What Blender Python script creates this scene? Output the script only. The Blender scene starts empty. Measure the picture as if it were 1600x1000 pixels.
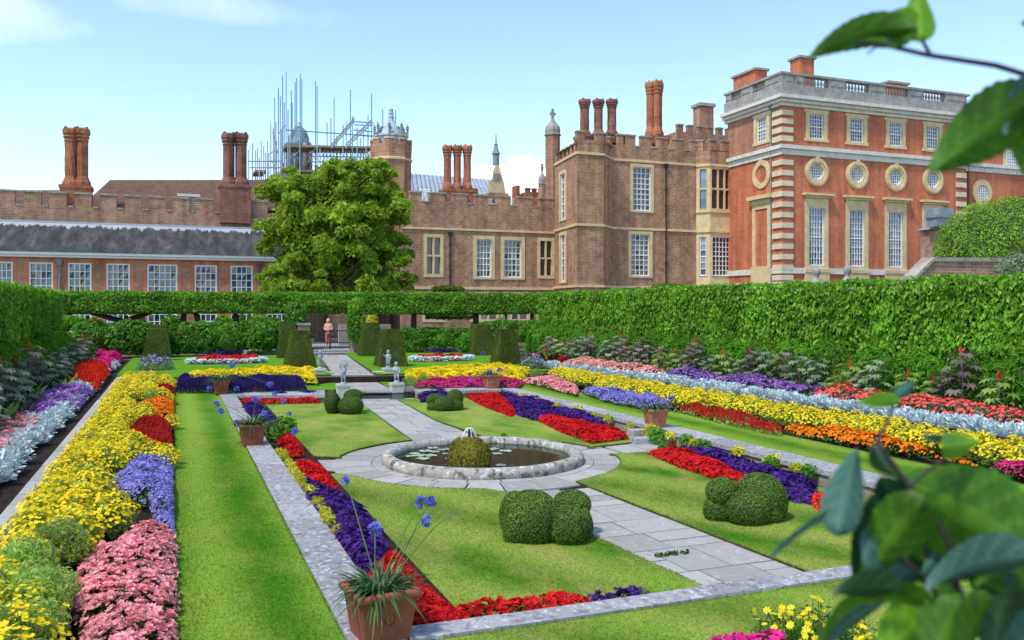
import bpy, math, random
import numpy as np
from mathutils import Vector, Matrix
RNG = np.random.default_rng(7)
random.seed(7)
SC = bpy.context.scene
COL = SC.collection
PI = math.pi
# ------------------------------------------------------------------ camera geometry (metres; X across the garden, Y along it)
FPX = 1340.0
TH = math.atan(527 / FPX)
ZC, HY = 2.95, 480.0
S_, C_ = math.sin(TH), math.cos(TH)
L0, L1, L2 = 0.05, 0.25, 0.45        # sunken lawn, middle terrace, upper ground

def G(px, py, z):                     # a spot on the level z
    t = (ZC - z) * FPX / (py - HY); u = (px - 800) / FPX
    return (t * (S_ + u * C_), t * (C_ - u * S_))

def DP(px, py, t):                    # a spot at distance t
    u = (px - 800) / FPX
    return np.array((t * (S_ + u * C_), t * (C_ - u * S_), ZC - (py - HY) / FPX * t))

def depth(x, y): return x * S_ + y * C_

def GP(poly, z): return [G(x, y, z) for x, y in poly]

# ------------------------------------------------------------------ mesh collecting
ORG = {}
class Geo:
    def __init__(s): s.ch = []; s.n = 0
    def add(s, v, f, mi=0, rnd=None):
        v = np.asarray(v, float).reshape(-1, 3); f = np.asarray(f, int)
        if f.ndim == 1: f = f.reshape(1, -1)
        if rnd is None: rnd = np.full(len(f), random.random())
        s.ch.append((v, f + s.n, mi, np.asarray(rnd, float))); s.n += len(v); return s
    def mixed(s, v, faces, mi=0, rnd=None):
        r = random.random() if rnd is None else rnd
        by = {}
        for f in faces: by.setdefault(len(f), []).append(f)
        v = np.asarray(v, float).reshape(-1, 3); n0 = s.n; first = True
        for k, fs in by.items():
            s.ch.append((v if first else np.zeros((0, 3)), np.asarray(fs, int) + n0, mi, np.full(len(fs), r))); first = False
        s.n += len(v); return s
    def box(s, x0, x1, y0, y1, z0, z1, mi=0):
        v = [(x, y, z) for z in (z0, z1) for y in (y0, y1) for x in (x0, x1)]
        s.add(v, [(0, 2, 3, 1), (4, 5, 7, 6), (0, 1, 5, 4), (2, 6, 7, 3), (0, 4, 6, 2), (1, 3, 7, 5)], mi); return s
    def prism(s, poly, z0, z1, mi=0, side=None, bottom=False):
        poly = list(poly); n = len(poly)
        a = sum(poly[i][0] * poly[(i + 1) % n][1] - poly[(i + 1) % n][0] * poly[i][1] for i in range(n))
        if a < 0: poly = poly[::-1]
        v = [(x, y, z0) for x, y in poly] + [(x, y, z1) for x, y in poly]
        top = [list(range(n, 2 * n))]
        s.mixed(v, top + ([list(range(n))[::-1]] if bottom else []), mi)
        s.add(v, [(i, (i + 1) % n, n + (i + 1) % n, n + i) for i in range(n)], mi if side is None else side); return s
    def tube(s, pts, rad, k=6, mi=0, cap=True):
        pts = [Vector(p) for p in pts]; m = len(pts)
        if not hasattr(rad, '__len__'): rad = [rad] * m
        v = []; up = Vector((0.13, 0.21, 0.97)).normalized()
        for i, p in enumerate(pts):
            d = (pts[min(i + 1, m - 1)] - pts[max(i - 1, 0)]).normalized()
            a = d.cross(up)
            if a.length < 1e-3: a = d.cross(Vector((1, 0, 0)))
            a.normalize(); b = d.cross(a)
            for j in range(k):
                g = 2 * PI * j / k; q = p + (a * math.cos(g) + b * math.sin(g)) * rad[i]; v.append(q[:])
        f = [(i * k + j, i * k + (j + 1) % k, (i + 1) * k + (j + 1) % k, (i + 1) * k + j) for i in range(m - 1) for j in range(k)]
        s.add(v, f, mi)
        if cap: s.mixed(v[:k] + v[-k:], [list(range(k)), list(range(k, 2 * k))[::-1]], mi)
        return s
    def lathe(s, prof, c, k=16, mi=0, ph=0.0, lobes=0, la=0.0, tw=0.0, sx=1.0, sy=1.0):
        v = []
        for i, (r, z) in enumerate(prof):
            for j in range(k):
                g = 2 * PI * j / k + ph; rr = r * (1 + la * math.cos(lobes * g + tw * z)) if lobes else r
                v.append((c[0] + rr * math.cos(g) * sx, c[1] + rr * math.sin(g) * sy, c[2] + z))
        m = len(prof)
        f = [(i * k + j, i * k + (j + 1) % k, (i + 1) * k + (j + 1) % k, (i + 1) * k + j) for i in range(m - 1) for j in range(k)]
        s.add(v, f, mi)
        if prof[-1][0] > 1e-4: s.mixed(v[-k:], [list(range(k))], mi)
        return s
    def ball(s, c, r, nu=14, nv=8, mi=0, amp=0.0, seed=0):
        rx, ry, rz = (r, r, r) if not hasattr(r, '__len__') else r
        v = []
        for i in range(nv + 1):
            th = PI * i / nv
            for j in range(nu):
                ph = 2 * PI * j / nu
                v.append((math.sin(th) * math.cos(ph), math.sin(th) * math.sin(ph), math.cos(th)))
        v = np.array(v)
        if amp: v = v * (1 + amp * noise3(v * 3.0, seed))[:, None]
        v = v * (rx, ry, rz) + np.asarray(c, float)
        f = [(i * nu + j, (i + 1) * nu + j, (i + 1) * nu + (j + 1) % nu, i * nu + (j + 1) % nu) for i in range(nv) for j in range(nu)]
        s.add(v, f, mi); return s
    def build(s, name, mats, parent=None, smooth=False, loc=None):
        mats = mats if isinstance(mats, (list, tuple)) else [mats]
        V = np.concatenate([c[0] for c in s.ch]); me = bpy.data.meshes.new(name)
        if parent is not None: off = np.array(ORG[parent.name])
        elif loc is not None: off = np.array(loc, float)
        else:
            off = np.array(((V[:, 0].min() + V[:, 0].max()) / 2, (V[:, 1].min() + V[:, 1].max()) / 2, V[:, 2].min()))
        V = V - off
        nl = sum(c[1].size for c in s.ch); nf = sum(len(c[1]) for c in s.ch)
        li = np.concatenate([c[1].ravel() for c in s.ch]).astype(np.int32)
        tot = np.concatenate([np.full(len(c[1]), c[1].shape[1]) for c in s.ch])
        st = np.concatenate([[0], np.cumsum(tot)[:-1]]).astype(np.int32)
        me.vertices.add(len(V)); me.vertices.foreach_set('co', V.ravel().astype(np.float32))
        me.loops.add(nl); me.loops.foreach_set('vertex_index', li)
        me.polygons.add(nf); me.polygons.foreach_set('loop_start', st)
        me.polygons.foreach_set('material_index', np.concatenate([np.full(len(c[1]), c[2]) for c in s.ch]).astype(np.int32))
        for m in mats: me.materials.append(m)
        me.update(calc_edges=True)
        at = me.attributes.new('rnd', 'FLOAT', 'FACE')
        at.data.foreach_set('value', np.concatenate([c[3] for c in s.ch]).astype(np.float32))
        me.polygons.foreach_set('use_smooth', np.full(nf, smooth))
        o = bpy.data.objects.new(name, me); COL.objects.link(o)
        if parent is not None: o.parent = parent; ORG[o.name] = ORG[parent.name]
        else: o.location = off; ORG[o.name] = tuple(off)
        return o

def thing(name, label, cat, loc=(0, 0, 0), group=None):
    o = bpy.data.objects.new(name, None); COL.objects.link(o); o.empty_display_size = 0.2
    o.location = loc; ORG[o.name] = tuple(loc)
    return tag(o, label, cat, group)
def tag(o, label, cat, group=None, kind=None):
    o['label'] = label; o['category'] = cat
    if group: o['group'] = group
    if kind: o['kind'] = kind
    return o
def struct(o): o['kind'] = 'structure'; return o
def copy_tree(o, parent=None):
    c = o.copy(); COL.objects.link(c)
    if parent is not None: c.parent = parent
    for ch in list(o.children): copy_tree(ch, c)
    return c
def place(proto, first, x, y, z, rz=0.0, sc=1.0, label=None, group=None):
    o = proto if first else copy_tree(proto)
    o.location = (x, y, z); o.rotation_euler = (0, 0, rz)
    o.scale = (sc, sc, sc) if not hasattr(sc, '__len__') else sc
    if label: o['label'] = label
    if group: o['group'] = group
    return o

# ------------------------------------------------------------------ scatter maths
def noise3(p, seed=0):
    p = np.asarray(p, float); r = np.random.default_rng(seed + 100); o = np.zeros(len(p))
    for k in range(6):
        d = r.normal(size=3); d /= np.linalg.norm(d); o += np.sin(p @ d * (0.8 + 0.5 * k) * 2 + r.uniform(0, 6.28)) / (1 + 0.25 * k)
    return o / 3.2
def unit(a): return a / np.maximum(np.linalg.norm(a, axis=1, keepdims=True), 1e-9)
def basis(n):
    a = RNG.normal(size=n.shape); t = unit(a - (a * n).sum(1, keepdims=True) * n); return t, np.cross(n, t)
def leaves(geo, P, N, L, W, spread=0.5, mi=0, tdir=None, fold=0.12, var=0.35):
    m = len(P)
    if m == 0: return
    n = unit(N + spread * RNG.normal(size=(m, 3)))
    if tdir is None: t, b = basis(n)
    else:
        a = tdir + 0.35 * RNG.normal(size=(m, 3)); t = unit(a - (a * n).sum(1, keepdims=True) * n); b = np.cross(n, t)
    l = (L * (1 - var + 2 * var * RNG.random(m)))[:, None]; w = l * (W / L)
    v = np.stack([P - t * l * .5, P + b * w * .5 + n * l * fold, P + t * l * .5, P - b * w * .5 + n * l * fold], 1).reshape(-1, 3)
    geo.add(v, np.arange(4 * m).reshape(-1, 4), mi, RNG.random(m))
def rosettes(geo, P, N, r, k=5, cup=0.3, spread=0.3, mi=0, wide=0.95):
    m = len(P)
    if m == 0: return
    n = unit(N + spread * RNG.normal(size=(m, 3))); t, b = basis(n)
    R = (r * (0.75 + 0.5 * RNG.random(m)))[:, None]; ph = RNG.random(m) * 6.28; rn = RNG.random(m)
    for j in range(k):
        def dr(o): g = (ph + 2 * PI * j / k + o)[:, None]; return t * np.cos(g) + b * np.sin(g)
        h = PI / k * wide
        v = np.stack([P, P + .72 * R * dr(-h) + n * R * cup * .6, P + R * dr(0) + n * R * cup, P + .72 * R * dr(h) + n * R * cup * .6], 1).reshape(-1, 3)
        geo.add(v, np.arange(4 * m).reshape(-1, 4), mi, np.clip(rn + .15 * RNG.normal(size=m), 0, 1))
def in_poly(x, y, poly):
    c = np.zeros(len(x), bool); n = len(poly)
    for i in range(n):
        x1, y1 = poly[i]; x2, y2 = poly[(i + 1) % n]
        if y1 == y2: continue
        k = ((y1 > y) != (y2 > y)) & (x < (x2 - x1) * (y - y1) / (y2 - y1) + x1); c ^= k
    return c
def area(poly): return abs(sum(poly[i][0] * poly[(i + 1) % len(poly)][1] - poly[(i + 1) % len(poly)][0] * poly[i][1] for i in range(len(poly)))) / 2
def sample_poly(poly, n):
    p = np.array(poly); lo, hi = p.min(0), p.max(0); out = np.zeros((0, 2))
    while len(out) < n:
        q = lo + (hi - lo) * RNG.random((max(64, 3 * n), 2)); out = np.concatenate([out, q[in_poly(q[:, 0], q[:, 1], poly)]])
    return out[:n]
def edge_dist(q, poly):
    d = np.full(len(q), 1e9); n = len(poly); nx = np.zeros((len(q), 2))
    for i in range(n):
        a = np.array(poly[i]); b = np.array(poly[(i + 1) % n]); ab = b - a
        u = np.clip(((q - a) @ ab) / max(ab @ ab, 1e-9), 0, 1); w = q - (a + u[:, None] * ab); dd = np.linalg.norm(w, axis=1)
        k = dd < d; d[k] = dd[k]; nx[k] = -w[k] / np.maximum(dd[k], 1e-6)[:, None]
    return d, nx
def ellipsoid_pts(c, r, n, zmin=-0.3):
    v = unit(RNG.normal(size=(int(n * 1.8) + 8, 3))); v = v[v[:, 2] > zmin][:n]; r = np.array(r, float)
    return v * r + np.array(c), unit(v / r)

# ------------------------------------------------------------------ materials
def nm(name, rough=0.8, spec=0.3):
    m = bpy.data.materials.new(name); m.use_nodes = True; nt = m.node_tree; b = nt.nodes['Principled BSDF']
    b.inputs['Roughness'].default_value = rough; b.inputs['Specular IOR Level'].default_value = spec
    return m, nt, b
def N(nt, typ, **kw):
    n = nt.nodes.new(typ)
    for k, v in kw.items():
        if k in n.inputs: n.inputs[k].default_value = v
        else: setattr(n, k, v)
    return n
def c4(c): return (c[0], c[1], c[2], 1)
def mixc(nt, fac, a, b, blend='MIX'):
    n = nt.nodes.new('ShaderNodeMix'); n.data_type = 'RGBA'; n.blend_type = blend
    for s, v in ((n.inputs[0], fac), (n.inputs[6], a), (n.inputs[7], b)):
        if hasattr(v, 'is_linked') or hasattr(v, 'links'): nt.links.new(v, s)
        elif hasattr(v, '__len__'): s.default_value = c4(v)
        else: s.default_value = v
    return n.outputs[2]
def math_(nt, op, a, b=None, clamp=False):
    n = nt.nodes.new('ShaderNodeMath'); n.operation = op; n.use_clamp = clamp
    for s, v in zip(n.inputs, (a, b)):
        if v is None: continue
        if hasattr(v, 'links'): nt.links.new(v, s)
        else: s.default_value = v
    return n.outputs[0]
def pos(nt, scale=None):
    g = nt.nodes.new('ShaderNodeNewGeometry'); o = g.outputs['Position']
    if scale:
        k = nt.nodes.new('ShaderNodeVectorMath'); k.operation = 'MULTIPLY'; k.inputs[1].default_value = scale
        nt.links.new(o, k.inputs[0]); o = k.outputs[0]
    return o
def noise(nt, vec, scale, detail=4, rough=.6):
    n = N(nt, 'ShaderNodeTexNoise', Scale=scale, Detail=detail, Roughness=rough); nt.links.new(vec, n.inputs['Vector']); return n.outputs['Fac']
def ramp(nt, fac, stops):
    r = nt.nodes.new('ShaderNodeValToRGB'); e = r.color_ramp.elements
    while len(e) < len(stops): e.new(.5)
    for k, (p, c) in enumerate(stops): e[k].position = p; e[k].color = c4(c) if hasattr(c, '__len__') else (c, c, c, 1)
    nt.links.new(fac, r.inputs[0]); return r.outputs[0]
def bump(nt, b, h, strength=.3, dist=.02):
    k = N(nt, 'ShaderNodeBump', Strength=strength, Distance=dist); nt.links.new(h, k.inputs['Height']); nt.links.new(k.outputs[0], b.inputs['Normal'])
def rndattr(nt):
    a = nt.nodes.new('ShaderNodeAttribute'); a.attribute_name = 'rnd'; return a.outputs['Fac']

def leaf_mat(name, dark, light, trans=.3, rough=.55, spec=.25, nscale=.8, nvar=.35, tcol=None):
    m, nt, b = nm(name, rough, spec)
    c = mixc(nt, rndattr(nt), dark, light)
    v = ramp(nt, noise(nt, pos(nt), nscale, 3), [(.3, 1 - nvar), (.7, 1 + nvar)])
    c = mixc(nt, 1.0, c, v, 'MULTIPLY'); nt.links.new(c, b.inputs['Base Color'])
    if trans:
        t = nt.nodes.new('ShaderNodeBsdfTranslucent')
        nt.links.new(c if tcol is None else mixc(nt, 1.0, c, tcol, 'MULTIPLY'), t.inputs[0])
        ms = nt.nodes.new('ShaderNodeMixShader'); ms.inputs[0].default_value = trans
        nt.links.new(b.outputs[0], ms.inputs[1]); nt.links.new(t.outputs[0], ms.inputs[2])
        nt.links.new(ms.outputs[0], nt.nodes['Material Output'].inputs[0])
    return m
def plain_mat(name, col, var=.25, scale=3., rough=.8, spec=.3, col2=None, bmp=0., bdist=.02, bscale=None, metal=0.):
    m, nt, b = nm(name, rough, spec); b.inputs['Metallic'].default_value = metal
    p = pos(nt); n = noise(nt, p, scale, 6, .65)
    c = mixc(nt, ramp(nt, n, [(.35, 0.), (.68, 1.)]), [x * (1 - var) for x in col], [x * (1 + var) for x in col])
    if col2 is not None: c = mixc(nt, ramp(nt, noise(nt, p, scale * 2.3, 6, .7), [(.52, 0.), (.62, 1.)]), c, col2)
    nt.links.new(c, b.inputs['Base Color'])
    if bmp: bump(nt, b, noise(nt, p, bscale or scale * 6, 6, .7), bmp, bdist)
    return m
def brick_mat(name, c1, c2, mortar, bw=.46, rh=.15, stain=.42, diaper=False, msize=.014, blotch=None):
    m, nt, b = nm(name, .9, .15)
    g = nt.nodes.new('ShaderNodeNewGeometry'); sp = nt.nodes.new('ShaderNodeSeparateXYZ'); nt.links.new(g.outputs['Position'], sp.inputs[0])
    u = math_(nt, 'ADD', sp.outputs[0], sp.outputs[1]); cb = nt.nodes.new('ShaderNodeCombineXYZ'); nt.links.new(u, cb.inputs[0]); nt.links.new(sp.outputs[2], cb.inputs[1])
    t = N(nt, 'ShaderNodeTexBrick', Scale=1.0); t.inputs['Brick Width'].default_value = bw; t.inputs['Row Height'].default_value = rh
    t.inputs['Mortar Size'].default_value = msize; t.inputs['Color1'].default_value = c4(c1); t.inputs['Color2'].default_value = c4(c2); t.inputs['Mortar'].default_value = c4(mortar)
    t.inputs['Bias'].default_value = -.1
    nt.links.new(cb.outputs[0], t.inputs['Vector']); c = t.outputs['Color']
    nz = noise(nt, g.outputs['Position'], 1.1, 6, .7)
    c = mixc(nt, 1.0, c, ramp(nt, nz, [(.3, 1 - stain), (.5, 1.), (.75, 1 + stain * .6)]), 'MULTIPLY')
    if blotch is not None:
        c = mixc(nt, ramp(nt, noise(nt, g.outputs['Position'], 2.6, 7, .75), [(.56, 0.), (.66, .55)]), c, blotch)
    st = noise(nt, pos(nt, (1.6, 1.6, .12)), 1.0, 4, .6)
    c = mixc(nt, 1.0, c, ramp(nt, st, [(.35, .72), (.62, 1.08)]), 'MULTIPLY')
    if diaper:
        def ln(a): return math_(nt, 'LESS_THAN', math_(nt, 'FRACT', math_(nt, 'DIVIDE', a, 1.9)), .06)
        d = math_(nt, 'MAXIMUM', ln(math_(nt, 'ADD', u, sp.outputs[2])), ln(math_(nt, 'SUBTRACT', u, sp.outputs[2])))
        d = math_(nt, 'MULTIPLY', d, ramp(nt, nz, [(.4, .1), (.6, .7)])); c = mixc(nt, math_(nt, 'MULTIPLY', d, .8), c, (.10, .065, .055))
    nt.links.new(c, b.inputs['Base Color']); bump(nt, b, t.outputs['Fac'], -.25, .02)
    return m
def lawn_mat(name, c1, c2, dry, ang, width, dryamt, phase=0.0, bands=.5):
    m, nt, b = nm(name, .9, .08)
    g = nt.nodes.new('ShaderNodeNewGeometry'); sp = nt.nodes.new('ShaderNodeSeparateXYZ'); P = g.outputs['Position']; nt.links.new(P, sp.inputs[0])
    wob = math_(nt, 'MULTIPLY', math_(nt, 'SUBTRACT', noise(nt, P, .9, 2), .5), width * .5)
    d = math_(nt, 'ADD', math_(nt, 'MULTIPLY', sp.outputs[0], math.cos(ang)), math_(nt, 'MULTIPLY', sp.outputs[1], math.sin(ang)))
    s = math_(nt, 'SINE', math_(nt, 'ADD', math_(nt, 'MULTIPLY', math_(nt, 'ADD', d, wob), PI / width), phase))
    s = math_(nt, 'ADD', math_(nt, 'MULTIPLY', s, bands * .5), .5)
    c = mixc(nt, s, c1, c2)
    n1 = noise(nt, pos(nt, (1.0, .55, 1)), 1.35, 5, .62)
    c = mixc(nt, ramp(nt, n1, [(.5 - dryamt * .16, 0.), (.78 - dryamt * .1, dryamt)]), c, dry)
    n2 = noise(nt, P, 26, 4, .7); c = mixc(nt, 1.0, c, ramp(nt, n2, [(.3, .72), (.7, 1.25)]), 'MULTIPLY')
    n3 = noise(nt, P, 150, 2, .6); c = mixc(nt, 1.0, c, ramp(nt, n3, [(.3, .75), (.7, 1.22)]), 'MULTIPLY')
    nt.links.new(c, b.inputs['Base Color']); bump(nt, b, n3, .6, .01)
    return m
def stone_mat(name, base, lichen, dark, sc=1.0, rough=.85, am=.5, dth=.56):
    m, nt, b = nm(name, rough, .2); p = pos(nt)
    c = mixc(nt, rndattr(nt), [x * .78 for x in base], [x * 1.15 for x in base])
    c = mixc(nt, ramp(nt, noise(nt, p, 7 * sc, 8, .72), [(.54, 0.), (.60, am)]), c, lichen)
    c = mixc(nt, ramp(nt, noise(nt, pos(nt, (1.3, .8, 1)), 4.5 * sc, 8, .75), [(dth, 0.), (dth + .08, am)]), c, dark)
    c = mixc(nt, 1.0, c, ramp(nt, noise(nt, p, 40 * sc, 4, .7), [(.3, .82), (.7, 1.12)]), 'MULTIPLY')
    nt.links.new(c, b.inputs['Base Color']); bump(nt, b, noise(nt, p, 22 * sc, 6, .7), .35, .02)
    return m
def glass_mat(name, a, bcol, rough=.06):
    m, nt, b = nm(name, rough, .9); b.inputs['IOR'].default_value = 1.5
    nt.links.new(mixc(nt, rndattr(nt), a, bcol), b.inputs['Base Color']); return m

M = {}
M['hedge'] = leaf_mat('hedge_leaf', (.075, .23, .012), (.27, .53, .04), .42)
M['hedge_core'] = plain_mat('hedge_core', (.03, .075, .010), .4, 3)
M['hedge2'] = leaf_mat('pleached_leaf', (.075, .22, .012), (.26, .50, .04), .42)
M['fern'] = leaf_mat('fern_leaf', (.06, .21, .008), (.17, .42, .025), .4)
M['laurel'] = leaf_mat('laurel_leaf', (.04, .15, .01), (.16, .37, .025), .35, .5, .3)
M['chest'] = leaf_mat('chestnut_leaf', (.13, .27, .014), (.47, .58, .06), .5, .55, .2, .6, .35)
M['yew'] = leaf_mat('yew_leaf', (.065, .095, .014), (.15, .19, .03), .05, .8, .1)
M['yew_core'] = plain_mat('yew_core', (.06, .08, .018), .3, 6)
M['box'] = leaf_mat('box_leaf', (.06, .125, .014), (.155, .255, .035), .15, .6, .2, 2.)
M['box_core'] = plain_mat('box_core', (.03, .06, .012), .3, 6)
M['yewdome'] = leaf_mat('yew_dome_leaf', (.14, .29, .015), (.32, .50, .04), .3)
M['green'] = leaf_mat('bedding_leaf', (.025, .075, .012), (.085, .19, .025), .25)
M['lime'] = leaf_mat('lime_leaf', (.22, .36, .06), (.46, .60, .16), .5)
M['gold'] = leaf_mat('golden_leaf', (.42, .42, .02), (.75, .70, .08), .3)
M['bronze'] = leaf_mat('bronze_leaf', (.10, .075, .065), (.24, .20, .17), .25)
M['greyg'] = leaf_mat('grey_green_leaf', (.10, .16, .08), (.28, .34, .20), .2)
M['silver'] = leaf_mat('silver_leaf', (.40, .50, .52), (.68, .78, .78), .15, .8, .1, 3., .15)
M['agleaf'] = leaf_mat('strap_leaf', (.02, .07, .018), (.08, .17, .04), .2, .35, .4)
M['stem'] = plain_mat('green_stem', (.12, .19, .05), .2)
def flower(n, a, b, t=.25): M[n] = leaf_mat(n + '_petal', a, b, t, .6, .15, 2.5, .2)
flower('red', (.42, .005, .008), (.80, .02, .02)); flower('scarlet', (.62, .018, .01), (.88, .06, .03)); flower('salvia', (.42, .015, .015), (.68, .05, .03))
flower('darkred', (.28, .005, .012), (.5, .015, .02)); flower('pink', (.78, .24, .27), (.92, .47, .48)); flower('palepink', (.72, .30, .24), (.88, .50, .42))
flower('coral', (.75, .07, .06), (.90, .17, .13)); flower('magenta', (.45, .01, .12), (.75, .05, .25)); flower('hotpink', (.62, .01, .18), (.80, .04, .30))
flower('yellow', (.78, .56, .008), (.92, .80, .03)); flower('paleyellow', (.80, .68, .03), (.92, .86, .16)); flower('orange', (.80, .16, .004), (.92, .30, .01))
flower('purple', (.030, .010, .10), (.10, .033, .27)); flower('deepblue', (.02, .012, .09), (.07, .04, .20)); flower('lavender', (.20, .18, .52), (.40, .36, .78))
flower('violet', (.22, .09, .38), (.42, .22, .58)); flower('agblue', (.10, .11, .50), (.22, .25, .74)); flower('white', (.75, .76, .78), (.9, .9, .9))
M['lawn_low'] = lawn_mat('lawn_low', (.055, .175, .006), (.20, .325, .036), (.37, .34, .09), math.radians(28), .75, .75, bands=1.0)
M['lawn_low2'] = lawn_mat('lawn_low_far', (.07, .20, .008), (.20, .31, .034), (.38, .34, .10), math.radians(150), .95, .75, bands=.8)
M['lawn_mid'] = lawn_mat('lawn_mid', (.050, .175, .005), (.185, .32, .028), (.28, .32, .05), 0.0, .52, .5, -.6, bands=1.0)
M['lawn_far'] = lawn_mat('lawn_far', (.075, .22, .007), (.13, .28, .012), (.20, .29, .03), math.radians(90), 1.1, .2)
M['soil'] = plain_mat('soil', (.035, .025, .02), .45, 9, .95, .1, None, .8, .04, 40)
M['lawn_edge'] = plain_mat('lawn_edge', (.075, .052, .03), .45, 9, .95, .1)
M['flag'] = stone_mat('flagstone', (.37, .35, .32), (.50, .48, .44), (.17, .16, .15), 1.1, .8, .5)
M['joint'] = plain_mat('flag_joint', (.07, .065, .05), .4, 12, .95, .1, (.06, .10, .02))
M['coping'] = stone_mat('coping_stone', (.33, .32, .32), (.68, .68, .69), (.10, .10, .105), 2.2, .85, .65, .52)
M['rim'] = stone_mat('pond_rim_stone', (.40, .375, .32), (.66, .65, .61), (.09, .085, .075), 1.1, .85, .9, .51)
M['pale'] = stone_mat('pale_stone', (.55, .52, .47), (.66, .64, .60), (.3, .28, .25), 2.5, .85, .4)
M['statue'] = stone_mat('statue_lead', (.36, .38, .41), (.52, .54, .56), (.17, .19, .21), 4, .6, .5)
M['rubble'] = stone_mat('rubble_stone', (.36, .29, .20), (.45, .40, .32), (.12, .10, .08), 2., .9, .6)
M['pathstone'] = stone_mat('walk_stone', (.42, .41, .40), (.48, .48, .49), (.24, .24, .25), .8, .8, .35)
M['terra'] = plain_mat('terracotta', (.27, .088, .050), .18, 5, .8, .2, None, .15, .01, 30)
M['terra2'] = plain_mat('terracotta_pale', (.43, .16, .085), .18, 5, .8, .2, None, .15, .01, 30)
M['bark'] = plain_mat('bark', (.12, .085, .06), .45, 5, .9, .1, None, .6, .03)
M['barkdark'] = plain_mat('bark_dark', (.045, .035, .028), .4, 5, .9, .1)
M['moss'] = leaf_mat('moss_strand', (.10, .10, .012), (.27, .23, .03), .15, .8, .1, 3, .4)
M['brick_t'] = brick_mat('tudor_brick', (.345, .170, .098), (.45, .25, .15), (.48, .36, .25), diaper=True)
M['brick_tp'] = brick_mat('tudor_brick_plain', (.335, .162, .092), (.45, .245, .148), (.47, .35, .24))
M['brick_o'] = brick_mat('orangery_brick', (.44, .15, .082), (.52, .225, .13), (.47, .32, .23), blotch=(.50, .36, .26))
M['brick_b'] = brick_mat('battlement_brick', (.32, .158, .09), (.43, .235, .14), (.44, .35, .25), blotch=(.42, .33, .24))
M['brick_w'] = brick_mat('palace_brick', (.51, .150, .075), (.59, .20, .10), (.56, .24, .14), .4, .13, .22, msize=.008)
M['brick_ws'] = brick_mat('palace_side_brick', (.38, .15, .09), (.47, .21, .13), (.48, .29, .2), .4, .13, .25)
M['brick_c'] = brick_mat('chimney_brick', (.35, .110, .055), (.45, .165, .085), (.40, .2, .12), .3, .12)
M['brick_cd'] = brick_mat('chimney_brick_dark', (.20, .075, .05), (.28, .125, .09), (.28, .16, .12), .3, .12)
M['brick_g'] = brick_mat('garden_brick', (.33, .15, .10), (.42, .24, .16), (.42, .34, .27), .32, .11)
M['tan'] = plain_mat('dressed_stone', (.66, .51, .28), .16, 1.6, .85, .2, (.54, .43, .26))
M['portland'] = plain_mat('white_stone', (.66, .63, .56), .12, 1.2, .85, .2, (.50, .48, .43))
M['quoin'] = plain_mat('quoin_stone', (.66, .55, .38), .12, 1.2, .85, .2)
M['greystone'] = plain_mat('weathered_stone', (.33, .31, .28), .25, 1.3, .9, .2, (.22, .21, .19))
M['copingb'] = plain_mat('parapet_coping', (.36, .32, .25), .3, 2.0, .9, .15, (.2, .19, .17))
M['slate'] = None
M['tile'] = plain_mat('brown_tile', (.15, .085, .062), .25, 1.4, .9, .15, (.11, .07, .05), .5, .05, 9)
M['lead'] = plain_mat('lead_sheet', (.36, .42, .48), .15, 1.3, .55, .4)
M['leaddark'] = plain_mat('lead_dark', (.21, .24, .27), .25, 2, .5, .4)
M['white'] = plain_mat('white_paint', (.80, .80, .77), .05, 2, .5, .4)
M['iron'] = plain_mat('iron_pipe', (.10, .10, .11), .25, 3, .5, .4)
M['irondk'] = plain_mat('black_iron', (.02, .02, .022), .3, 3, .5, .4)
M['steel'] = plain_mat('scaffold_steel', (.33, .37, .41), .2, 2, .4, .5)
M['steelblue'] = plain_mat('scaffold_blue', (.13, .33, .46), .2, 2, .4, .5)
M['board'] = plain_mat('scaffold_board', (.33, .26, .17), .25, 1, .8, .2)
M['gilt'] = plain_mat('gilt', (.75, .52, .12), .1, 3, .3, .6, metal=.6)
M['glass'] = glass_mat('window_glass', (.02, .022, .03), (.13, .15, .19))
M['glassb'] = glass_mat('window_glass_sky', (.035, .06, .12), (.22, .28, .38))
M['glassd'] = glass_mat('window_glass_dark', (.012, .010, .012), (.05, .035, .035), .12)
def slate():
    m, nt, b = nm('slate', .95, .08); p = pos(nt)
    c = ramp(nt, noise(nt, pos(nt, (1.2, .35, .35)), 1.3, 6, .7), [(.3, (.03, .029, .029)), (.5, (.062, .06, .059)), (.72, (.13, .126, .12))])
    g = nt.nodes.new('ShaderNodeNewGeometry'); sp = nt.nodes.new('ShaderNodeSeparateXYZ'); nt.links.new(g.outputs['Position'], sp.inputs[0])
    rw = math_(nt, 'FRACT', math_(nt, 'DIVIDE', sp.outputs[2], .16)); c = mixc(nt, 1.0, c, ramp(nt, rw, [(0, .72), (.25, 1.05)]), 'MULTIPLY')
    # lead wash runs down from the ridge
    run = math_(nt, 'ADD', sp.outputs[2], math_(nt, 'MULTIPLY', noise(nt, pos(nt, (3.2, .1, .05)), 1.0, 5, .6), -1.3))
    c = mixc(nt, ramp(nt, math_(nt, 'SUBTRACT', run, 8.42), [(0., 0.), (.12, .8)]), c, (.42, .44, .46))
    nt.links.new(c, b.inputs['Base Color']); bump(nt, b, rw, .3, .03); return m
M['slate'] = slate()
def water():
    m, nt, b = nm('pond_water', .04, .5); b.inputs['Specular IOR Level'].default_value = .12; b.inputs['Specular Tint'].default_value = (.3, .42, .28, 1); b.inputs['Base Color'].default_value = (.008, .016, .006, 1); b.inputs['IOR'].default_value = 1.33
    bump(nt, b, noise(nt, pos(nt), 7, 3), .06, .02); return m
M['water'] = water()
M['skin'] = plain_mat('skin', (.60, .38, .28), .05); M['hair'] = plain_mat('blonde_hair', (.50, .36, .18), .2, 20)
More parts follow.
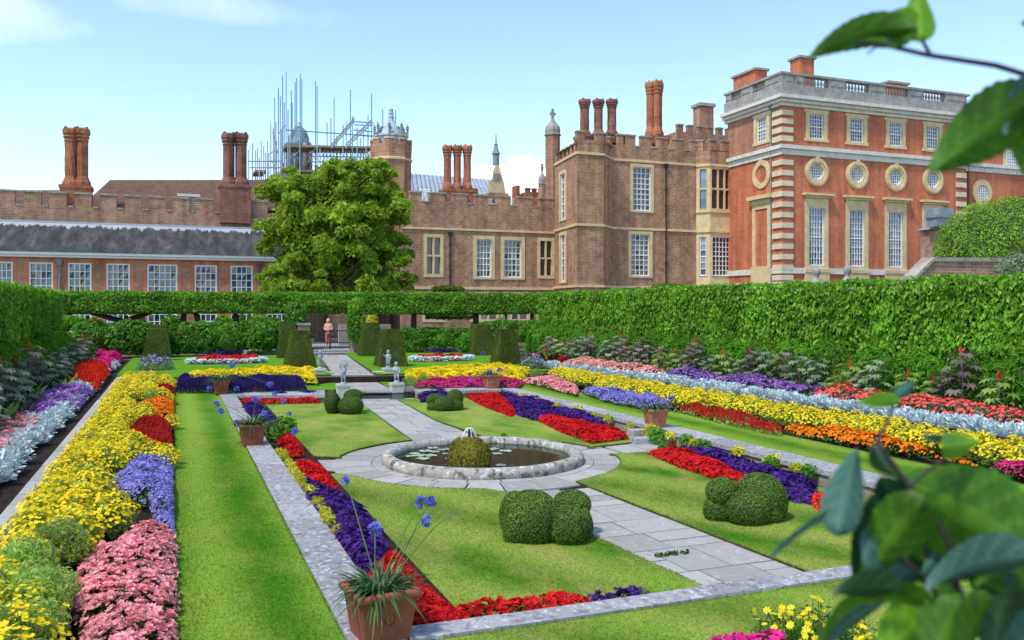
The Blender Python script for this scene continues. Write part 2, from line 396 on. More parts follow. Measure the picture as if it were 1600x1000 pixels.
M['top'] = plain_mat('pink_top', (.75, .38, .32), .08); M['trouser'] = plain_mat('coral_trousers', (.68, .22, .20), .08); M['shoe'] = plain_mat('shoe', (.5, .42, .38), .1)
# ================================================================== GROUND, LAWNS, PATHS
PC = (5.5, 15.5); PR = 1.92                       # pond
HO = [(-1.05, 1.5), (13.25, 1.5), (13.25, 29.6), (-1.05, 31.9)]   # terrace cut into the upper ground
LO = [(1.74, 6.93), (9.98, 6.93), (9.98, 26.3), (1.74, 27.9)]     # sunken middle
M['groundm'] = plain_mat('ground_earth', (.10, .10, .05), .3, .5, .95, .1, (.14, .12, .08))
def ring(geo, inner, outer, z, mi=0):
    n = len(inner)
    geo.add([(x, y, z) for x, y in inner] + [(x, y, z) for x, y in outer], [(i, n + i, n + (i + 1) % n, (i + 1) % n) for i in range(n)], mi)
g = Geo(); ring(g, HO, [(-900, -300), (900, -300), (900, 1500), (-900, 1500)], L2)
struct(g.build('ground', M['groundm'], loc=(0, 0, 0)))
g = Geo(); ring(g, LO, HO, L1 - .06)
for i in range(4):
    a, b = HO[i], HO[(i + 1) % 4]; g.add([(a[0], a[1], L1 - .06), (b[0], b[1], L1 - .06), (b[0], b[1], L2), (a[0], a[1], L2)], [(0, 1, 2, 3)])
struct(g.build('terrace_soil', M['soil'], loc=(0, 0, 0)))
g = Geo(); g.prism(LO, -.4, 0.0); g.prism([(1.745, 7.0), (2.45, 7.0), (2.45, 27.4), (1.745, 27.5)], .0, .13); g.prism([(1.75, 6.985), (5.0, 6.985), (5.0, 7.25), (1.75, 7.35)], .001, .125); struct(g.build('sunken_soil', M['soil'], loc=(0, 0, 0)))

M['tuft'] = leaf_mat('grass_tuft', (.07, .19, .01), (.17, .29, .03), .2)
def lawn(poly, z, mat, thick=.05):
    g = Geo(); n = len(poly)
    g.prism(poly, z - thick, z, 0, 1)
    for i in range(n):                                    # ragged tufts along the cut edge
        a, b = np.array(poly[i]), np.array(poly[(i + 1) % n]); L_ = np.linalg.norm(b - a); k = int(L_ * 130)
        p = a + (b - a) * RNG.random((k, 1)); p = p[p[:, 1] < 24]; k = len(p); d = (b - a) / max(L_, 1e-6); nr = np.array([-d[1], d[0]])
        P = np.c_[p + RNG.normal(size=(k, 2)) * .008, np.full(k, z + .004)]; leaves(g, P, np.tile([nr[0], nr[1], .4], (k, 1)), .034, .008, .7, 2, tdir=np.tile([0, 0, 1.], (k, 1)) + RNG.normal(size=(k, 3)) * .7)
    A_ = area(poly); q = sample_poly(poly, int(A_ * 2600)); dq = np.hypot(q[:, 0], q[:, 1]); q = q[RNG.random(len(q)) < np.clip((21 - dq) / 9, 0, 1)]; k = len(q)
    if k: P = np.c_[q, np.full(k, z + .007)]; hn = unit(np.c_[RNG.normal(size=(k, 2)), np.full(k, .5)]); leaves(g, P, hn, .018, .0055, .3, 0, tdir=np.tile([0, 0, 1.], (k, 1)) + RNG.normal(size=(k, 3)) * .8)
    return struct(g.build('lawn', [mat, M['lawn_edge'], M['tuft']], loc=(0, 0, 0)))
def arc(a0, a1, r, n=12): return [(PC[0] + r * math.cos(math.radians(a0 + (a1 - a0) * i / n)), PC[1] + r * math.sin(math.radians(a0 + (a1 - a0) * i / n))) for i in range(n + 1)]
PL = 2.62
nl = [(2.60, 15.05)] + [p for p in arc(197, 251, PL + .12)] + [(4.93, 12.4), (4.95, 9.7), (5.12, 7.5), (4.30, 7.35), (3.43, 7.3), (2.46, 7.4), (2.46, 15.0)]
lawn(nl, L0, M['lawn_low'])
fr = [(8.75, 15.0), (7.98, 15.05)] + arc(-12, -64, PL) + [(6.22, 12.9), (6.48, 7.45), (9.7, 7.3), (9.7, 14.9)]
lawn(fr, L0, M['lawn_low'])
fl = [(2.46, 17.0), (3.0, 16.62)] + arc(155, 104, PL + .2) + [(4.85, 19.6), (5.12, 24.2), (5.38, 27.0), (2.46, 27.5)]
lawn(fl, L0, M['lawn_low2'])
f2 = [(9.15, 16.2), (7.95, 15.95)] + arc(9, 68, PL) + [(6.24, 21.2), (6.55, 26.55), (9.7, 26.0), (9.7, 16.3)]
lawn(f2, L0, M['lawn_low2'])
# middle terrace
lawn([(0, 2), (1.29, 2), (1.27, 28.9), (0, 29.2)], L1, M['lawn_mid'])
lawn([(1.30, 2), (10.4, 2), (10.4, 6.66), (5.9, 6.70), (1.30, 6.70)], L1, M['lawn_low'])
lawn([(0, 29.21)] + [(1.275, 28.95)] + GP([(345, 613), (531, 608.5), (524, 597), (490, 601.5)], L1) + [(0, 31.0)], L1, M['lawn_far'])
lawn(GP([(612, 608), (680, 607), (770, 603.5)], L1) + [(10.50, 26.9)] + [(11.9, 27.2)] + GP([(797, 598), (650, 601), (590, 595)], L1), L1, M['lawn_far'])
lawn([(10.55, 2), (12.05, 2), (11.95, 27.15), (10.52, 26.85)], L1, M['lawn_mid'])
# upper terrace
pf = GP([(498, 555), (541, 555), (584, 587), (522, 587)], L2)
lawn([(-1.95, 33.9), (-1.9, 46.5), (pf[0][0] - .12, 46.3)] + [(pf[3][0] - .12, pf[3][1]), (-1.05, 32.3)], L2 + .05, M['lawn_far'])
lawn([(pf[1][0] + .12, 46.0), (16.2, 43.5), (13.9, 31.0), (13.3, 30.3), (pf[2][0] + .12, pf[2][1])], L2 + .05, M['lawn_far'])

def flagrow(geo, qa, qb, u0, u1, z, rows, cols=(2, 3), gap=.012, th=.02, skip=None):
    """random rows of slabs between the edge lines qa(t), qb(t)"""
    t = 0.0; L = math.hypot(qa(1)[0] - qa(0)[0], qa(1)[1] - qa(0)[1])
    while t < 1:
        dt = random.uniform(*rows) / L; t1 = min(1, t + dt)
        if 1 - t1 < .4 * rows[0] / L: t1 = 1
        k = random.randint(*cols); cuts = [0] + sorted((i + random.uniform(-.22, .22)) / k for i in range(1, k)) + [1]
        for c0, c1 in zip(cuts, cuts[1:]):
            ts = (t, t1)
            P = lambda c, tt: (qa(tt)[0] + (qb(tt)[0] - qa(tt)[0]) * c, qa(tt)[1] + (qb(tt)[1] - qa(tt)[1]) * c)
            parts = [(t, t1)]
            if random.random() < .3: m = t + (t1 - t) * random.uniform(.4, .6); parts = [(t, m), (m, t1)]
            for a, b in parts:
                q = [P(c0, a), P(c1, a), P(c1, b), P(c0, b)]; cx = sum(p[0] for p in q) / 4; cy = sum(p[1] for p in q) / 4
                if skip and skip(cx, cy): continue
                q = [(cx + (p[0] - cx) * (1 - gap / max(.05, abs(p[0] - cx))), cy + (p[1] - cy) * (1 - gap / max(.05, abs(p[1] - cy)))) for p in q]
                geo.prism(q, z - th, z + random.uniform(-.003, .003))
        t = t1
def seg(a, b): return lambda t: (a[0] + (b[0] - a[0]) * t, a[1] + (b[1] - a[1]) * t)
def path(name, geo): return struct(geo.build(name, M['flag'], loc=(0, 0, 0)))
ZP = .022
inc = lambda x, y: math.hypot(x - PC[0], y - PC[1]) < 2.85
g = Geo()
flagrow(g, seg((4.85, 6.95), (4.90, 14.5)), seg((6.62, 6.95), (6.20, 14.5)), 0, 1, ZP, (.55, 1.1), skip=inc)
flagrow(g, seg((4.80, 17), (5.35, 27.2)), seg((6.25, 17), (6.62, 26.7)), 0, 1, ZP, (.5, 1.0), skip=inc)
for (r0, r1, n) in ((1.5, 2.12, 22), (2.12, 2.86, 26)):
    ph = random.random()
    for i in range(n):
        a0 = 2 * PI * (i + ph) / n + .006; a1 = 2 * PI * (i + 1 + ph) / n - .006
        am = [a0 + (a1 - a0) * k / 3 for k in range(4)]
        q = [(PC[0] + r0 * math.cos(a), PC[1] + r0 * math.sin(a)) for a in am] + [(PC[0] + (r1 - .012) * math.cos(a), PC[1] + (r1 - .012) * math.sin(a)) for a in am[::-1]]
        g.prism(q, 0.002, ZP + random.uniform(-.003, .003))
flagrow(g, seg((1.8, 15.75), (3.1, 15.3)), seg((1.8, 16.9), (3.1, 16.5)), 0, 1, ZP, (.5, .8), (1, 2), skip=inc)
flagrow(g, seg((7.8, 14.85), (9.9, 14.6)), seg((7.8, 16.1), (9.9, 16.25)), 0, 1, ZP, (.5, .8), (1, 2), skip=inc)
path('path', g)
g = Geo(); pm = GP([(523, 597), (588, 595.5), (618, 611), (541, 611)], L1)
flagrow(g, seg(pm[3], pm[0]), seg(pm[2], pm[1]), 0, 1, L1 - .01, (.6, 1.0)); g.prism(pm, L1 - .055, L1 - .03); path('path', g)
g = Geo(); flagrow(g, seg(pf[3], pf[0]), seg(pf[2], pf[1]), 0, 1, L2 + .025, (.7, 1.2)); path('path', g)
# side walks on the upper level
g = Geo(); flagrow(g, seg((-1.96, 3), (-1.92, 33.6)), seg((-1.08, 3), (-1.10, 33.2)), 0, 1, L2 + .022, (.9, 1.6), (1, 2)); struct(g.build('garden_walk', M['pathstone'], loc=(0, 0, 0)))
g = Geo(); flagrow(g, seg((13.32, 3), (13.32, 29.4)), seg((14.1, 3), (14.1, 29.6)), 0, 1, L2 + .022, (.9, 1.6), (1, 2)); struct(g.build('garden_walk', M['pathstone'], loc=(0, 0, 0)))
g = Geo(); g.prism([(-4.6, 3), (-1.89, 3), (-1.89, 44.5), (-4.6, 44.5)], L2 - .1, L2 + .012); struct(g.build('border_soil', M['soil'], loc=(0, 0, 0)))
g = Geo(); g.prism([(14.11, 3), (17.2, 3), (17.2, 42), (14.4, 40), (13.8, 31)], L2 - .1, L2 + .012); struct(g.build('border_soil', M['soil'], loc=(0, 0, 0)))

# ------------------------------------------------------------------ walls round the sunken middle
def retaining(label, quad, n, z=L1 + .03):
    """quad: outer a, outer b, inner b, inner a"""
    root = thing('retaining_wall', label, 'garden wall', (quad[0][0], quad[0][1], 0), 'low walls round the sunken middle')
    a, b, c, d = quad; cp = Geo()
    cuts = [0] + sorted((i + random.uniform(-.25, .25)) / n for i in range(1, n)) + [1]
    for t0, t1 in zip(cuts, cuts[1:]):
        e = .004; L = lambda p, q, t: (p[0] + (q[0] - p[0]) * t, p[1] + (q[1] - p[1]) * t)
        cp.prism([L(a, b, t0 + e / n), L(a, b, t1 - e / n), L(d, c, t1 - e / n), L(d, c, t0 + e / n)], z - .08, z + random.uniform(-.004, .004))
    cp.build('coping', M['coping'], root)
    w = Geo(); k = .06
    m = lambda p, q: (p[0] + (q[0] - p[0]) * k, p[1] + (q[1] - p[1]) * k)
    w.prism([m(a, d), m(b, c), m(c, b), m(d, a)], -.05, z - .083); w.build('wall_face', M['rubble'], root); return root
retaining('long lichen-spotted stone coping beside the left lawn strip, under three terracotta planters', [(1.295, 6.72), (1.275, 28.6), (1.72, 28.3), (1.74, 6.72)], 16)
retaining('pale stone coping crossing the front of the garden, ahead of the red and purple corner bed', [(1.76, 6.70), (10.5, 6.70), (10.5, 6.98), (1.76, 6.98)], 9)
retaining('long stone coping on the right over rubble stonework, with two terracotta planters on it', [(10.5, 6.99), (10.48, 26.6), (9.98, 26.6), (9.86, 6.99)], 15)
retaining('low stone wall behind the far left bed of red and purple flowers', GP([(347, 612), (508, 610), (508, 618), (360, 618.5)], L1 + .02), 6)
retaining('low stone wall running right of the far statues behind purple flowers', GP([(646, 608), (774, 603.8), (783, 609), (652, 613)], L1 + .02), 5)

# steps and plinths
def steps(label, quad, zs):
    root = thing('stone_steps', label, 'steps', (quad[0][0], quad[0][1], zs[0]))
    a, b, c, d = [np.array(p) for p in quad]; n = len(zs) - 1           # a,b front; c,d back
    for i in range(n):
        f0 = i / n
        p = [a + (d - a) * f0, b + (c - b) * f0, c, d]
        g = Geo(); g.prism([tuple(q) for q in p], zs[i], zs[i + 1] - .04)
        q = [p[0] + (a - d) * .03, p[1] + (b - c) * .03, c, d]; g.prism([tuple(r) for r in q], zs[i + 1] - .039, zs[i + 1]); g.build('step', M['flag'], root)
    return root
q0 = G(541, 624, .0); q1 = G(617, 623, 0)
steps('two shallow stone steps between the front pair of small statues', [q0, q1, (q1[0], q1[1] + .62), (q0[0], q0[1] + .62)], [0.0, .12, L1 + .012])
q0 = G(521, 597, L1); q1 = G(586, 595.5, L1)
steps('two shallow stone steps between the rear pair of small statues', [q0, q1, (q1[0], q1[1] + .6), (q0[0], q0[1] + .6)], [L1 - .05, L1 + .10, L2 + .028])

def plinth(px, py, zb, w, h, label):
    w *= .66; h += .06; x, y = G(px, py, zb); y += w / 2; g = Geo(); r = thing('plinth', label, 'plinth', (x, y, zb), 'stone plinths under the statues')
    g.box(x - w / 2, x + w / 2, y - w / 2, y + w / 2, zb - .1, zb + h - .07); g.build('block', M['pale'], r)
    k = Geo(); k.box(x - w / 2 - .02, x + w / 2 + .02, y - w / 2 - .02, y + w / 2 + .02, zb + h - .069, zb + h); k.build('cap', M['pale'], r)
    return x, y, zb + h
ST = [plinth(501, 594, L1, .52, .36, 'square stone plinth under the rear left statue, next to yellow flowers'),
      plinth(538, 625, 0.02, .58, .42, 'square stone plinth under the front left statue, above the clipped ball'),
      plinth(608, 593, L1, .52, .36, 'square stone plinth under the rear right statue, in front of a yew pyramid'),
      plinth(622, 622, 0.02, .58, .42, 'square stone plinth under the front right statue, right of the steps')]
def block(px, py, zb, w, d, h, label, rz=0):
    x, y = G(px, py, zb); g = Geo(); g.box(x - w / 2, x + w / 2, y, y + d, zb - .05, zb + h)
    o = g.build('stone_block', M['coping'] if py > 640 else M['pale']); tag(o, label, 'stone block', 'stone end blocks beside the steps'); return o
block(515, 593, L1, .42, .45, .27, 'plain grey stone block between the rear left plinth and the steps')
block(594, 592, L1, .40, .45, .27, 'plain grey stone block between the steps and the rear right plinth')
block(637, 620, .02, .62, .4, .30, 'rough stone block right of the front right plinth')
o = block(1012, 696, .0, .55, .3, .15, 'pale stone block by the planter at the right end of the cross path'); o.rotation_euler = (0, 0, -.12)
o = block(1002, 684, .02, .4, .3, .17, 'mossy stone block behind the paler one at the cross path end')

# ------------------------------------------------------------------ pond
pond = thing('pond_basin', 'round stone pond basin with a lichen-covered rim and dark water', 'pond basin', (PC[0], PC[1], 0))
g = Geo(); g.lathe([(PR - .02, 0), (PR, .04), (PR + .01, .12), (PR - .03, .18), (PR - .10, .205), (PR - .17, .20), (PR - .22, .165), (PR - .24, .10), (PR - .25, .0), (PR - .26, -.3), (.001, -.3)], (PC[0], PC[1], .0), 72, lobes=9, la=.004)
g.build('rim', M['rim'], pond, True)
g = Geo(); g.lathe([(PR - .245, 0), (.001, 0.0)], (PC[0], PC[1], .085), 48); struct(g.build('water', M['water'], loc=(0, 0, 0)))
mx, my = G(741, 735, .06); my += .42; mx += .05
g = Geo(); P, Nn = ellipsoid_pts((mx, my, .13), (.40, .40, .47), 4200, -.25)
P += Nn * .05 * noise3(P * 4, 3)[:, None]
g.ball((mx, my, .1), (.38, .38, .46), 24, 16, 1, .12, 4)
leaves(g, P, Nn, .075, .016, .5, 0, tdir=np.tile([0, 0, -1.], (len(P), 1)))
r = thing('mossy_mound', 'shaggy moss-covered mound standing in the middle of the pond', 'fountain mound', (mx, my, .05)); g.build('moss', [M['moss'], M['yew_core']], r)
g = Geo(); g.tube([(mx, my, .5), (mx, my, .74)], [.03, .018], 8); g.build('nozzle', M['irondk'], r)
M['spray'] = plain_mat('spray_water', (.85, .88, .92), .05, 5, .1, .6)
g = Geo()
for i in range(9):
    a = 2 * PI * i / 9; pts = [(mx + .012 * math.cos(a) * k + .10 * math.cos(a) * (k / 8) ** 2, my + .10 * math.sin(a) * (k / 8) ** 2, .72 + .26 * (k / 8) - .5 * (k / 8) ** 2) for k in range(9)]
    g.tube(pts, [.009, .009, .008, .007, .007, .006, .006, .005, .004], 4)
tag(g.build('water_jet', M['spray'], smooth=True), 'small white jet of water on top of the mossy mound', 'water jet')
M['pad'] = leaf_mat('lily_pad', (.16, .24, .10), (.36, .43, .30), .1, .35, .5)
g = Geo(); n = 14; v = [(0, 0, .006)] + [(.13 * math.cos(.25 + i * 5.8 / n), .13 * math.sin(.25 + i * 5.8 / n), .008 + .006 * math.sin(i * 2)) for i in range(n + 1)]
g.mixed(v, [(0, i, i + 1) for i in range(1, n + 1)]); pad = g.build('lily_pad', M['pad'], loc=(0, 0, 0))
tag(pad, 'flat pale green lily pad afloat in the round pond', 'lily pad', 'lily pads on the pond')
pads = [(665, 705), (672, 712), (655, 712), (648, 709), (680, 706), (690, 703), (697, 709), (660, 717), (676, 700), (705, 702), (702, 717), (716, 706), (640, 713), (783, 727), (777, 709), (800, 738), (836, 736), (770, 702), (790, 705), (812, 733), (703, 726)]
pads = [p for p in pads]
for i, (x, y) in enumerate(pads):
    a, b = G(x, y, .087); s = random.uniform(.6, 1.1)
    if math.hypot(a - PC[0], b - PC[1]) > PR - .45: k = (PR - .5) / math.hypot(a - PC[0], b - PC[1]); a = PC[0] + (a - PC[0]) * k; b = PC[1] + (b - PC[1]) * k
    place(pad, i == 0, a, b, .089, random.uniform(0, 6), s)
# ================================================================== FLOWER PATCHES
def patch(name, label, cat, poly, zb, h, fol, blo, nl, nb, r, k=5, style='rosette', cup=.3, group=None, lw=(.07, .035), spread=.35, fall=.10, nf=2.2, bz=.0):
    root = thing(name, label, cat, (*np.mean(poly, 0), zb), group); A = area(poly)
    def top(q):
        d, nx = edge_dist(q, poly)
        H = h * (1 - .75 * np.exp(-d / fall)) * (.82 + .36 * noise3(np.c_[q * nf, np.zeros(len(q))], 5))
        nn = unit(np.c_[nx * (np.exp(-d / fall) * 1.2)[:, None] + .25 * noise3(np.c_[q * 6, np.zeros(len(q))], 8)[:, None], np.ones(len(q))]); return H, nn
    q = sample_poly(poly, int(A * nl)); H, nn = top(q); z = zb + H * (RNG.random(len(q)) ** .45)
    g = Geo(); leaves(g, np.c_[q, z], nn, lw[0], lw[1], .7); g.build('foliage', fol, root)
    q = sample_poly(poly, int(A * nb)); q = q[noise3(np.c_[q * 5.5, np.full(len(q), 3.)], 31) > -.55 - .3 * RNG.random(len(q))]; H, nn = top(q); P = np.c_[q, zb + H * (1 + .1 * RNG.random(len(q))) + .012 + bz]
    g = Geo()
    if style == 'rosette': rosettes(g, P, nn, r, k, cup, spread)
    elif style == 'leaf': leaves(g, P, nn, r * 2, r * 1.3, .6)
    elif style == 'spike':
        up = np.tile([0, 0, 1.], (len(P), 1))
        for o in range(2):
            hn = unit(np.c_[RNG.normal(size=(len(P), 2)), np.zeros(len(P))]); leaves(g, P + [0, 0, r], hn, r * 3.2, r * 1.3, .15, tdir=up)
    elif style == 'dome':
        for o in range(3): rosettes(g, P + RNG.normal(size=P.shape) * [r * .7, r * .7, r * .3], nn, r, k, cup, spread)
    g.build('blossoms', blo, root); return root
def pxpatch(label, px, zb, h, fol, blo, nl, nb, r, **kw):
    zt = kw.pop('zt', .6); pl = []; far_right = sum(p[0] for p in px) / len(px) > 850 and zb >= L1
    for i, (x, y) in enumerate(px):                       # near edge measured at its foot, far edge at its flower tops
        ys = [a[1] + (b[1] - a[1]) * (x - a[0]) / (b[0] - a[0]) for a, b in zip(px, px[1:] + px[:1]) if a[0] != b[0] and min(a[0], b[0]) <= x <= max(a[0], b[0])] + [y]
        r_ = .5 if max(ys) - min(ys) < 4 else (y - min(ys)) / (max(ys) - min(ys)); pl.append(G(x, y, zb + h * ((.92 - .72 * r_) if far_right else zt)))
    pl = [(x, max(y, 7.02)) if zb < .2 else (x, y) for x, y in pl]
    return patch(kw.pop('name', 'flower_bed'), label, kw.pop('cat', 'flower bed'), pl, zb, h, fol, blo, nl, nb, r, **kw)
m = M
M['darkgreen'] = leaf_mat('dark_bedding_leaf', (.02, .04, .012), (.07, .11, .02), .2)
# ---- sunken garden, near left
pxpatch('small bed of bright red begonias left of the pond, above the deep purple drift', [(447, 722), (480, 719), (503, 724), (527, 752), (534, 768), (500, 755), (462, 735)], .12, .2, m['green'], m['red'], 900, 1500, .03, k=4)
pxpatch('deep purple heliotrope drift beside the left stone coping', [(458, 734), (500, 755), (534, 768), (570, 790), (598, 830), (600, 866), (572, 880), (545, 868), (512, 826), (480, 782)], .12, .25, m['green'], m['purple'], 1100, 800, .035, style='dome', fall=.16, nf=3.5)
pxpatch('large corner bed of red begonias beside the nearest terracotta planter', [(600, 868), (622, 862), (648, 885), (690, 925), (745, 965), (866, 951), (868, 962), (760, 985), (655, 1000), (590, 985), (575, 890)], .13, .22, m['green'], m['red'], 1100, 1700, .03, k=4)
pxpatch('sparse purple flowers at the foot of the front coping, near the central path', [(900, 949), (930, 934), (985, 918), (1030, 925), (1032, 934), (960, 945)], .13, .16, m['green'], m['purple'], 350, 150, .03, style='dome')
patch('flower_bed', 'low row of red begonias along the inner foot of the front coping', 'flower bed', [(1.9, 7.01), (3.62, 7.01), (3.55, 7.24), (2.7, 7.34), (1.95, 7.4)], .12, .27, m['green'], m['red'], 1100, 1500, .03, k=4)
patch('flower_bed', 'short purple flower row at the right end of the red row along the front coping', 'flower bed', [(3.6, 7.01), (4.25, 7.01), (4.2, 7.2), (3.6, 7.22)], .12, .26, m['green'], m['purple'], 500, 260, .03, style='dome')
# ---- sunken garden, far left
pxpatch('band of red begonias below the far left wall, in front of purple flowers', [(368, 620), (420, 623), (500, 622), (500, 627), (430, 628), (372, 629)], 0, .2, m['green'], m['red'], 700, 1100, .035, k=4)
pxpatch('narrow band of purple heliotrope along the far left wall behind red begonias', [(402, 617), (460, 615), (516, 613), (520, 624), (500, 622), (420, 622)], 0, .27, m['green'], m['purple'], 700, 500, .04, style='dome')
pxpatch('purple heliotrope clump behind the middle left planter', [(376, 632), (400, 628), (432, 652), (440, 668), (415, 672), (392, 652)], .12, .3, m['green'], m['purple'], 800, 500, .035, style='dome')
pxpatch('wedge of red begonias at the corner of the far left lawn, right of a planter', [(432, 668), (445, 664), (470, 690), (474, 706), (450, 708), (436, 690)], .12, .2, m['green'], m['red'], 900, 1500, .03, k=4)
# ---- sunken garden, far right
pxpatch('slanting red begonia bed below the far right planter', [(724, 615), (772, 608), (795, 625), (808, 642), (800, 648), (755, 632)], 0, .2, m['green'], m['red'], 800, 1300, .033, k=4)
pxpatch('long purple heliotrope drift between two red beds along the right coping', [(778, 612), (800, 612), (860, 630), (925, 650), (970, 668), (940, 665), (880, 650), (835, 651), (808, 642), (795, 625)], 0, .27, m['green'], m['purple'], 900, 600, .036, style='dome')
pxpatch('red begonia bed ending at the right cross path, in front of purple heliotrope', [(834, 650), (880, 652), (940, 665), (978, 674), (982, 681), (925, 688), (875, 670)], 0, .22, m['green'], m['red'], 900, 1500, .032, k=4)
pxpatch('small purple heliotrope clump by the wall right of the front right statue', [(650, 614), (700, 611), (706, 621), (660, 624)], 0, .25, m['green'], m['purple'], 700, 500, .04, style='dome')
# ---- sunken garden, near right
pxpatch('red begonia bed between the near right lawn and the purple drift, behind a clipped topiary', [(1012, 703), (1052, 694), (1075, 702), (1140, 730), (1176, 744), (1155, 758), (1110, 740), (1060, 724)], 0, .22, m['green'], m['red'], 1000, 1500, .03, k=4)
pxpatch('purple heliotrope drift along the rubble wall on the near right', [(1062, 692), (1085, 696), (1200, 728), (1275, 752), (1276, 778), (1232, 772), (1176, 746), (1110, 718)], 0, .27, m['green'], m['purple'], 1000, 650, .036, style='dome', fall=.16, nf=3.2)
pxpatch('small patch of red begonias at the far end of the near right purple drift', [(1258, 776), (1290, 770), (1330, 790), (1290, 798)], 0, .2, m['green'], m['scarlet'], 900, 1200, .03, k=4)
# ---- left border between lawn strip and walk
def bed(label, px, h, fol, blo, nl, nb, r, **kw): return pxpatch(label, px, L1, h, fol, blo, nl, nb, r, zt=.8, **kw)
bed('large salmon pink begonia bed filling the front left corner beside the lawn', [(212, 812), (272, 820), (273, 1000), (273, 1060), (118, 1060), (130, 965), (106, 910), (135, 856), (180, 836)], .26, m['darkgreen'], m['pink'], 1700, 520, .026, k=5, cup=.6, fall=.10, nf=6.0, style='dome')
bed('lavender ageratum bed beside the left lawn strip, behind pink begonias', [(171, 738), (202, 714), (270, 706), (272, 812), (243, 795), (232, 768), (189, 761)], .3, m['green'], m['lavender'], 900, 1700, .02, k=6)
bed('dark red salvia bed beside the left lawn strip, behind lavender flowers', [(200, 664), (265, 647), (271, 700), (235, 692)], .32, m['green'], m['salvia'], 900, 600, .03, style='spike')
bed('orange marigold bed beside the far part of the left lawn strip', [(212, 624), (271, 618), (271, 650), (240, 645)], .3, m['green'], m['orange'], 900, 900, .03)
bed('small crimson bed at the far end of the left border', [(238, 596), (272, 600), (273, 620), (262, 612)], .3, m['green'], m['darkred'], 800, 800, .03)
# ---- back of the middle terrace
bed('dark blue salvia band below yellow flowers at the far left', [(276, 590), (350, 587), (470, 586), (478, 602), (380, 604), (276, 604)], .28, m['green'], m['deepblue'], 700, 800, .035, style='spike')
bed('strip of yellow flowers above the dark blue band at the far left', [(283, 584), (350, 578), (420, 573), (495, 574), (496, 590), (400, 588), (290, 592)], .36, m['lime'], m['yellow'], 500, 800, .035)
bed('magenta petunia strip below yellow flowers at the far right of the steps', [(645, 591), (700, 585), (764, 584), (820, 592), (812, 599), (765, 598), (650, 600)], .24, m['green'], m['magenta'], 700, 700, .035)
bed('strip of yellow flowers above the magenta strip, right of the rear steps', [(627, 578), (700, 573), (800, 570), (832, 576), (815, 586), (740, 585), (640, 590)], .38, m['lime'], m['yellow'], 500, 800, .035)
# ---- right border, lawn side
bed('pink begonia bed on the right border, at the left end of the long row', [(816, 592), (870, 588), (904, 604), (902, 618), (860, 607), (822, 598)], .3, m['green'], m['pink'], 800, 900, .036, k=4)
bed('lavender ageratum bed on the right border, between pink and red beds', [(908, 608), (960, 604), (1032, 618), (1050, 632), (1016, 640), (950, 628)], .3, m['green'], m['lavender'], 900, 1700, .022, k=6)
bed('red salvia bed with golden leaf edging, behind the right middle planter', [(1048, 632), (1100, 630), (1190, 650), (1222, 666), (1218, 678), (1150, 664), (1056, 640)], .34, m['lime'], m['salvia'], 900, 700, .03, style='spike')
bed('long orange marigold bed on the right border', [(1224, 664), (1300, 662), (1400, 678), (1500, 704), (1530, 722), (1500, 722), (1400, 705), (1260, 682)], .32, m['green'], m['orange'], 900, 900, .032)
bed('crimson and pink flower bed at the right edge, beyond the orange marigolds', [(1545, 722), (1620, 712), (1660, 752), (1580, 742)], .3, m['green'], m['magenta'], 800, 800, .032)
# ---- right border, hedge side
def hw(label, poly, h, *a, **k): return patch('flower_bed', label, 'flower bed', poly, L2 + .14, h, *a, **k)
def hb(label, px, h, fol, blo, nl, nb, r, **kw): return pxpatch(label, px, L2, h, fol, blo, nl, nb, r, zt=.8, **kw)
hb('red geranium bed at the far end of the right hedge border, behind a yew pyramid', [(818, 549), (850, 546), (884, 556), (886, 566), (850, 562)], .4, m['green'], m['red'], 500, 700, .045)
hw('pale pink begonia bed in the right hedge border', [(14.75, 25.4), (15.6, 25.2), (15.3, 30.8), (14.2, 30.8)], .34, m['green'], m['palepink'], 500, 620, .04)
hw('violet ageratum bed behind the silver row on the right', [(14.92, 17.8), (15.75, 17.6), (15.65, 24.2), (14.85, 24.2)], .38, m['green'], m['violet'], 800, 230, .035, style='dome')
hw('coral red geranium bed behind the silver row at the far right', [(14.95, 7.5), (15.8, 7.5), (15.78, 17.3), (14.92, 17.5)], .40, m['greyg'], m['coral'], 700, 240, .045)
# ---- left border, hedge side
hb('bright magenta petunia bed at the far end of the left hedge border', [(150, 549), (188, 546), (191, 556), (172, 570), (140, 566)], .42, m['green'], m['hotpink'], 500, 700, .045)
hb('scarlet salvia bed in the left hedge border, in front of the magenta bed', [(112, 572), (165, 566), (172, 576), (150, 600), (108, 590)], .4, m['green'], m['scarlet'], 600, 420, .045, style='spike')
hb('violet verbena bed in the left hedge border, behind the silver row', [(52, 618), (105, 596), (146, 604), (120, 628), (40, 668)], .34, m['green'], m['violet'], 650, 420, .035, style='dome')
hb('pale pink begonia bed at the left edge of the picture', [(-60, 650), (30, 640), (80, 648), (40, 690), (-60, 760)], .32, m['lime'], m['pink'], 700, 420, .038, k=4)
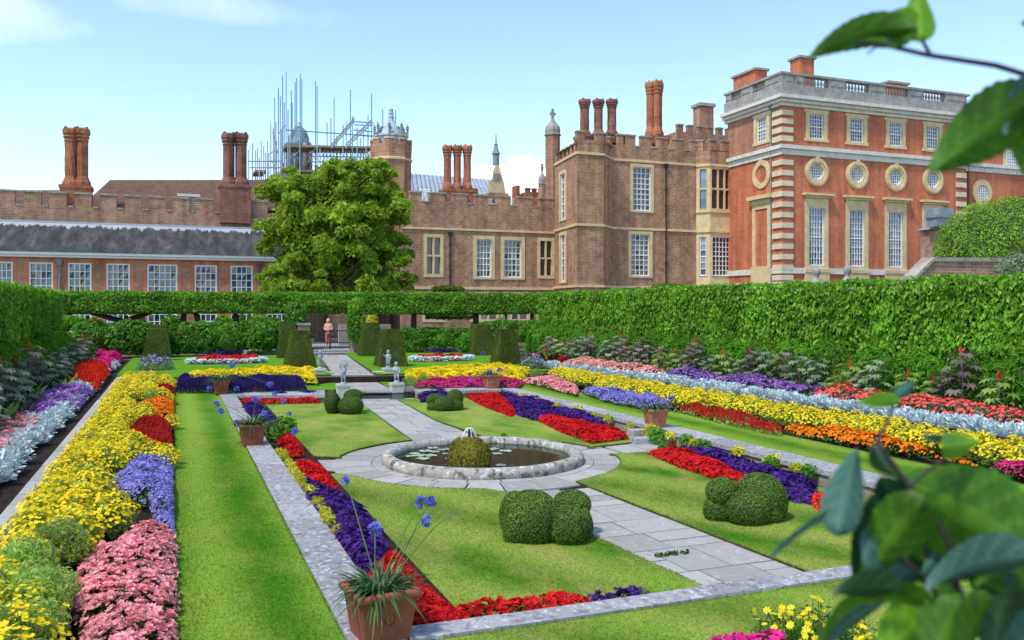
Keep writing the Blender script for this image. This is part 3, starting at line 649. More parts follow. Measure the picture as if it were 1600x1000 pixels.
# ---- round beds on the upper lawn
def round_bed(px, py, rx, ry, l):
    x, y = G(px, py, L2 + .05); E = [(x + rx * math.cos(i * PI / 12), y + ry * math.sin(i * PI / 12)) for i in range(24)]; I = [(x + (rx - .32) * math.cos(i * PI / 12), y + (ry - .32) * math.sin(i * PI / 12)) for i in range(24)]
    root = patch('round_flower_bed', l, 'flower bed', I, L2 + .05, .3, m['green'], m['scarlet'], 400, 700, .05, group=None)
    n = 900; a = RNG.random(n) * 6.283; k = 1 - .34 * RNG.random(n) / rx; q = np.c_[x + rx * k * np.cos(a), y + ry * k * np.sin(a)]
    g = Geo(); rosettes(g, np.c_[q, L2 + .07 + .2 * RNG.random(n)], np.tile([0, -.3, 1.], (n, 1)), .06, 4, .3); g.build('white_edging', m['silver'], root)
    g = Geo(); q = RNG.normal(size=(200, 2)) * [.35, .2] + (x, y + .1); up = np.tile([0, 0, 1.], (200, 1)); leaves(g, np.c_[q, L2 + .42 + .15 * RNG.random(200)], unit(np.c_[RNG.normal(size=(200, 2)), np.zeros(200)]), .14, .05, .2, tdir=up); g.build('salvia_spikes', m['purple'], root)  # upright blue salvia flower spikes in the middle of the bed
    return x, y
RB = [round_bed(355, 567, 1.72, .95, 'round bed of red flowers edged in white on the left upper lawn'), round_bed(690, 563, 1.55, .95, 'round bed of red flowers edged in white on the right upper lawn')]
# ---- near the camera, bottom right
pxpatch('bright magenta petunias at the bottom edge of the picture', [(1075, 985), (1150, 975), (1215, 962), (1240, 975), (1240, 1060), (1060, 1060)], L1, .3, m['green'], m['hotpink'], 900, 500, .036, k=5, zt=.8, cup=.15)

# ================================================================== SINGLE PLANTS
def mound_proto(name, fol, blo, a, h, nl, nb, r, label, cat, k=5):
    root = thing(name, label, cat); P, Nn = ellipsoid_pts((0, 0, h * .25), (a, a, h * .75), nl, -.35); s = .55 + .45 * RNG.random(len(P)); P = P * s[:, None]
    g = Geo(); leaves(g, P, Nn, .085, .028, .8); g.build('foliage', fol, root)
    P, Nn = ellipsoid_pts((0, 0, h * .25), (a, a, h * .78), nb, .12); P += Nn * .05 * noise3(P * 9, 4)[:, None] + RNG.normal(size=P.shape) * .012
    g = Geo(); rosettes(g, P, unit(Nn + [0, 0, .8]), r, k, .2, .3); g.build('blossoms', blo, root); return root
YL = 'rounded clump of small yellow daisy flowers in the left border row'
YR = 'rounded clump of small yellow daisy flowers in the long right border row'
protos = [mound_proto('yellow_daisy_plant', m['lime'], m['yellow'], .27, .44, 340, n, .025, YL, 'flowering plant') for n in (300, 340, 230)]
used = [False] * 3
def spawn(protos, used, i, x, y, z, rz, sc, label, group):
    o = place(protos[i], not used[i], x, y, z, rz, sc, label, group); used[i] = True; return o
excl = [GP(p, L1 + .28) for p in ([(212, 812), (272, 820), (273, 1060), (118, 1060), (106, 910), (135, 856), (180, 836)], [(171, 738), (202, 714), (270, 706), (272, 812), (243, 795), (189, 761)], [(200, 664), (265, 647), (271, 700), (235, 692)], [(212, 624), (271, 618), (271, 650), (240, 645)], [(238, 596), (272, 600), (273, 620)])]
y = 4.2
while y < 31.4:
    if y < 11: y += .06
    for x in (-1.42, -1.05, -.68, -.30, -.10):
        xx = x + random.uniform(-.06, .06); yy = y + random.uniform(-.1, .1)
        if any(in_poly(np.array([xx + a_]), np.array([yy + b_]), e)[0] for e in excl for a_, b_ in ((0, 0), (.26, 0), (.16, .22), (.16, -.22))): continue
        spawn(protos, used, 2 if yy < 9.5 else random.choice((0, 1)), xx, yy, L1 + (.05 if x < -.5 else 0), random.uniform(0, 6), random.uniform(.85, 1.15) * (.7 if x > -.25 else 1), YL, 'yellow clumps of the left border')
    y += .40
y = 9.0
while y < 28.6:
    for x in (12.5, 12.85, 13.12):
        xx = x + random.uniform(-.06, .06); yy = y + random.uniform(-.1, .1)
        if x == 12.5 and yy < 18.5: continue
        if x == 12.5 and yy > 24: continue
        spawn(protos, used, random.choice((0, 1)), xx, yy, L1 + .05, random.uniform(0, 6), random.uniform(.9, 1.15), YR, 'yellow clumps of the right border')
    y += .46
# fine green filler plants between the yellow clumps
lp = thing('feathery_green_plant', 'pale feathery green foliage plant among the yellow clumps of the left border', 'foliage plant')
P, Nn = ellipsoid_pts((0, 0, .1), (.26, .26, .28), 900, -.3); g = Geo(); leaves(g, P * (.6 + .4 * RNG.random(len(P)))[:, None], Nn, .065, .017, .9); g.build('foliage', M['lime'], lp)
fl_ = [(95, 770), (30, 880), (60, 960), (45, 840), (110, 730), (140, 742), (118, 768), (100, 800), (85, 905), (170, 800),  (128, 830), (232, 618), (640, 594), (660, 590), (838, 582)]
for _ in range(11): px_, py_ = random.uniform(-1.45, -.95), random.uniform(5.6, 11.5); place(lp, False, px_, py_, L1 + .17, random.uniform(0, 6), random.uniform(.8, 1.1), 'pale feathery green plant among the yellow clumps', 'feathery plants among the yellow clumps')
for i, (x, y) in enumerate(fl_):
    a, b = G(x, y, L1 + .3); place(lp, i == 0, a, b, L1 + .1, random.uniform(0, 6), random.uniform(.8, 1.05), 'pale feathery green plant among the yellow clumps' , 'feathery plants among the yellow clumps')
# silver edging plants
def silver_proto():
    root = thing('silver_edging_plant', 'silver', 'edging plant'); g = Geo(); n = 46
    a = RNG.random(n) * 6.283; el = .25 + 1.1 * RNG.random(n); d = np.c_[np.cos(a) * np.cos(el), np.sin(a) * np.cos(el), np.sin(el)]; r = .13 + .05 * RNG.random(n)
    for s0, s1 in ((.35, .8), (.75, 1.25), (1.15, 1.6)):
        for o in (-.28, .28):
            side = np.c_[-np.sin(a), np.cos(a), np.zeros(n)]; P = d * (r * (s0 + s1) / 2)[:, None] + side * o * .09 + [0, 0, .03]
            leaves(g, P, unit(np.cross(d, side)), .10, .05, .35, tdir=d + side * o)
    g.build('leaves', M['silver'], root); return root
sp = [silver_proto() for _ in range(3)]; su = [False] * 3
SLL = 'silver-leaved edging plant in the row between left border and dark soil'; SLR = 'silver-leaved edging plant in the long row on the right'
y = 8.6
while y < 43:
    for _ in range(2): spawn(sp, su, random.randrange(3), -2.46 + random.uniform(-.16, .12) - (.12 if _ else -.06), y + _ * .15, L2, random.uniform(0, 6), random.uniform(.95, 1.25), SLL, 'silver edging row on the left')
    y += .34 if y < 25 else .5
y = 10.5
while y < 33:
    x = 14.62 if y < 27 else 14.62 - (y - 27) * .16
    for _ in range(2): spawn(sp, su, random.randrange(3), x + random.uniform(-.1, .1) + (.16 if _ else -.1), y + _ * .15, L2, random.uniform(0, 6), random.uniform(1.0, 1.3), SLR, 'silver edging row on the right')
    y += .36 if y < 25 else .5
# golden edging plants hanging over the coping
def gold_proto(fol, L=.15):
    root = thing('golden_edging_plant', 'gold', 'edging plant'); g = Geo(); P, Nn = ellipsoid_pts((0, 0, .06), (.10, .13, .15), 90, -.1); leaves(g, P, Nn, L, .04, .5, tdir=unit(Nn + [0, 0, .5])); g.build('leaves', fol, root); return root
gp = [gold_proto(M['gold']), gold_proto(M['gold'], .12)]; gu = [False, False]
GLb = 'yellow-green edging plant at the inner foot of the left coping'
for i in range(24):
    t = i / 23; yy = 10.2 + 6.2 * t; spawn(gp, gu, i % 2, 1.82 + random.uniform(-.03, .03), yy, .19, random.uniform(0, 6), random.uniform(.5, .75), GLb, 'golden edging along the left coping')
for i in range(8): spawn(gp, gu, i % 2, 1.95 + random.uniform(-.04, .04), 19.5 + i * .6, .08, random.uniform(0, 6), 1.0, 'yellow-green edging plant by the coping left of the far lawn', 'golden edging by the far left lawn')
for i in range(16): spawn(gp, gu, i % 2, 9.80 + random.uniform(-.08, .04), 9.8 + i * .95 + random.uniform(-.3, .3), .1, random.uniform(0, 6), random.uniform(.8, 1.25), 'yellow-green edging plant growing against the right rubble wall', 'golden edging along the right wall')
# leafy green plants near the pots and blocks
gr = thing('bushy_green_plant', 'g', 'foliage plant'); P, Nn = ellipsoid_pts((0, 0, .2), (.36, .36, .36), 520, -.4); g = Geo(); leaves(g, P * (.6 + .4 * RNG.random(len(P)))[:, None], Nn, .10, .07, .6); g.build('foliage', M['laurel'], gr)
GR = [((428, 690), 0, 1.0, 'dark green bushy geranium right of the middle left planter'), ((445, 672), 0, .8, 'green plant with pale buds behind the middle left planter'), ((1028, 684), .05, .62, 'dark leafy plant below the right middle planter, above the stone blocks'),
      ((1075, 692), .05, .55, 'yellow-green leafy plant against the right wall, behind red begonias'), ((1098, 698), .1, .5, 'trailing leafy plant on the right wall, right of the yellow-green one'), ((1205, 722), .15, .4, 'small tuft hanging from the coping at the near right'), ((1265, 738), .1, .45, 'small yellow-green tuft under the near right coping'), ((1038, 700), .0, .4, 'leafy tuft beside the pale block at the cross path end'),
      ((536, 866), .0, .42, 'green leafy plant between left coping and purple drift, lower one'), ((520, 845), .0, .42, 'green leafy plant between left coping and purple drift, upper one')]
for i, ((x, y), z, s, l) in enumerate(GR): a, b = G(x, y, z + .1); place(gr, i == 0, a, b, z, random.uniform(0, 6), s, l)
# castor plants and dark foliage in the hedge borders
def star_leaf(g, c, d, up, r, mi=0):
    d = Vector(d).normalized(); s = d.cross(Vector(up)).normalized(); n = s.cross(d); c = Vector(c); rn = random.random()
    for j in range(7):
        a = (j - 3) * .62; L = r * (1 - .07 * abs(j - 3)); e = d * math.cos(a) + s * math.sin(a); f = s * math.cos(a) - d * math.sin(a)
        g.add([c[:], (c + e * L * .55 + f * L * .17 - n * L * .03)[:], (c + e * L - n * L * .2)[:], (c + e * L * .55 - f * L * .17 - n * L * .03)[:]], [(0, 1, 2, 3)], mi, [min(1, max(0, rn + random.uniform(-.1, .1)))])
def castor(h, nl, mat, r, spike):
    root = thing('castor_plant', 'c', 'castor plant'); st = Geo(); lf = Geo(); st.tube([(0, 0, 0), (.03, .02, h * .5), (0, 0, h)], [.025, .02, .012], 5)
    for i in range(nl):
        z = h * (.28 + .72 * i / nl); a = i * 2.4 + random.uniform(-.3, .3); L = .30 * (1.15 - .5 * i / nl); p = (L * math.cos(a), L * math.sin(a), z + .10)
        st.tube([(0, 0, z), (p[0] * .6, p[1] * .6, z + .09), p], .007, 4); star_leaf(lf, p, (math.cos(a), math.sin(a), -.45), (0, 0, 1), r * random.uniform(.8, 1.15))
    st.build('stem', M['bronze'], root); lf.build('leaves', mat, root)
    if spike:
        g = Geo(); P, Nn = ellipsoid_pts((0, 0, h + .05), (.035, .035, .10), 50, -1); leaves(g, P, Nn, .045, .025, .5); g.build('flower_spike', M['scarlet'], root)
    return root
cb = [castor(1.25, 20, M['bronze'], .22, True), castor(1.0, 18, M['greyg'], .21, False), castor(1.1, 18, M['bronze'], .20, False), castor(.85, 16, M['lime'], .20, True)]; cu = [False] * 4
CL = ['tall bronze-leaved castor plant with a red spike in the right hedge border', 'grey-green castor plant in the right hedge border', 'dusky bronze castor plant without a spike in the right hedge border', 'shorter green castor plant with a red spike in the right hedge border']
CLL = [l.replace('right hedge border', 'left hedge border') for l in CL]
for i in range(40):
    yy = 13.2 + i * .58 + random.uniform(-.2, .2); k = random.choices((0, 1, 2, 3), (2, 4, 2, 3))[0]; xx = 16.0 + random.uniform(-.2, .2) - max(0, yy - 28) * .04
    spawn(cb, cu, k, xx, yy, L2 + .12, random.uniform(0, 6), random.uniform(.65, 1.1), CL[k], CL[k].split(' in the')[0] + 's on the right')
for i in range(26):
    yy = 17 + i * .9 + random.uniform(-.25, .25); k = random.choices((0, 1, 2), (2, 6, 2))[0]
    spawn(cb, cu, k, -3.55 + random.uniform(-.3, .35), yy, L2, random.uniform(0, 6), random.uniform(.8, 1.15), CLL[k], CLL[k].split(' in the')[0] + 's on the left')
# broad-leaved low filler plants under the castors
def canna(mat, h, n, w):
    root = thing('broad_leaf_plant', 'b', 'foliage plant'); g = Geo()
    for i in range(n):
        a = random.uniform(0, 6.28); d = Vector((math.cos(a) * .45, math.sin(a) * .45, 1)).normalized(); L = h * random.uniform(.6, 1.1); s = Vector((-math.sin(a), math.cos(a), 0)); v = []
        for k in range(6):
            t = k / 5; p = d * L * t + Vector((math.cos(a), math.sin(a), -.6)) * (.22 * L * t * t); ww = w * math.sin(PI * min(1, .12 + t * .88)) * (1 if k < 5 else 0); v += [(p - s * ww)[:], (p + Vector((0, 0, -.02)))[:], (p + s * ww)[:]]
        g.add(v, [(3 * k + j, 3 * k + j + 1, 3 * k + j + 4, 3 * k + j + 3) for k in range(5) for j in range(2)], 0, np.full(10, random.random()))
    g.build('leaves', mat, root); return root
cn = [canna(M['lime'], .55, 9, .06), canna(M['green'], .6, 12, .055), canna(M['bronze'], .7, 9, .06)]; nu = [False] * 3
NL = ['lime green leafy plant below the castor plants', 'dark green leafy plant below the castor plants', 'bronze leafy plant below the castor plants']
for i in range(52):
    yy = 12.5 + i * .45; k = random.choices((0, 1, 2), (2, 4, 1))[0]; spawn(cn, nu, k, 15.82 + random.uniform(-.12, .15) - max(0, yy - 28) * .06, yy, L2 + .1, random.uniform(0, 6), random.uniform(.8, 1.2), NL[k] + ' on the right', NL[k] + ' on the right')
for i in range(40):
    yy = 12 + i * .8; k = random.choices((0, 1, 2), (2, 3, 2))[0]; spawn(cn, nu, k, -3.3 + random.uniform(-.35, .45), yy, L2, random.uniform(0, 6), random.uniform(.8, 1.3), NL[k] + ' on the left', NL[k] + ' on the left')
# loose daisies near the camera
dz = thing('yellow_daisy_plant', 'loose clump of yellow daisies behind the big dark leaves, bottom right', 'flowering plant', (*G(1272, 985, L1 + .15), L1)); x0, y0_ = G(1272, 985, L1 + .15)
g = Geo(); f_ = Geo(); n = 75; a = RNG.random((n, 2)) - .5; P = np.c_[x0 + a[:, 0] * .75, y0_ + a[:, 1] * .7 , L1 + .14 + .15 * RNG.random(n)]
for p in P: g.tube([(p[0] * .7 + x0 * .3, p[1] * .7 + y0_ * .3, L1), tuple(p)], .004, 3)
rosettes(f_, P, np.tile([-.1, -.4, 1.], (n, 1)), .033, 7, .1, .35, wide=.8); q = np.c_[x0 + (RNG.random(320) - .5) * .75, y0_ + (RNG.random(320) - .5) * .7, L1 + .25 * RNG.random(320)]; leaves(g, q, np.tile([0, 0, 1.], (320, 1)), .07, .02, 1.0)
g.build('foliage', M['green'], dz); f_.build('blossoms', M['yellow'], dz)
# soft blue clumps by the pyramids
bc = thing('blue_flower_clump', 'b', 'flowering plant'); P, Nn = ellipsoid_pts((0, 0, .15), (.62, .5, .42), 900, -.3); g = Geo(); leaves(g, P * (.6 + .4 * RNG.random(len(P)))[:, None], Nn, .12, .03, .8); g.build('foliage', M['greyg'], bc)
P, Nn = ellipsoid_pts((0, 0, .2), (.62, .5, .46), 120, .2); g = Geo(); rosettes(g, P, Nn, .04, 5, .3); g.build('blossoms', M['lavender'], bc)
place(bc, True, *G(243, 580, L2), L2, 0, (1.15, 1, 1), 'grey-green clump with blue flowers in front of the far left yew pyramid'); place(bc, False, *G(832, 578, L2), L2, 1, 1.0, 'grey-green clump with blue flowers right of the far right yew pyramid')
# little weeds in the paving
wd = Geo(); q = sample_poly(GP([(1022, 868), (1075, 862), (1077, 866), (1024, 873)], .02), 160); leaves(wd, np.c_[q, .025 + .025 * RNG.random(160)], np.tile([0, 0, 1.], (160, 1)), .04, .02, .8)
tag(wd.build('weeds', M['green']), 'line of small green weeds in a joint of the near path', 'weeds')
wd = Geo(); q = sample_poly(GP([(783, 683), (793, 683), (793, 686), (783, 686)], .03), 90); leaves(wd, np.c_[q, .03 + .09 * RNG.random(90)], np.tile([0, 0, 1.], (90, 1)), .06, .03, .8)
tag(wd.build('weeds', M['laurel']), 'small green tuft at the lawn edge behind the pond', 'weeds')
# ================================================================== HEDGES AND TOPIARY
def box_pts(quad, z0, z1, dens, top=True, faces=(0, 1, 2, 3), bottom=False):
    P, Nn = [], []; c = np.mean(quad, 0)
    for i in faces:
        a, b = np.array(quad[i]), np.array(quad[(i + 1) % 4]); L = np.linalg.norm(b - a); n = int(L * (z1 - z0) * dens)
        if n < 1: continue
        u = RNG.random(n); p = a + (b - a) * u[:, None]; nr = np.array([(b - a)[1], -(b - a)[0]]) / L
        if nr @ ((a + b) / 2 - c) < 0: nr = -nr
        P.append(np.c_[p, z0 + (z1 - z0) * RNG.random(n)]); Nn.append(np.tile([nr[0], nr[1], .25], (n, 1)))
    for f, z, s in ((top, z1, 1), (bottom, z0, -1)):
        if f:
            n = int(area(quad) * dens); a, b, c_, d = [np.array(q) for q in quad]; u = RNG.random((n, 1)); w = RNG.random((n, 1))
            q = (a * (1 - u) + b * u) * (1 - w) + (d * (1 - u) + c_ * u) * w; P.append(np.c_[q, np.full(n, z)]); Nn.append(np.tile([0, 0, float(s)], (n, 1)))
    return np.concatenate(P), unit(np.concatenate(Nn))
def hedge(name, label, cat, quad, z0, z1, mat, L=.13, W=.08, dens=420, amp=.09, inset=.15, parent=None, faces=(0, 1, 2, 3), bottom=False, spread=.55, droop=False, hair=.10):
    g = Geo(); P, Nn = box_pts(quad, z0, z1, dens, True, faces, bottom)
    P = P + Nn * (amp * noise3(P * 1.6, 2) + .6 * amp * noise3(P * 5, 4) + hair * (RNG.random(len(P)) ** 3))[:, None] - [0, 0, .0]
    leaves(g, P, Nn, L, W, spread, 0, tdir=np.tile([0, 0, -1.], (len(P), 1)) if droop else None)
    c = np.mean(quad, 0); q = [tuple(c + (np.array(p) - c) * (1 - 2 * inset / max(.6, np.linalg.norm(np.array(p) - c)))) for p in quad]
    ins = []
    for p in quad:
        d = c - np.array(p); ins.append((p[0] + np.sign(d[0]) * inset, p[1] + np.sign(d[1]) * inset))
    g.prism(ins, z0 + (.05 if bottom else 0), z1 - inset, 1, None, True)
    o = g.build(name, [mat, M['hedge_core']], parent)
    if parent is None: tag(o, label, cat)
    return o
HT = 3.56
hedge('clipped_hedge', 'tall clipped green hedge along the left edge of the garden', 'hedge', [(-5.6, 10), (-4.4, 10), (-4.55, 41.5), (-5.8, 41.5)], L2, HT, M['hedge'], .12, .07, 420, faces=(0, 1, 2))
hedge('clipped_hedge', 'tall clipped bright green hedge along the whole right side of the garden', 'hedge', [(16.95, 9), (18.3, 9), (18.4, 39.8), (17.1, 39.8)], L2, HT + .02, M['hedge'], .14, .085, 430, faces=(0, 2, 3), droop=True)
# soft shrubs along the hedge feet
fs = thing('feathery_shrub', 'f', 'shrub'); g = Geo(); P, Nn = ellipsoid_pts((0, 0, .5), (.5, .95, .95), 2300, -.5); P = P + Nn * (.13 * noise3(P * 4, 6))[:, None]
leaves(g, P, Nn, .17, .05, .6, tdir=np.tile([0, 0, -.6], (len(P), 1)) + Nn); g.ball((0, 0, .5), (.38, .8, .8), 14, 8, 1); g.build('foliage', [M['fern'], M['hedge_core']], fs)
for i in range(19):
    yy = 11 + i * 1.55; place(fs, i == 0, 16.75, yy, L2 + .1, 0 if i % 2 else PI, (random.uniform(.9, 1.1), 1, random.uniform(.9, 1.15)), 'soft feathery green shrub at the foot of the right hedge', 'feathery shrubs along the right hedge')
for i in range(13): place(fs, False, -4.2, 16 + i * 1.9, L2, 0 if i % 2 else PI, (1, 1.15, random.uniform(.9, 1.15)), 'soft feathery green shrub at the foot of the left hedge', 'feathery shrubs along the left hedge')

# pleached hedges on trunks across the back
def tube_obj(name, pts, rad, mat, parent, k=7): g = Geo(); g.tube(pts, rad, k); return g.build(name, mat, parent, True)
YP = 49.4
def at(px, py, Y): u = (px - 800) / FPX; t = Y / (C_ - u * S_); return (t * (S_ + u * C_), Y, ZC - (py - HY) / FPX * t)
def zt(py, px, Y): return at(px, py, Y)[2]
x0, x1 = at(92, 470, YP)[0], at(536, 470, YP)[0]; z0, z1 = zt(487, 300, YP), zt(459, 300, YP)
r = thing('pleached_hedge', 'clipped hedge raised on bare trunks at the back left, before the brick orangery', 'hedge', (x0, YP, L2))
hedge('crown', '', '', [(x0, YP - .6), (x1, YP - .6), (x1, YP + .6), (x0, YP + .6)], z0, z1, M['hedge2'], .16, .10, 420, .06, .14, r, bottom=True)
for (a, b, lean) in ((180, 212, -38), (206, 170, 28), (286, 286, 2), (309, 311, -3), (368, 370, 0), (460, 462, 0)):
    p0 = at(a, 523, YP); p1 = at((a + b) / 2 + lean * .1, 503, YP); p2 = at(a + lean, 488, YP); p3 = at(a + lean * 1.6, 484, YP); tube_obj('trunk', [p0[:2] + (L2 - .05,), p0, p1, p2, p3], [.24, .2, .17, .13, .08], M['barkdark'], r)
x0, x1 = at(540, 470, YP)[0], at(857, 470, YP)[0]; z0, z1 = zt(488, 700, YP), zt(460, 700, YP)
r = thing('pleached_hedge', 'clipped hedge raised on bare trunks at the back right, before the Tudor building', 'hedge', (x0, YP, L2))
hedge('crown', '', '', [(x0, YP - .6), (x1, YP - .6), (x1, YP + .6), (x0, YP + .6)], z0, z1, M['hedge2'], .16, .10, 420, .06, .14, r, bottom=True)
for a, w in ((646, .2), (743, .22), (790, .09), (831, .14), (846, .14)): p0 = at(a, 520, YP); p1 = at(a + 1, 486, YP); tube_obj('trunk', [p0[:2] + (L2 - .05,), p0, p1], [w, w * .9, w * .8], M['barkdark'], r)
# archway growth over the gate
def bush(name, label, cat, c, rr, mat, n, L, W, amp=.14, group=None, core=True, spread=.6, kc=.74):
    g = Geo(); P, Nn = ellipsoid_pts(c, rr, n, -.7); P = P + Nn * (min(rr) * amp * 1.6 * noise3(P * 2.2 / max(.4, min(rr)), 3) - min(rr) * .25 * RNG.random(len(P)) ** 2)[:, None]
    leaves(g, P, Nn, L, W, spread)
    if core: g.ball(c, [x * kc for x in rr], 14, 9, 1, .1)
    return tag(g.build(name, [mat, M['hedge_core']]), label, cat, group)
def pbush(name, label, cat, px, py, rx, ry, t, mat, n, L, W, **k):
    c = DP(px, py, t); return bush(name, label, cat, c, (rx * t / FPX, max(rx * .8 * t / FPX, .25), ry * t / FPX), mat, n, L, W, **k)
tg = depth(*at(515, 550, 46.6)[:2])
pbush('climber', 'leafy climber bridging the gap between the two raised hedges above the gate', 'climbing plant', 510, 475, 40, 11, depth(*at(510, 475, YP)[:2]), M['hedge2'], 1500, .17, .1)
pbush('climber', 'leafy climber hanging down over the brick pier right of the gate', 'climbing plant', 556, 505, 14, 40, tg - .3, M['hedge2'], 1500, .16, .1)
pbush('climber', 'leafy climber hanging left of the gate behind a yew pyramid', 'climbing plant', 462, 500, 18, 30, tg + .2, M['laurel'], 1300, .16, .1)
# dark laurels and low hedge at the back
for px, py, rx, ry, l in ((145, 532, 34, 30, 'dark laurel shrub furthest left, behind the castor plants'), (205, 532, 42, 32, 'broad dark laurel shrub left of the far left yew pyramid'), (302, 531, 40, 30, 'glossy laurel shrub right of the far left yew pyramid'),
                         (352, 533, 34, 30, 'laurel shrub behind the ball tree on the left lawn'), (412, 526, 40, 30, 'round bright laurel shrub left of the gate, behind two yew pyramids')):
    pbush('laurel_shrub', l, 'shrub', px, py, rx, ry, depth(*at(px, 550, 46.2)[:2]), M['laurel'], 2600, .2, .11)
q = [at(632, 540, 45.6)[:2], at(760, 540, 45.0)[:2]]
hedge('low_hedge', 'low loosely clipped hedge across the back right, between the yew pyramids', 'hedge', [q[0], q[1], (q[1][0], q[1][1] + .9), (q[0][0], q[0][1] + .9)], L2, zt(516, 690, 45.6), M['laurel'], .16, .09, 420, .1, .12)
pbush('leafy_shrub', 'bright green shrub right of the ball tree on the right lawn', 'shrub', 735, 538, 22, 20, depth(*G(735, 556, L2)) + .4, M['fern'], 1300, .2, .06)
pbush('leafy_shrub', 'light green leafy shrub between the far right yew pyramid and the right hedge', 'shrub', 838, 520, 30, 18, depth(*at(838, 540, 42)[:2]), M['fern'], 1500, .2, .08)
pbush('leafy_shrub', 'bright green shrub behind the two right-hand yew pyramids', 'shrub', 790, 522, 26, 24, depth(*at(790, 545, 44.5)[:2]), M['laurel'], 1500, .2, .1)

# ball trees on the round beds
for (x, y), pxr, lab in ((RB[0], 19, 'small ball-headed tree standing in the left round flower bed'), (RB[1], 16, 'small ball-headed tree standing in the right round flower bed')):
    t = depth(x, y); R = pxr * t / FPX * .62; r = thing('ball_tree', lab, 'standard tree', (x, y, L2)); z = zt(534, 355, y) if pxr == 19 else zt(533, 690, y)
    tube_obj('trunk', [(x, y, L2), (x + .02, y, z)], [.035, .03], M['bark'], r, 6)
    g = Geo(); P, Nn = ellipsoid_pts((x, y, z), (R, R, R * .95), 1500, -1); P += Nn * (.05 * noise3(P * 6, 2))[:, None]; leaves(g, P, Nn, .08, .05, .5); g.ball((x, y, z), R * .85, 14, 9, 1); g.build('crown', [M['laurel' if pxr == 19 else 'fern'], M['hedge_core']], r)

# yew pyramids
def pyramid(px0, px1, pyb, pxt0, pxt1, pyt, label, tone=0):
    cx = (px0 + px1) / 2; x, y = G(cx, pyb, L2); t = depth(x, y); w = (px1 - px0) * t / FPX * .98; h = (pyb - pyt) * t / FPX; wt = w * (pxt1 - pxt0) / (px1 - px0)
    y += w / 2; root = thing('yew_pyramid', label, 'topiary', (x, y, L2), 'clipped yew pyramids on the upper lawn'); g = Geo()
    cs = ((-1, -1), (1, -1), (1, 1), (-1, 1)); lo = [np.array((x + a * w / 2, y + b * w / 2, L2 + .02)) for a, b in cs]; hi = [np.array((x + a * wt / 2, y + b * wt / 2, L2 + h)) for a, b in cs]
    for i in range(4):
        a, b, c, d = lo[i], lo[(i + 1) % 4], hi[(i + 1) % 4], hi[i]; nr = np.cross(b - a, d - a); nr /= np.linalg.norm(nr); n = 2600
        v = RNG.random((n, 1)); u = RNG.random((n, 1)); k = RNG.random((n, 1)) < (1 - .45 * v); u = np.where(k, u, RNG.random((n, 1)))
        P = (a * (1 - u) + b * u) * (1 - v) + (d * (1 - u) + c * u) * v; P += nr * (.025 * noise3(P * 3, 2))[:, None]; leaves(g, P, np.tile(nr, (n, 1)), .05, .022, .5)
    u, v = RNG.random((2, 700, 1)); P = (hi[0] * (1 - u) + hi[1] * u) * (1 - v) + (hi[3] * (1 - u) + hi[2] * u) * v; leaves(g, P, np.tile([0, 0, 1.], (700, 1)), .05, .022, .4)
    e = .012; V = [p + [0, 0, 0] for p in lo] + [p - [0, 0, .02] for p in hi]; c0 = np.array((x, y, 0)); V = [np.array((x + (p[0] - x) * (1 - e * 2), y + (p[1] - y) * (1 - e * 2), p[2])) for p in V]
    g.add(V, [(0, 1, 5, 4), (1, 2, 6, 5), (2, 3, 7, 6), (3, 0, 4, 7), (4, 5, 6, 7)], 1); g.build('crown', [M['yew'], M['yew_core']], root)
    return root
pyramid(222, 263, 566, 231, 252, 514, 'dark yew pyramid furthest left, nearer one of its pair')
pyramid(226, 268, 561, 234, 259, 508, 'dark yew pyramid half hidden behind the furthest left one')
pyramid(435, 470, 561, 445, 467, 505, 'yew pyramid behind another, left of the gate and furthest from us')
pyramid(447, 496, 577, 460, 485, 517, 'large yew pyramid left of the central path, behind the rear left statue')
pyramid(564, 602, 558, 577, 600, 505, 'yew pyramid right of the gate with a lit left side')
pyramid(592, 640, 575, 603, 626, 515, 'large yew pyramid right of the central path, behind the rear right statue')
pyramid(737, 777, 557, 746, 770, 507, 'yew pyramid on the right lawn, further one of the right-hand pair')
pyramid(777, 819, 571, 789, 812, 515, 'yew pyramid nearest the right border, just left of the red geraniums')

# clipped lobed box topiaries
def topiary(base, lobes, label, n=5200):
    bx, by = G(*base, L0); t0 = depth(bx, by) + .35; root = thing('box_topiary', label, 'topiary', (bx, by + .35, L0)); E = []
    for px, py, rx, ry, dd in lobes:
        c = DP(px, py, t0 + dd); s = (t0 + dd) / FPX; E.append((np.array(c), np.array((rx * s, (rx + ry) * .5 * s, ry * s))))
    g = Geo(); tot = sum(r[0] * r[2] for _, r in E)
    for c, r in E:
        g.ball(c, r * .935, 26, 16, 1, .0, 3); P, Nn = ellipsoid_pts(c, r, int(2.1 * n * r[0] * r[2] / tot), -.95)
        k = np.ones(len(P), bool)
        for c2, r2 in E:
            if c2 is not c: k &= ((((P - c2) / r2) ** 2).sum(1) > .93)
        k &= P[:, 2] > L0 - .02; P, Nn = P[k], Nn[k]; P += Nn * (.008 * r.min() / .3 * noise3(P * 4, 3))[:, None]; leaves(g, P, Nn, .024, .013, .55)
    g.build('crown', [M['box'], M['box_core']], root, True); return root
topiary((855, 853), [(832, 812, 46, 46, 0), (805, 806, 24, 38, .05), (806, 835, 20, 20, -.1), (888, 824, 35, 34, -.12), (893, 789, 31, 24, .3), (912, 822, 13, 28, .1)], 'large lobed box topiary on the near left lawn, beside the central path', 14000)
topiary((1165, 822), [(1187, 783, 42, 44, .12), (1168, 796, 35, 31, -.15), (1129, 768, 27, 22, .05), (1122, 798, 23, 25, .05), (1196, 800, 32, 26, .0)], 'large lobed box topiary on the near right lawn, in front of red begonias', 13000)
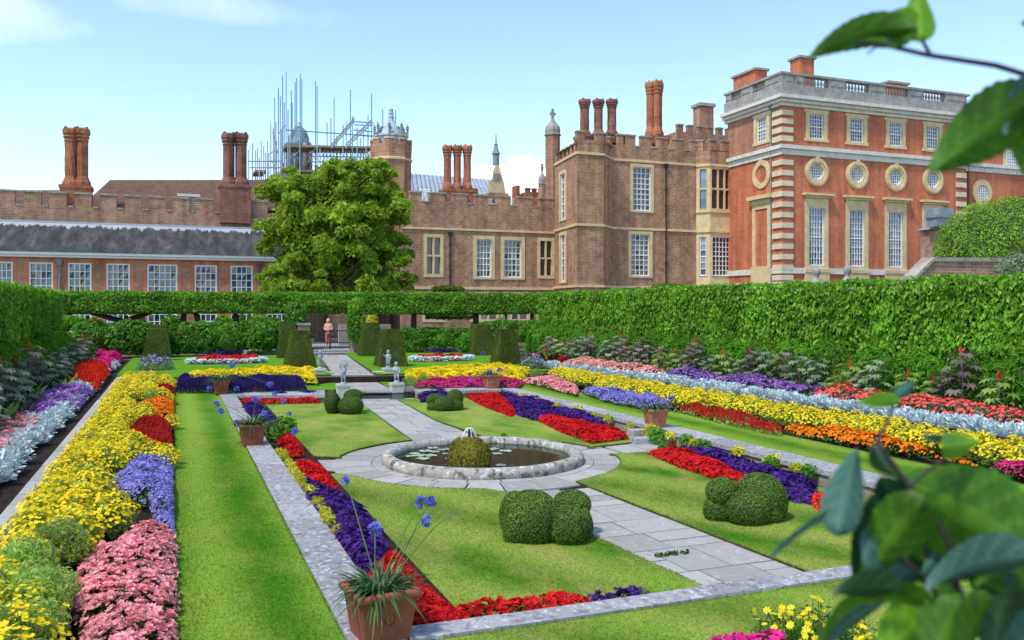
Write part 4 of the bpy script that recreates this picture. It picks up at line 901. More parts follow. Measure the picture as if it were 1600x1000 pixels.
topiary((537, 648), [(518, 629, 11, 20, .0), (522, 632, 11, 18, .15), (548, 634, 20, 16, -.1), (552, 618, 15, 10, .3)], 'small lobed box topiary on the far left lawn, below a statue', 7000)
topiary((697, 643), [(680, 625, 14, 10, .2), (695, 632, 17, 13, -.12), (711, 622, 13, 14, .2), (675, 637, 8, 9, 0), (712, 634, 12, 11, 0)], 'small lobed box topiary on the far right lawn, above the pond', 7000)

# ================================================================== POTS WITH AGAPANTHUS
def pot(px, py, zb, w, h, label, mat, rz=0):
    x, y = G(px, py, zb); y += w * .36; root = thing('terracotta_planter', label, 'planter', (x, y, zb), 'square terracotta planters on the copings'); b = w * .36; tw = w * .47
    def fr(z0, a, z1, c, g): g.add([(-a, -a, z0), (a, -a, z0), (a, a, z0), (-a, a, z0), (-c, -c, z1), (c, -c, z1), (c, c, z1), (-c, c, z1)], [(0, 1, 5, 4), (1, 2, 6, 5), (2, 3, 7, 6), (3, 0, 4, 7)])
    ORG[root.name] = (0, 0, 0)
    g = Geo(); fr(0, b, h * .84, tw * .95, g); g.add([(-b, -b, .01), (b, -b, .01), (b, b, .01), (-b, b, .01)], [(0, 1, 2, 3)]); body = g.build('body', mat, root); bv(body, .012)
    g = Geo(); z0, z1 = h * .84, h; a, c = tw * 1.0, w / 2
    V = []
    for (rr, z) in ((tw * .93, z0 - .012), (c - .018, z0 + .0), (c - .004, z0 + .01), (c, z0 + .024), (c, z1 - .018), (c - .005, z1 - .006), (c - .018, z1), (c - .055, z1), (c - .065, z1 - .008), (c - .08, z0)):
        V += [(-rr, -rr, z), (rr, -rr, z), (rr, rr, z), (-rr, rr, z)]
    g.add(V, [(i * 4 + j, i * 4 + (j + 1) % 4, i * 4 + 4 + (j + 1) % 4, i * 4 + 4 + j) for i in range(9) for j in range(4)]); g.build('rim', mat, root)
    g = Geo(); k = c - .07; g.add([(-k, -k, h - .05), (k, -k, h - .05), (k, k, h - .05), (-k, k, h - .05)], [(0, 1, 2, 3)]); g.build('soil', M['soil'], root)
    g = Geo()
    zc_ = h * .48; aa = b + (tw * .95 - b) * (zc_ / (h * .84))
    for R, rr in ((.062, .009), (.026, .014)): g.tube([(R * math.cos(i * PI / 12), -aa - .004, zc_ + R * math.sin(i * PI / 12)) for i in range(25)], rr, 6, cap=False)
    g.ball((0, -aa, zc_), .02, 10, 6); g.build('rosette', mat, root, True)
    root.rotation_euler = (0, 0, rz); return x, y, zb + h
def bv(o, w): b = o.modifiers.new('bevel', 'BEVEL'); b.width = w; b.segments = 2; b.limit_method = 'ANGLE'
def ribbon(g, p, a, L, w, el, droop, mi=0):
    p = Vector(p); d = Vector((math.cos(a), math.sin(a), 0)); s = Vector((-math.sin(a), math.cos(a), 0)); v = []; n = 6
    for k in range(n + 1):
        t = k / n; q = p + d * (L * (math.cos(el) * t + .25 * droop * t * t)) + Vector((0, 0, L * (math.sin(el) * t - droop * t * t))); ww = w * (1 - t ** 2.2) * .5 + .001
        v += [(q - s * ww)[:], (q - Vector((0, 0, ww * .35)))[:], (q + s * ww)[:]]
    g.add(v, [(3 * k + j, 3 * k + j + 1, 3 * k + j + 4, 3 * k + j + 3) for k in range(n) for j in range(2)], mi, np.full(2 * n, random.random()))
def agapanthus(x, y, z, R, label, nleaf, heads, hr=.055):
    """heads: list of (px,py,depth offset, size) of each flower head"""
    root = thing('agapanthus', label, 'agapanthus', (x, y, z)); g = Geo()
    for i in range(nleaf):
        a = random.uniform(0, 6.28); r0 = R * .45 * random.random() ** .5; ribbon(g, (x + r0 * math.cos(a), y + r0 * math.sin(a), z - .05), a + random.uniform(-.5, .5), R * random.uniform(1.0, 1.7), R * .085, random.uniform(.55, 1.35), random.uniform(.35, .95))
    g.build('leaves', M['agleaf'], root); t = depth(x, y)
    for px, py, dd, s in heads:
        c = DP(px, py, t + dd); st = Geo(); b0 = np.array((x, y, z)) + RNG.normal(size=3) * [.06, .06, 0]; hz = max(.02, c[2] - z)
        mid = b0 + (c - b0) * .5 + [0, 0, .12 * np.linalg.norm(c[:2] - b0[:2])]; st.tube([b0, b0 * .56 + mid * .44 + [0, 0, .02], mid, mid * .45 + c * .55 + [0, 0, .03], c], [.006, .0055, .005, .005, .004], 5); st.build('stem', M['stem'], root, True)
        fh = Geo(); n = 16 if s > .5 else 5; v = unit(RNG.normal(size=(n, 3)) + [0, 0, .45]); P = c + v * hr * s * .62
        rosettes(fh, P, v, hr * s * .62, 6, .85, .2, wide=.75)
        for q in P: fh.tube([tuple(c), tuple(q)], .0022, 3, 1)
        fh.build('flower_head', [M['agblue'], M['stem']], root)
    return root
x, y, z = pot(602, 1004, L1 + .03, .53, .40, 'large terracotta planter with a round rosette, nearest to us', M['terra'], .12)
agapanthus(x, y, z - .02, .30, 'strap-leaved agapanthus with four blue flower heads in the nearest planter', 150, [(539, 752, .1, .85), (659, 786, .05, 1.15), (667, 814, 0, .95), (708, 803, 0, .3), (586, 828, .2, 1.25), (674, 784, .05, .9)], .042)
x, y, z = pot(395, 696, L1 + .03, .50, .40, 'terracotta planter at the middle of the left coping', M['terra'], .05)
agapanthus(x, y, z, .34, 'agapanthus with drooping blue heads in the middle left planter', 90, [(338, 632, 0, 1.1), (346, 643, 0, 1.1), (370, 662, 0, 1.1), (400, 625, .1, 1.3), (413, 648, .1, 1.2), (459, 674, 0, 1.3), (443, 627, .2, 1.1), (430, 615, .3, 1), (452, 647, .3, .8)], .05)
x, y, z = pot(346, 616, L1 + .03, .50, .42, 'terracotta planter at the far end of the left coping', M['terra'])
agapanthus(x, y, z, .42, 'agapanthus with pale blue heads in the far left planter', 60, [(328, 608, 0, 1), (369, 608, 0, 1), (350, 568, 0, 1), (363, 571, 0, 1), (422, 601, .2, 1)], .08)
x, y, z = pot(1030, 668, L1 + .03, .46, .40, 'pale terracotta planter on the right coping by the cross path', M['terra2'])
agapanthus(x, y, z, .32, 'leafy agapanthus without tall flowers in the right middle planter', 90, [(1048, 621, .1, .8)], .075)
x, y, z = pot(771, 607, L1 + .03, .54, .44, 'pale terracotta planter at the far end of the right coping', M['terra2'])
agapanthus(x, y, z, .36, 'agapanthus with small blue flowers in the far right planter', 60, [(764, 582, 0, 1.1), (768, 588, -.1, 1.3), (781, 579, 0, 1), (737, 594, 0, .9), (755, 552, .1, .9)], .075)

# ================================================================== FIGURES
def skin_mesh(verts, edges, radii, sub=2):
    me = bpy.data.meshes.new('tmp'); me.from_pydata(verts, edges, []); o = bpy.data.objects.new('tmp', me); COL.objects.link(o)
    o.modifiers.new('skin', 'SKIN')
    if not me.skin_vertices: me.skin_vertices.new()
    for k, sv in enumerate(me.skin_vertices[0].data): r = radii[k]; sv.radius = r if hasattr(r, '__len__') else (r, r); sv.use_root = (k == 0)
    o.modifiers.new('sub', 'SUBSURF').levels = sub
    dg = bpy.context.evaluated_depsgraph_get(); ev = o.evaluated_get(dg); nm_ = bpy.data.meshes.new_from_object(ev)
    v = [tuple(q.co) for q in nm_.vertices]; f = [list(p.vertices) for p in nm_.polygons]; bpy.data.objects.remove(o); return v, f
def add_skin(geo, J, E, sc, org, rz, mi=0, sub=2):
    names = list(J); V = [J[n][0] for n in names]; ed = [(names.index(a), names.index(b)) for a, b in E]; v, f = skin_mesh(V, ed, [J[n][1] for n in names], sub)
    c, s = math.cos(rz), math.sin(rz); v = [(org[0] + sc * (p[0] * c - p[1] * s), org[1] + sc * (p[0] * s + p[1] * c), org[2] + sc * p[2]) for p in v]; geo.mixed(v, f, mi)
EDG = [('pelvis', 'belly'), ('belly', 'chest'), ('chest', 'neck'), ('chest', 'shl'), ('shl', 'ell'), ('ell', 'wrl'), ('wrl', 'hal'), ('chest', 'shr'), ('shr', 'elr'), ('elr', 'wrr'), ('wrr', 'har'),
       ('pelvis', 'hil'), ('hil', 'knl'), ('knl', 'anl'), ('anl', 'tol'), ('pelvis', 'hir'), ('hir', 'knr'), ('knr', 'anr'), ('anr', 'tor')]
def putto(i, x, y, z, rz, arms, label, lean=0, bend=0, sc=.78):
    ORGW = (x, y, z)
    J = dict(pelvis=((0, 0, .36), .085), belly=((.01 + lean * .4, -.02, .45), .085), chest=((lean, 0, .54), .085), neck=((lean, 0, .63), .042), shl=((lean - .10, 0, .575), .04), shr=((lean + .10, 0, .575), .04),
             hil=((-.06, 0, .31), .068), hir=((.06, 0, .31), .068), knl=((-.065, -.02, .18), .047), knr=((.075, -.05 - bend, .19), .047), anl=((-.06, .01, .05), .03), anr=((.09, .03 - bend * .3, .055), .03), tol=((-.065, -.06, .028), .024), tor=((.10, -.04 - bend * .3, .03), .024))
    for s, (e, w, h) in zip('lr', arms): J['el' + s] = (e, .034); J['wr' + s] = (w, .026); J['ha' + s] = (h, .024)
    root = thing('statue', label, 'statue', (x, y, z), 'small lead figures on plinths'); root.scale = (sc * .88, sc * .88, sc); g = Geo(); add_skin(g, J, EDG, 1.0, (x, y, z + .06), rz)
    c, s = math.cos(rz), math.sin(rz); hx, hy = lean * 1.1, -.01
    hd = (x + hx * c - hy * s, y + hx * s + hy * c, z + .06 + .71); g.ball(hd, (.075, .08, .09), 16, 10, 0, .02, i)
    fx, fy = s, -c
    g.ball((hd[0] + fx * .078, hd[1] + fy * .078, hd[2] - .012), (.014, .014, .02), 8, 6)
    for o in (-.03, .03): g.ball((hd[0] + fx * .066 + c * o, hd[1] + fy * .066 + s * o, hd[2] + .016), .011, 8, 6); g.ball((hd[0] + c * o * 2.55, hd[1] + s * o * 2.55, hd[2]), (.014, .014, .022), 8, 6)
    g.ball((hd[0] + fx * .068, hd[1] + fy * .068, hd[2] - .045), (.018, .01, .007), 8, 6); b = g.build('figure', M['statue'], root, True)
    k = Geo(); k.ball((hd[0] - fx * .012, hd[1] - fy * .012, hd[2] + .025), (.085, .085, .078), 16, 10, 0, .12, 5); k.build('hair', M['statue'], root, True)
    k = Geo(); k.lathe([(.15, 0), (.155, .02), (.135, .06), (.10, .085), (.001, .09)], (x, y, z), 14, ph=.3); k.build('base', M['statue'], root, True)
A1 = [((-.16, -.06, .47), (-.12, -.17, .50), (-.10, -.20, .53)), ((.17, -.08, .48), (.10, -.18, .53), (.06, -.20, .56))]
A2 = [((-.17, -.05, .68), (-.08, -.06, .80), (-.03, -.06, .82)), ((.18, -.04, .67), (.20, -.05, .80), (.12, -.05, .85))]
A3 = [((-.17, -.03, .48), (-.22, -.10, .55), (-.23, -.13, .60)), ((.16, .02, .45), (.14, -.06, .36), (.13, -.09, .33))]
A4 = [((-.14, -.09, .46), (-.05, -.17, .47), (-.01, -.19, .48)), ((.16, -.03, .45), (.13, -.12, .38), (.10, -.15, .36))]
putto(1, *ST[0], .5, A1, 'small grey figure on the rear left plinth, arms held forward', .02)
putto(2, *ST[1], -.4, A2, 'small grey figure with both arms over its head, front left plinth', .05, .02)
putto(3, *ST[2], -.7, A3, 'small grey figure raising one hand, before the right yew pyramid', .01)
putto(4, *ST[3], -.3, A4, 'small grey figure with one bent knee on the front right plinth', -.02, .08)

# gate, piers, steps, visitor
YG = 46.4
ga, gb = at(484, 546, YG), at(547, 546, YG); zb = zt(546, 515, YG); ztop = zt(517, 515, YG)
steps('dark stone steps up to the iron gate at the end of the path', [(ga[0] - .1, YG - .9), (gb[0] + .1, YG - .9), (gb[0] + .1, YG - .02), (ga[0] - .1, YG - .02)], [L2, (L2 + zb - .02) / 2, zb - .02])
g = Geo(); g.prism([(ga[0] - 3, YG), (gb[0] + 4, YG), (gb[0] + 6, YG + 14), (ga[0] - 6, YG + 14)], L2 - .1, zb - .03); struct(g.build('gravel_path', M['pathstone'], loc=(0, 0, 0)))
r = thing('iron_gate', 'black iron railing gate with thin upright bars at the end of the path', 'gate', ((ga[0] + gb[0]) / 2, YG, zb)); g = Geo(); W_ = gb[0] - ga[0]
for z in (zb + .08, zb + .35, ztop): g.box(ga[0], gb[0], YG - .018, YG + .018, z - .022, z + .022)
for x in (ga[0], gb[0], (ga[0] + gb[0]) / 2): g.box(x - .028, x + .028, YG - .029, YG + .029, zb, ztop + .05)
g.build('frame', M['irondk'], r)
g = Geo(); g.tube([(0, 0, 0), (0, 0, ztop - zb - .04)], .011, 5); b0 = g.build('bar', M['irondk'], loc=(0, 0, 0)); b0.parent = r; n = 19
ks = [i for i in range(1, n) if i != n // 2 + 1 or True]
for j, i in enumerate(ks):
    o = b0 if j == 0 else b0.copy()
    if j: COL.objects.link(o); o.parent = r
    o.location = (ga[0] + W_ * i / n - (ga[0] + gb[0]) / 2, 0, .03)
M['pier'] = M['brick_g']
def pier(px, w, pyt, label):
    x, y, _ = at(px, 545, YG); g = Geo(); zt_ = zt(pyt, px, YG); g.box(x - w / 2, x + w / 2, y - w / 2, y + w / 2, L2, zt_ - .1); rr = thing('gate_pier', label, 'gate pier', (x, y, L2)); g.build('shaft', M['pier'], rr); k = Geo(); k.box(x - w / 2 - .05, x + w / 2 + .05, y - w / 2 - .05, y + w / 2 + .05, zt_ - .099, zt_); k.build('cap', M['greystone'], rr)
pier(556, .62, 500, 'brick pier right of the iron gate, half covered by a climber'); pier(475, .55, 505, 'brick pier left of the iron gate, behind a yew pyramid')
x, y = at(580, 500, YG + 9)[:2]; g = Geo(); a = at(530, 500, YG + 6)[0]; g.box(a, a + 3.2, YG + 6, YG + 6.4, L2, zt(507, 560, YG + 6)); o = g.build('stone_wall', M['greystone']); tag(o, 'low grey stone wall behind the gate, right of the visitor', 'wall')
vx, vy, _ = at(513, 546, YG + .9); ZV = zb - .03
J = dict(pelvis=((0, 0, .92), (.135, .10)), belly=((0, 0, 1.05), (.12, .09)), chest=((0, .0, 1.24), (.135, .10)), neck=((0, 0, 1.42), .05), head0=((0, -.01, 1.50), .055), shl=((-.155, 0, 1.35), .055), shr=((.155, 0, 1.35), .055), ell=((-.21, -.02, 1.10), .042), elr=((.21, -.02, 1.10), .042),
         wrl=((-.09, -.20, 1.05), .03), wrr=((.09, -.20, 1.06), .03), hal=((-.02, -.23, 1.07), .034), har=((.03, -.23, 1.08), .034), hil=((-.085, 0, .86), .09), hir=((.085, 0, .86), .09), knl=((-.08, -.01, .48), .06), knr=((.08, -.02, .48), .06), anl=((-.075, .02, .09), .038), anr=((.085, .02, .09), .038), tol=((-.08, -.12, .04), .035), tor=((.09, -.12, .04), .035))
E2 = [e for e in EDG] + [('neck', 'head0')]
vis = thing('person', 'blonde woman in a pink top and coral trousers standing behind the iron gate', 'person', (vx, vy, ZV)); vr = -.25; vs = 1.0
g = Geo(); add_skin(g, J, E2, vs, (vx, vy, ZV), vr)
def loc(p): c, s = math.cos(vr), math.sin(vr); return (vx + p[0] * c - p[1] * s, vy + p[0] * s + p[1] * c, ZV + p[2])
g.ball(loc((0, -.015, 1.56)), (.075, .09, .112), 16, 12); g.ball(loc((0, -.105, 1.55)), (.014, .018, .024), 8, 6); g.ball(loc((0, -.095, 1.51)), (.024, .010, .008), 8, 6)
for o in (-.03, .03): g.ball(loc((o, -.088, 1.575)), .011, 8, 6)
for hx in (-.02, .03):
    for k in range(4): p = loc((hx + (k - 1.5) * .016, -.25, 1.07)); q = loc((hx + (k - 1.5) * .014, -.28, 1.03 + .004 * k)); g.tube([p, q], [.008, .006], 5)
    g.tube([loc((hx + .035, -.235, 1.09)), loc((hx + .03, -.27, 1.07))], [.009, .007], 5)
g.build('body', M['skin'], vis, True)
T = {k: J[k] for k in ('pelvis', 'belly', 'chest', 'shl', 'shr', 'ell', 'elr')}; T = {k: (v[0], tuple(np.array(v[1] if hasattr(v[1], '__len__') else (v[1],) * 2) + .016)) for k, v in T.items()}; T['neck'] = ((0, 0, 1.38), (.075, .07)); T['pelvis'] = ((0, 0, .93), (.155, .12))
T['wl'] = ((-.13, -.14, 1.07), (.044, .044)); T['wr'] = ((.13, -.14, 1.075), (.044, .044))
g = Geo(); add_skin(g, T, [('pelvis', 'belly'), ('belly', 'chest'), ('chest', 'neck'), ('chest', 'shl'), ('shl', 'ell'), ('ell', 'wl'), ('chest', 'shr'), ('shr', 'elr'), ('elr', 'wr')], vs, (vx, vy, ZV), vr); g.build('top', M['top'], vis, True)
T = dict(pelvis=((0, 0, .93), (.15, .115)), hil=((-.088, 0, .83), .105), hir=((.088, 0, .83), .105), knl=((-.08, -.01, .48), .075), knr=((.08, -.02, .48), .075), anl=((-.078, .015, .24), .06), anr=((.085, .015, .24), .06))
g = Geo(); add_skin(g, T, [('pelvis', 'hil'), ('hil', 'knl'), ('knl', 'anl'), ('pelvis', 'hir'), ('hir', 'knr'), ('knr', 'anr')], vs, (vx, vy, ZV), vr); g.build('trousers', M['trouser'], vis, True)
g = Geo(); g.ball(loc((0, .02, 1.595)), (.092, .10, .10), 16, 10, 0, .03); g.ball(loc((0, .06, 1.49)), (.09, .055, .13), 14, 9, 0, .05)
for o in (-.075, .075): g.ball(loc((o, .0, 1.49)), (.03, .05, .11), 10, 8)
g.build('hair', M['hair'], vis, True)
g = Geo()
for o in (-.08, .088): g.ball(loc((o, -.05, .035)), (.042, .11, .04), 12, 8)
g.build('shoes', M['shoe'], vis, True)
# ================================================================== BUILDINGS
class Fac:
    def __init__(s, a, b):
        s.a = np.array(a, float); s.b = np.array(b, float); s.L = np.linalg.norm(s.b - s.a); s.u = (s.b - s.a) / s.L
        n = np.array((s.u[1], -s.u[0])); s.n = n if n @ (-s.a) > 0 else -n
    def q(s, px, py=480):
        k = (px - 800) / FPX; d = np.array((S_ + k * C_, C_ - k * S_)); t = (s.a @ s.n) / (d @ s.n); p = d * t
        return (p - s.a) @ s.u, ZC - (py - HY) / FPX * t
    def U(s, px): return s.q(px)[0]
    def Z(s, px, py): return s.q(px, py)[1]
    def pt(s, u, z, d=0.0): p = s.a + s.u * u + s.n * d; return (p[0], p[1], z)
    def box(s, g, u0, u1, z0, z1, d0, d1, mi=0):
        v = [s.pt(u, z, d) for z in (z0, z1) for d in (d0, d1) for u in (u0, u1)]
        g.add(v, [(0, 2, 3, 1), (4, 5, 7, 6), (0, 1, 5, 4), (2, 6, 7, 3), (0, 4, 6, 2), (1, 3, 7, 5)], mi)
    def wall(s, g, u0, u1, z0, z1, holes=(), mi=0, rev=.3, rmi=None):
        us = sorted({u0, u1, *[h[0] for h in holes], *[h[1] for h in holes]}); zs = sorted({z0, z1, *[h[2] for h in holes], *[h[3] for h in holes]})
        us = [u for u in us if u0 <= u <= u1]; zs = [z for z in zs if z0 <= z <= z1]
        for a, b in zip(us, us[1:]):
            for c, d in zip(zs, zs[1:]):
                m, k = (a + b) / 2, (c + d) / 2
                if any(h[0] < m < h[1] and h[2] < k < h[3] for h in holes): continue
                g.add([s.pt(a, c), s.pt(b, c), s.pt(b, d), s.pt(a, d)], [(0, 1, 2, 3)], mi)
        for h in holes:
            a, b, c, d = h[:4]; r = mi if rmi is None else rmi
            for p, q in (((a, c), (b, c)), ((b, c), (b, d)), ((b, d), (a, d)), ((a, d), (a, c))): g.add([s.pt(*p), s.pt(*q), s.pt(*q, -rev), s.pt(*p, -rev)], [(0, 1, 2, 3)], r)
    def ring(s, g, cu, cz, ro, ri, d0, d1, k=32, mi=0):
        v = []
        for i in range(k):
            c, e = math.cos(2 * PI * i / k), math.sin(2 * PI * i / k); v += [s.pt(cu + ro * c, cz + ro * e, d0), s.pt(cu + ro * c, cz + ro * e, d1), s.pt(cu + ri * c, cz + ri * e, d1), s.pt(cu + ri * c, cz + ri * e, d0)]
        g.add(v, [(4 * i + j, 4 * ((i + 1) % k) + j, 4 * ((i + 1) % k) + (j + 1) % 4, 4 * i + (j + 1) % 4) for i in range(k) for j in range(4)], mi)
def panes(F, g, u0, u1, z0, z1, cols, rows, d, tilt=.02, clip=None):
    w0 = random.uniform(-.2, .2)
    for i in range(cols):
        for j in range(rows):
            a, b = u0 + (u1 - u0) * i / cols, u0 + (u1 - u0) * (i + 1) / cols; c, e = z0 + (z1 - z0) * j / rows, z0 + (z1 - z0) * (j + 1) / rows
            t = [random.uniform(-tilt, tilt) for _ in range(4)]; g.add([F.pt(a, c, d + t[0]), F.pt(b, c, d + t[1]), F.pt(b, e, d + t[2]), F.pt(a, e, d + t[3])], [(0, 1, 2, 3)], 0, [min(1, max(0, w0 + .2 + .6 * j / rows + random.choice((-.3, -.1, 0, .1, .3)) + random.uniform(-.1, .1)))])  # upper panes paler: sky reflection put into the glass colour
def sash_window(F, parent, h, cols, rows, sur=0.0, stone=None, glass='glass', rev=.24, bw=.05, mid=False, ears=0.0, sill=True, top=0.0, fw=.09):
    u0, u1, z0, z1 = h; w = Geo()
    if sur:
        for a, b, c, d in ((u0 - sur, u0, z0, z1), (u1, u1 + sur, z0, z1), (u0 - sur, u1 + sur, z1, z1 + sur + top)): F.box(w, a, b, c, d, -.02, .07)
        F.box(w, u0 - sur, u1 + sur, z0 - sur * .6, z0, -.02, .07)
        if ears:
            for sg, uu in ((-1, u0 - sur), (1, u1 + sur)):
                for zz in (z0 - sur * .6, z1 + sur - ears * 1.6): F.box(w, min(uu, uu + sg * ears), max(uu, uu + sg * ears), zz, zz + ears * 1.6, -.02, .066)
    else: F.box(w, u0 - .04, u1 + .04, z0 - .09, z0 - .003, -.1, .08)
    win = w.build('window', stone or M['white'], parent)
    s = Geo(); d0, d1 = -rev + .02, -rev + .09
    for a, b, c, e in ((u0, u0 + fw, z0, z1), (u1 - fw, u1, z0, z1), (u0 + fw, u1 - fw, z0, z0 + fw * 1.2), (u0 + fw, u1 - fw, z1 - fw, z1)): F.box(s, a, b, c, e, d0, d1 + .03)
    if mid: F.box(s, u0 + fw, u1 - fw, (z0 + z1) / 2 - .05, (z0 + z1) / 2 + .05, d0, d1 + .015)
    for i in range(1, cols): a = u0 + fw + (u1 - u0 - 2 * fw) * i / cols; F.box(s, a - bw / 2, a + bw / 2, z0 + fw, z1 - fw, d0, d1)
    for j in range(1, rows): a = z0 + fw + (z1 - z0 - 2 * fw) * j / rows; F.box(s, u0 + fw, u1 - fw, a - bw / 2, a + bw / 2, d0, d1 - .004)
    s.build('sash', M['white'], win); g = Geo(); panes(F, g, u0, u1, z0, z1, cols, rows, -rev); g.build('pane', M[glass], win); return win
def mullion_window(F, parent, h, lights, tiers, sur=.2, glass='glassd', rev=.22, mw=.16, d=.05):
    u0, u1, z0, z1 = h; w = Geo()
    for a, b, c, e in ((u0 - sur, u0, z0 - sur, z1 + sur), (u1, u1 + sur, z0 - sur, z1 + sur), (u0, u1, z1, z1 + sur), (u0, u1, z0 - sur, z0)): F.box(w, a, b, c, e, -.02, d)
    us = [u0 + (u1 - u0) * i / lights for i in range(lights + 1)]; zs = [z0 + (z1 - z0) * j / tiers for j in range(tiers + 1)]
    for a in us[1:-1]: F.box(w, a - mw / 2, a + mw / 2, z0, z1, -rev + .01, d - .03)
    for a in zs[1:-1]: F.box(w, u0, u1, a - mw / 2, a + mw / 2, -rev + .01, d - .034)
    for a, b in zip(us, us[1:]):
        a2, b2 = a + mw / 2 * (a > u0 + .01), b - mw / 2 * (b < u1 - .01); r = (b2 - a2) / 2; m = (a2 + b2) / 2
        for z in zs[1:]:
            zz = z - (mw / 2 if z < z1 - .01 else 0)
            for sg in (-1, 1):
                v = [F.pt(m + sg * r, zz, -.08), F.pt(m, zz, -.08)] + [F.pt(m + sg * r * math.sin(t), zz - r * .75 * (1 - math.cos(t)) - .02, -.08) for t in (0, .5, .9, 1.25, 1.57)][0:]
                w.mixed(v, [list(range(len(v)))])
    win = w.build('window', M['tan'], parent); g = Geo()
    for a, b in zip(us, us[1:]): panes(F, g, a, b, z0, z1, 1, tiers * 2, -rev)
    g.build('pane', M[glass], win); return win
def battlement(F, g, spans, z0, z1, th=.45, mi=0, cmi=1, cz=.14):
    for a, b in spans: F.box(g, a, b, z0, z1 - cz, -th, -.003, mi); F.box(g, a - .06, b + .06, z1 - cz + .001, z1, -th - .06, .06, cmi)
def crenel_sills(F, g, gaps, z, th=.45, mi=1):
    for a, b in gaps: F.box(g, a, b, z - .02, z + .1, -th, .05, mi)
def shaft(g, c, r, h, k=16, twist=0.0, cap=True):
    P = [(r * 1.45, 0), (r * 1.45, .06 * h), (r * 1.15, .12 * h), (r * 1.05, .15 * h)]
    n = 10; P += [(r, h * (.16 + .60 * i / n)) for i in range(n + 1)]; g.lathe(P, c, k, 0, 0, 8, .06 if twist else .03, twist)
    z = h * .76; Q = [(r, 0), (r * 1.2, .02 * h), (r * 1.08, .05 * h), (r * 1.35, .09 * h), (r * 1.22, .11 * h), (r * 1.45, .15 * h), (r * 1.45, .21 * h), (r * 1.2, .24 * h), (r * .9, .24 * h)]
    g.lathe(Q, (c[0], c[1], c[2] + z), 8, 0, PI / 8)
    for i in range(4): a = i * PI / 2 + PI / 4; g.lathe([(r * .28, 0), (r * .28, .05 * h)], (c[0] + r * 1.1 * math.cos(a), c[1] + r * 1.1 * math.sin(a), c[2] + h * .97), 4)
def chimney(parent, pxs, pyb, pyt, rpx, Y, mat, base=None, twist=3.0, ds=(0,)):
    """shafts at pxs standing from picture row pyb to pyt on the plane Y; base = picture rows of the block beneath"""
    k = Geo(); c0 = [at(p, pyb, Y) for p in pxs]; s = depth(*c0[0][:2]) / FPX
    if base:
        x0, x1 = c0[0][0] - rpx * s * 1.3, c0[-1][0] + rpx * s * 1.3; zb = zt(base, pxs[0], Y); w = rpx * s * 1.8
        k.box(x0, x1, Y - w, Y + w, zb, c0[0][2] - .25); k.box(x0 - .07, x1 + .07, Y - w - .07, Y + w + .07, c0[0][2] - .249, c0[0][2])
    else: k.box(c0[0][0] - rpx * s, c0[-1][0] + rpx * s, Y - rpx * s, Y + rpx * s, c0[0][2] - 1.2, c0[0][2] + .02)
    ch = k.build('chimney', mat, parent)
    for i, p in enumerate(pxs):
        c = at(p, pyb, Y); h = zt(pyt, p, Y) - c[2]; g = Geo(); shaft(g, (c[0], c[1] + ds[i % len(ds)], c[2]), rpx * s * .80, h, 24, twist if i % 2 == 0 else 0); g.build('chimney_shaft', mat, ch, False)
    return ch
def pipe(F, parent, px, pyt, pyb, hopper=True, mat='iron'):
    g = Geo(); u, z1 = F.q(px, pyt); z0 = F.Z(px, pyb); g.tube([F.pt(u, z0, .1), F.pt(u, z1, .1)], .065, 8)
    for k in range(1, 5): z = z0 + (z1 - z0) * k / 5; F.box(g, u - .11, u + .11, z - .05, z + .05, .0, .18)
    if hopper: F.box(g, u - .14, u + .14, z1 - .30, z1 - .1, .0, .26); F.box(g, u - .2, u + .2, z1 - .099, z1 + .1, .0, .32)
    return g.build('downpipe', M[mat], parent)

# ------------------------------------------------------------------ orangery (left)
YO = 69.0; F = Fac(at(-120, 480, YO)[:2], at(452, 480, YO)[:2]); o = thing('orangery', 'long low red brick orangery with tall white-barred windows under a slate roof', 'building', (*F.pt(F.L / 2, 0)[:2], L2))
ze = F.Z(200, 404); zr = zt(351, 200, YO + 5); wl = [(-62, -28), (-14, 20), (45, 83), (106, 143), (166, 203), (230, 277), (304, 339), (360, 395), (416, 450)]; zh, zl = F.Z(200, 412), F.Z(200, 516)
H = [(F.U(a), F.U(b), zl, zh) for a, b in wl]; g = Geo(); F.wall(g, 0, F.L, L2 - .2, ze, H, 0, .26)
for h in H: F.box(g, h[0] - .3, h[1] + .3, zh, zh + .42, -.01, .02, 1); F.box(g, h[0] - .28, h[0] - .002, zl, zh - .002, -.01, .018, 1); F.box(g, h[1] + .002, h[1] + .28, zl, zh - .002, -.01, .018, 1)
F.box(g, 0, F.L, L2, ze, -9, -6, 0); g.build('wall', [M['brick_o'], brick_mat('gauged_brick', (.52, .16, .07), (.56, .21, .10), (.52, .24, .14), .3, .1, .25)], o)
for h, (a, b) in zip(H, wl): sash_window(F, o, h, 5 if b - a > 42 else 4, 9, 0, M['white'], 'glass', .14, .055, False, fw=.11)
g = Geo(); F.box(g, -.3, F.L + .3, ze - .02, ze + .16, -.2, .34); F.box(g, -.3, F.L + .3, ze + .161, ze + .34, -.2, .55); g.build('eave_cornice', M['white'], o)
g = Geo(); v = [F.pt(-.4, ze + .345, .6), F.pt(F.L + .4, ze + .345, .6), F.pt(F.L + .4, zr, -5), F.pt(-.4, zr, -5), F.pt(-.4, ze + .345, -10), F.pt(F.L + .4, ze + .345, -10)]
g.mixed(v, [(0, 1, 2, 3), (3, 2, 5, 4), (0, 3, 4), (1, 5, 2)]); rf = g.build('roof', M['slate'], o); g = Geo(); F.box(g, -.4, F.L + .4, zr - .05, zr + .07, -5.2, -4.85); g.build('ridge', M['lead'], rf)
pipe(F, o, 93, 408, 520, True, 'leaddark'); pipe(F, o, 405, 410, 520, True)

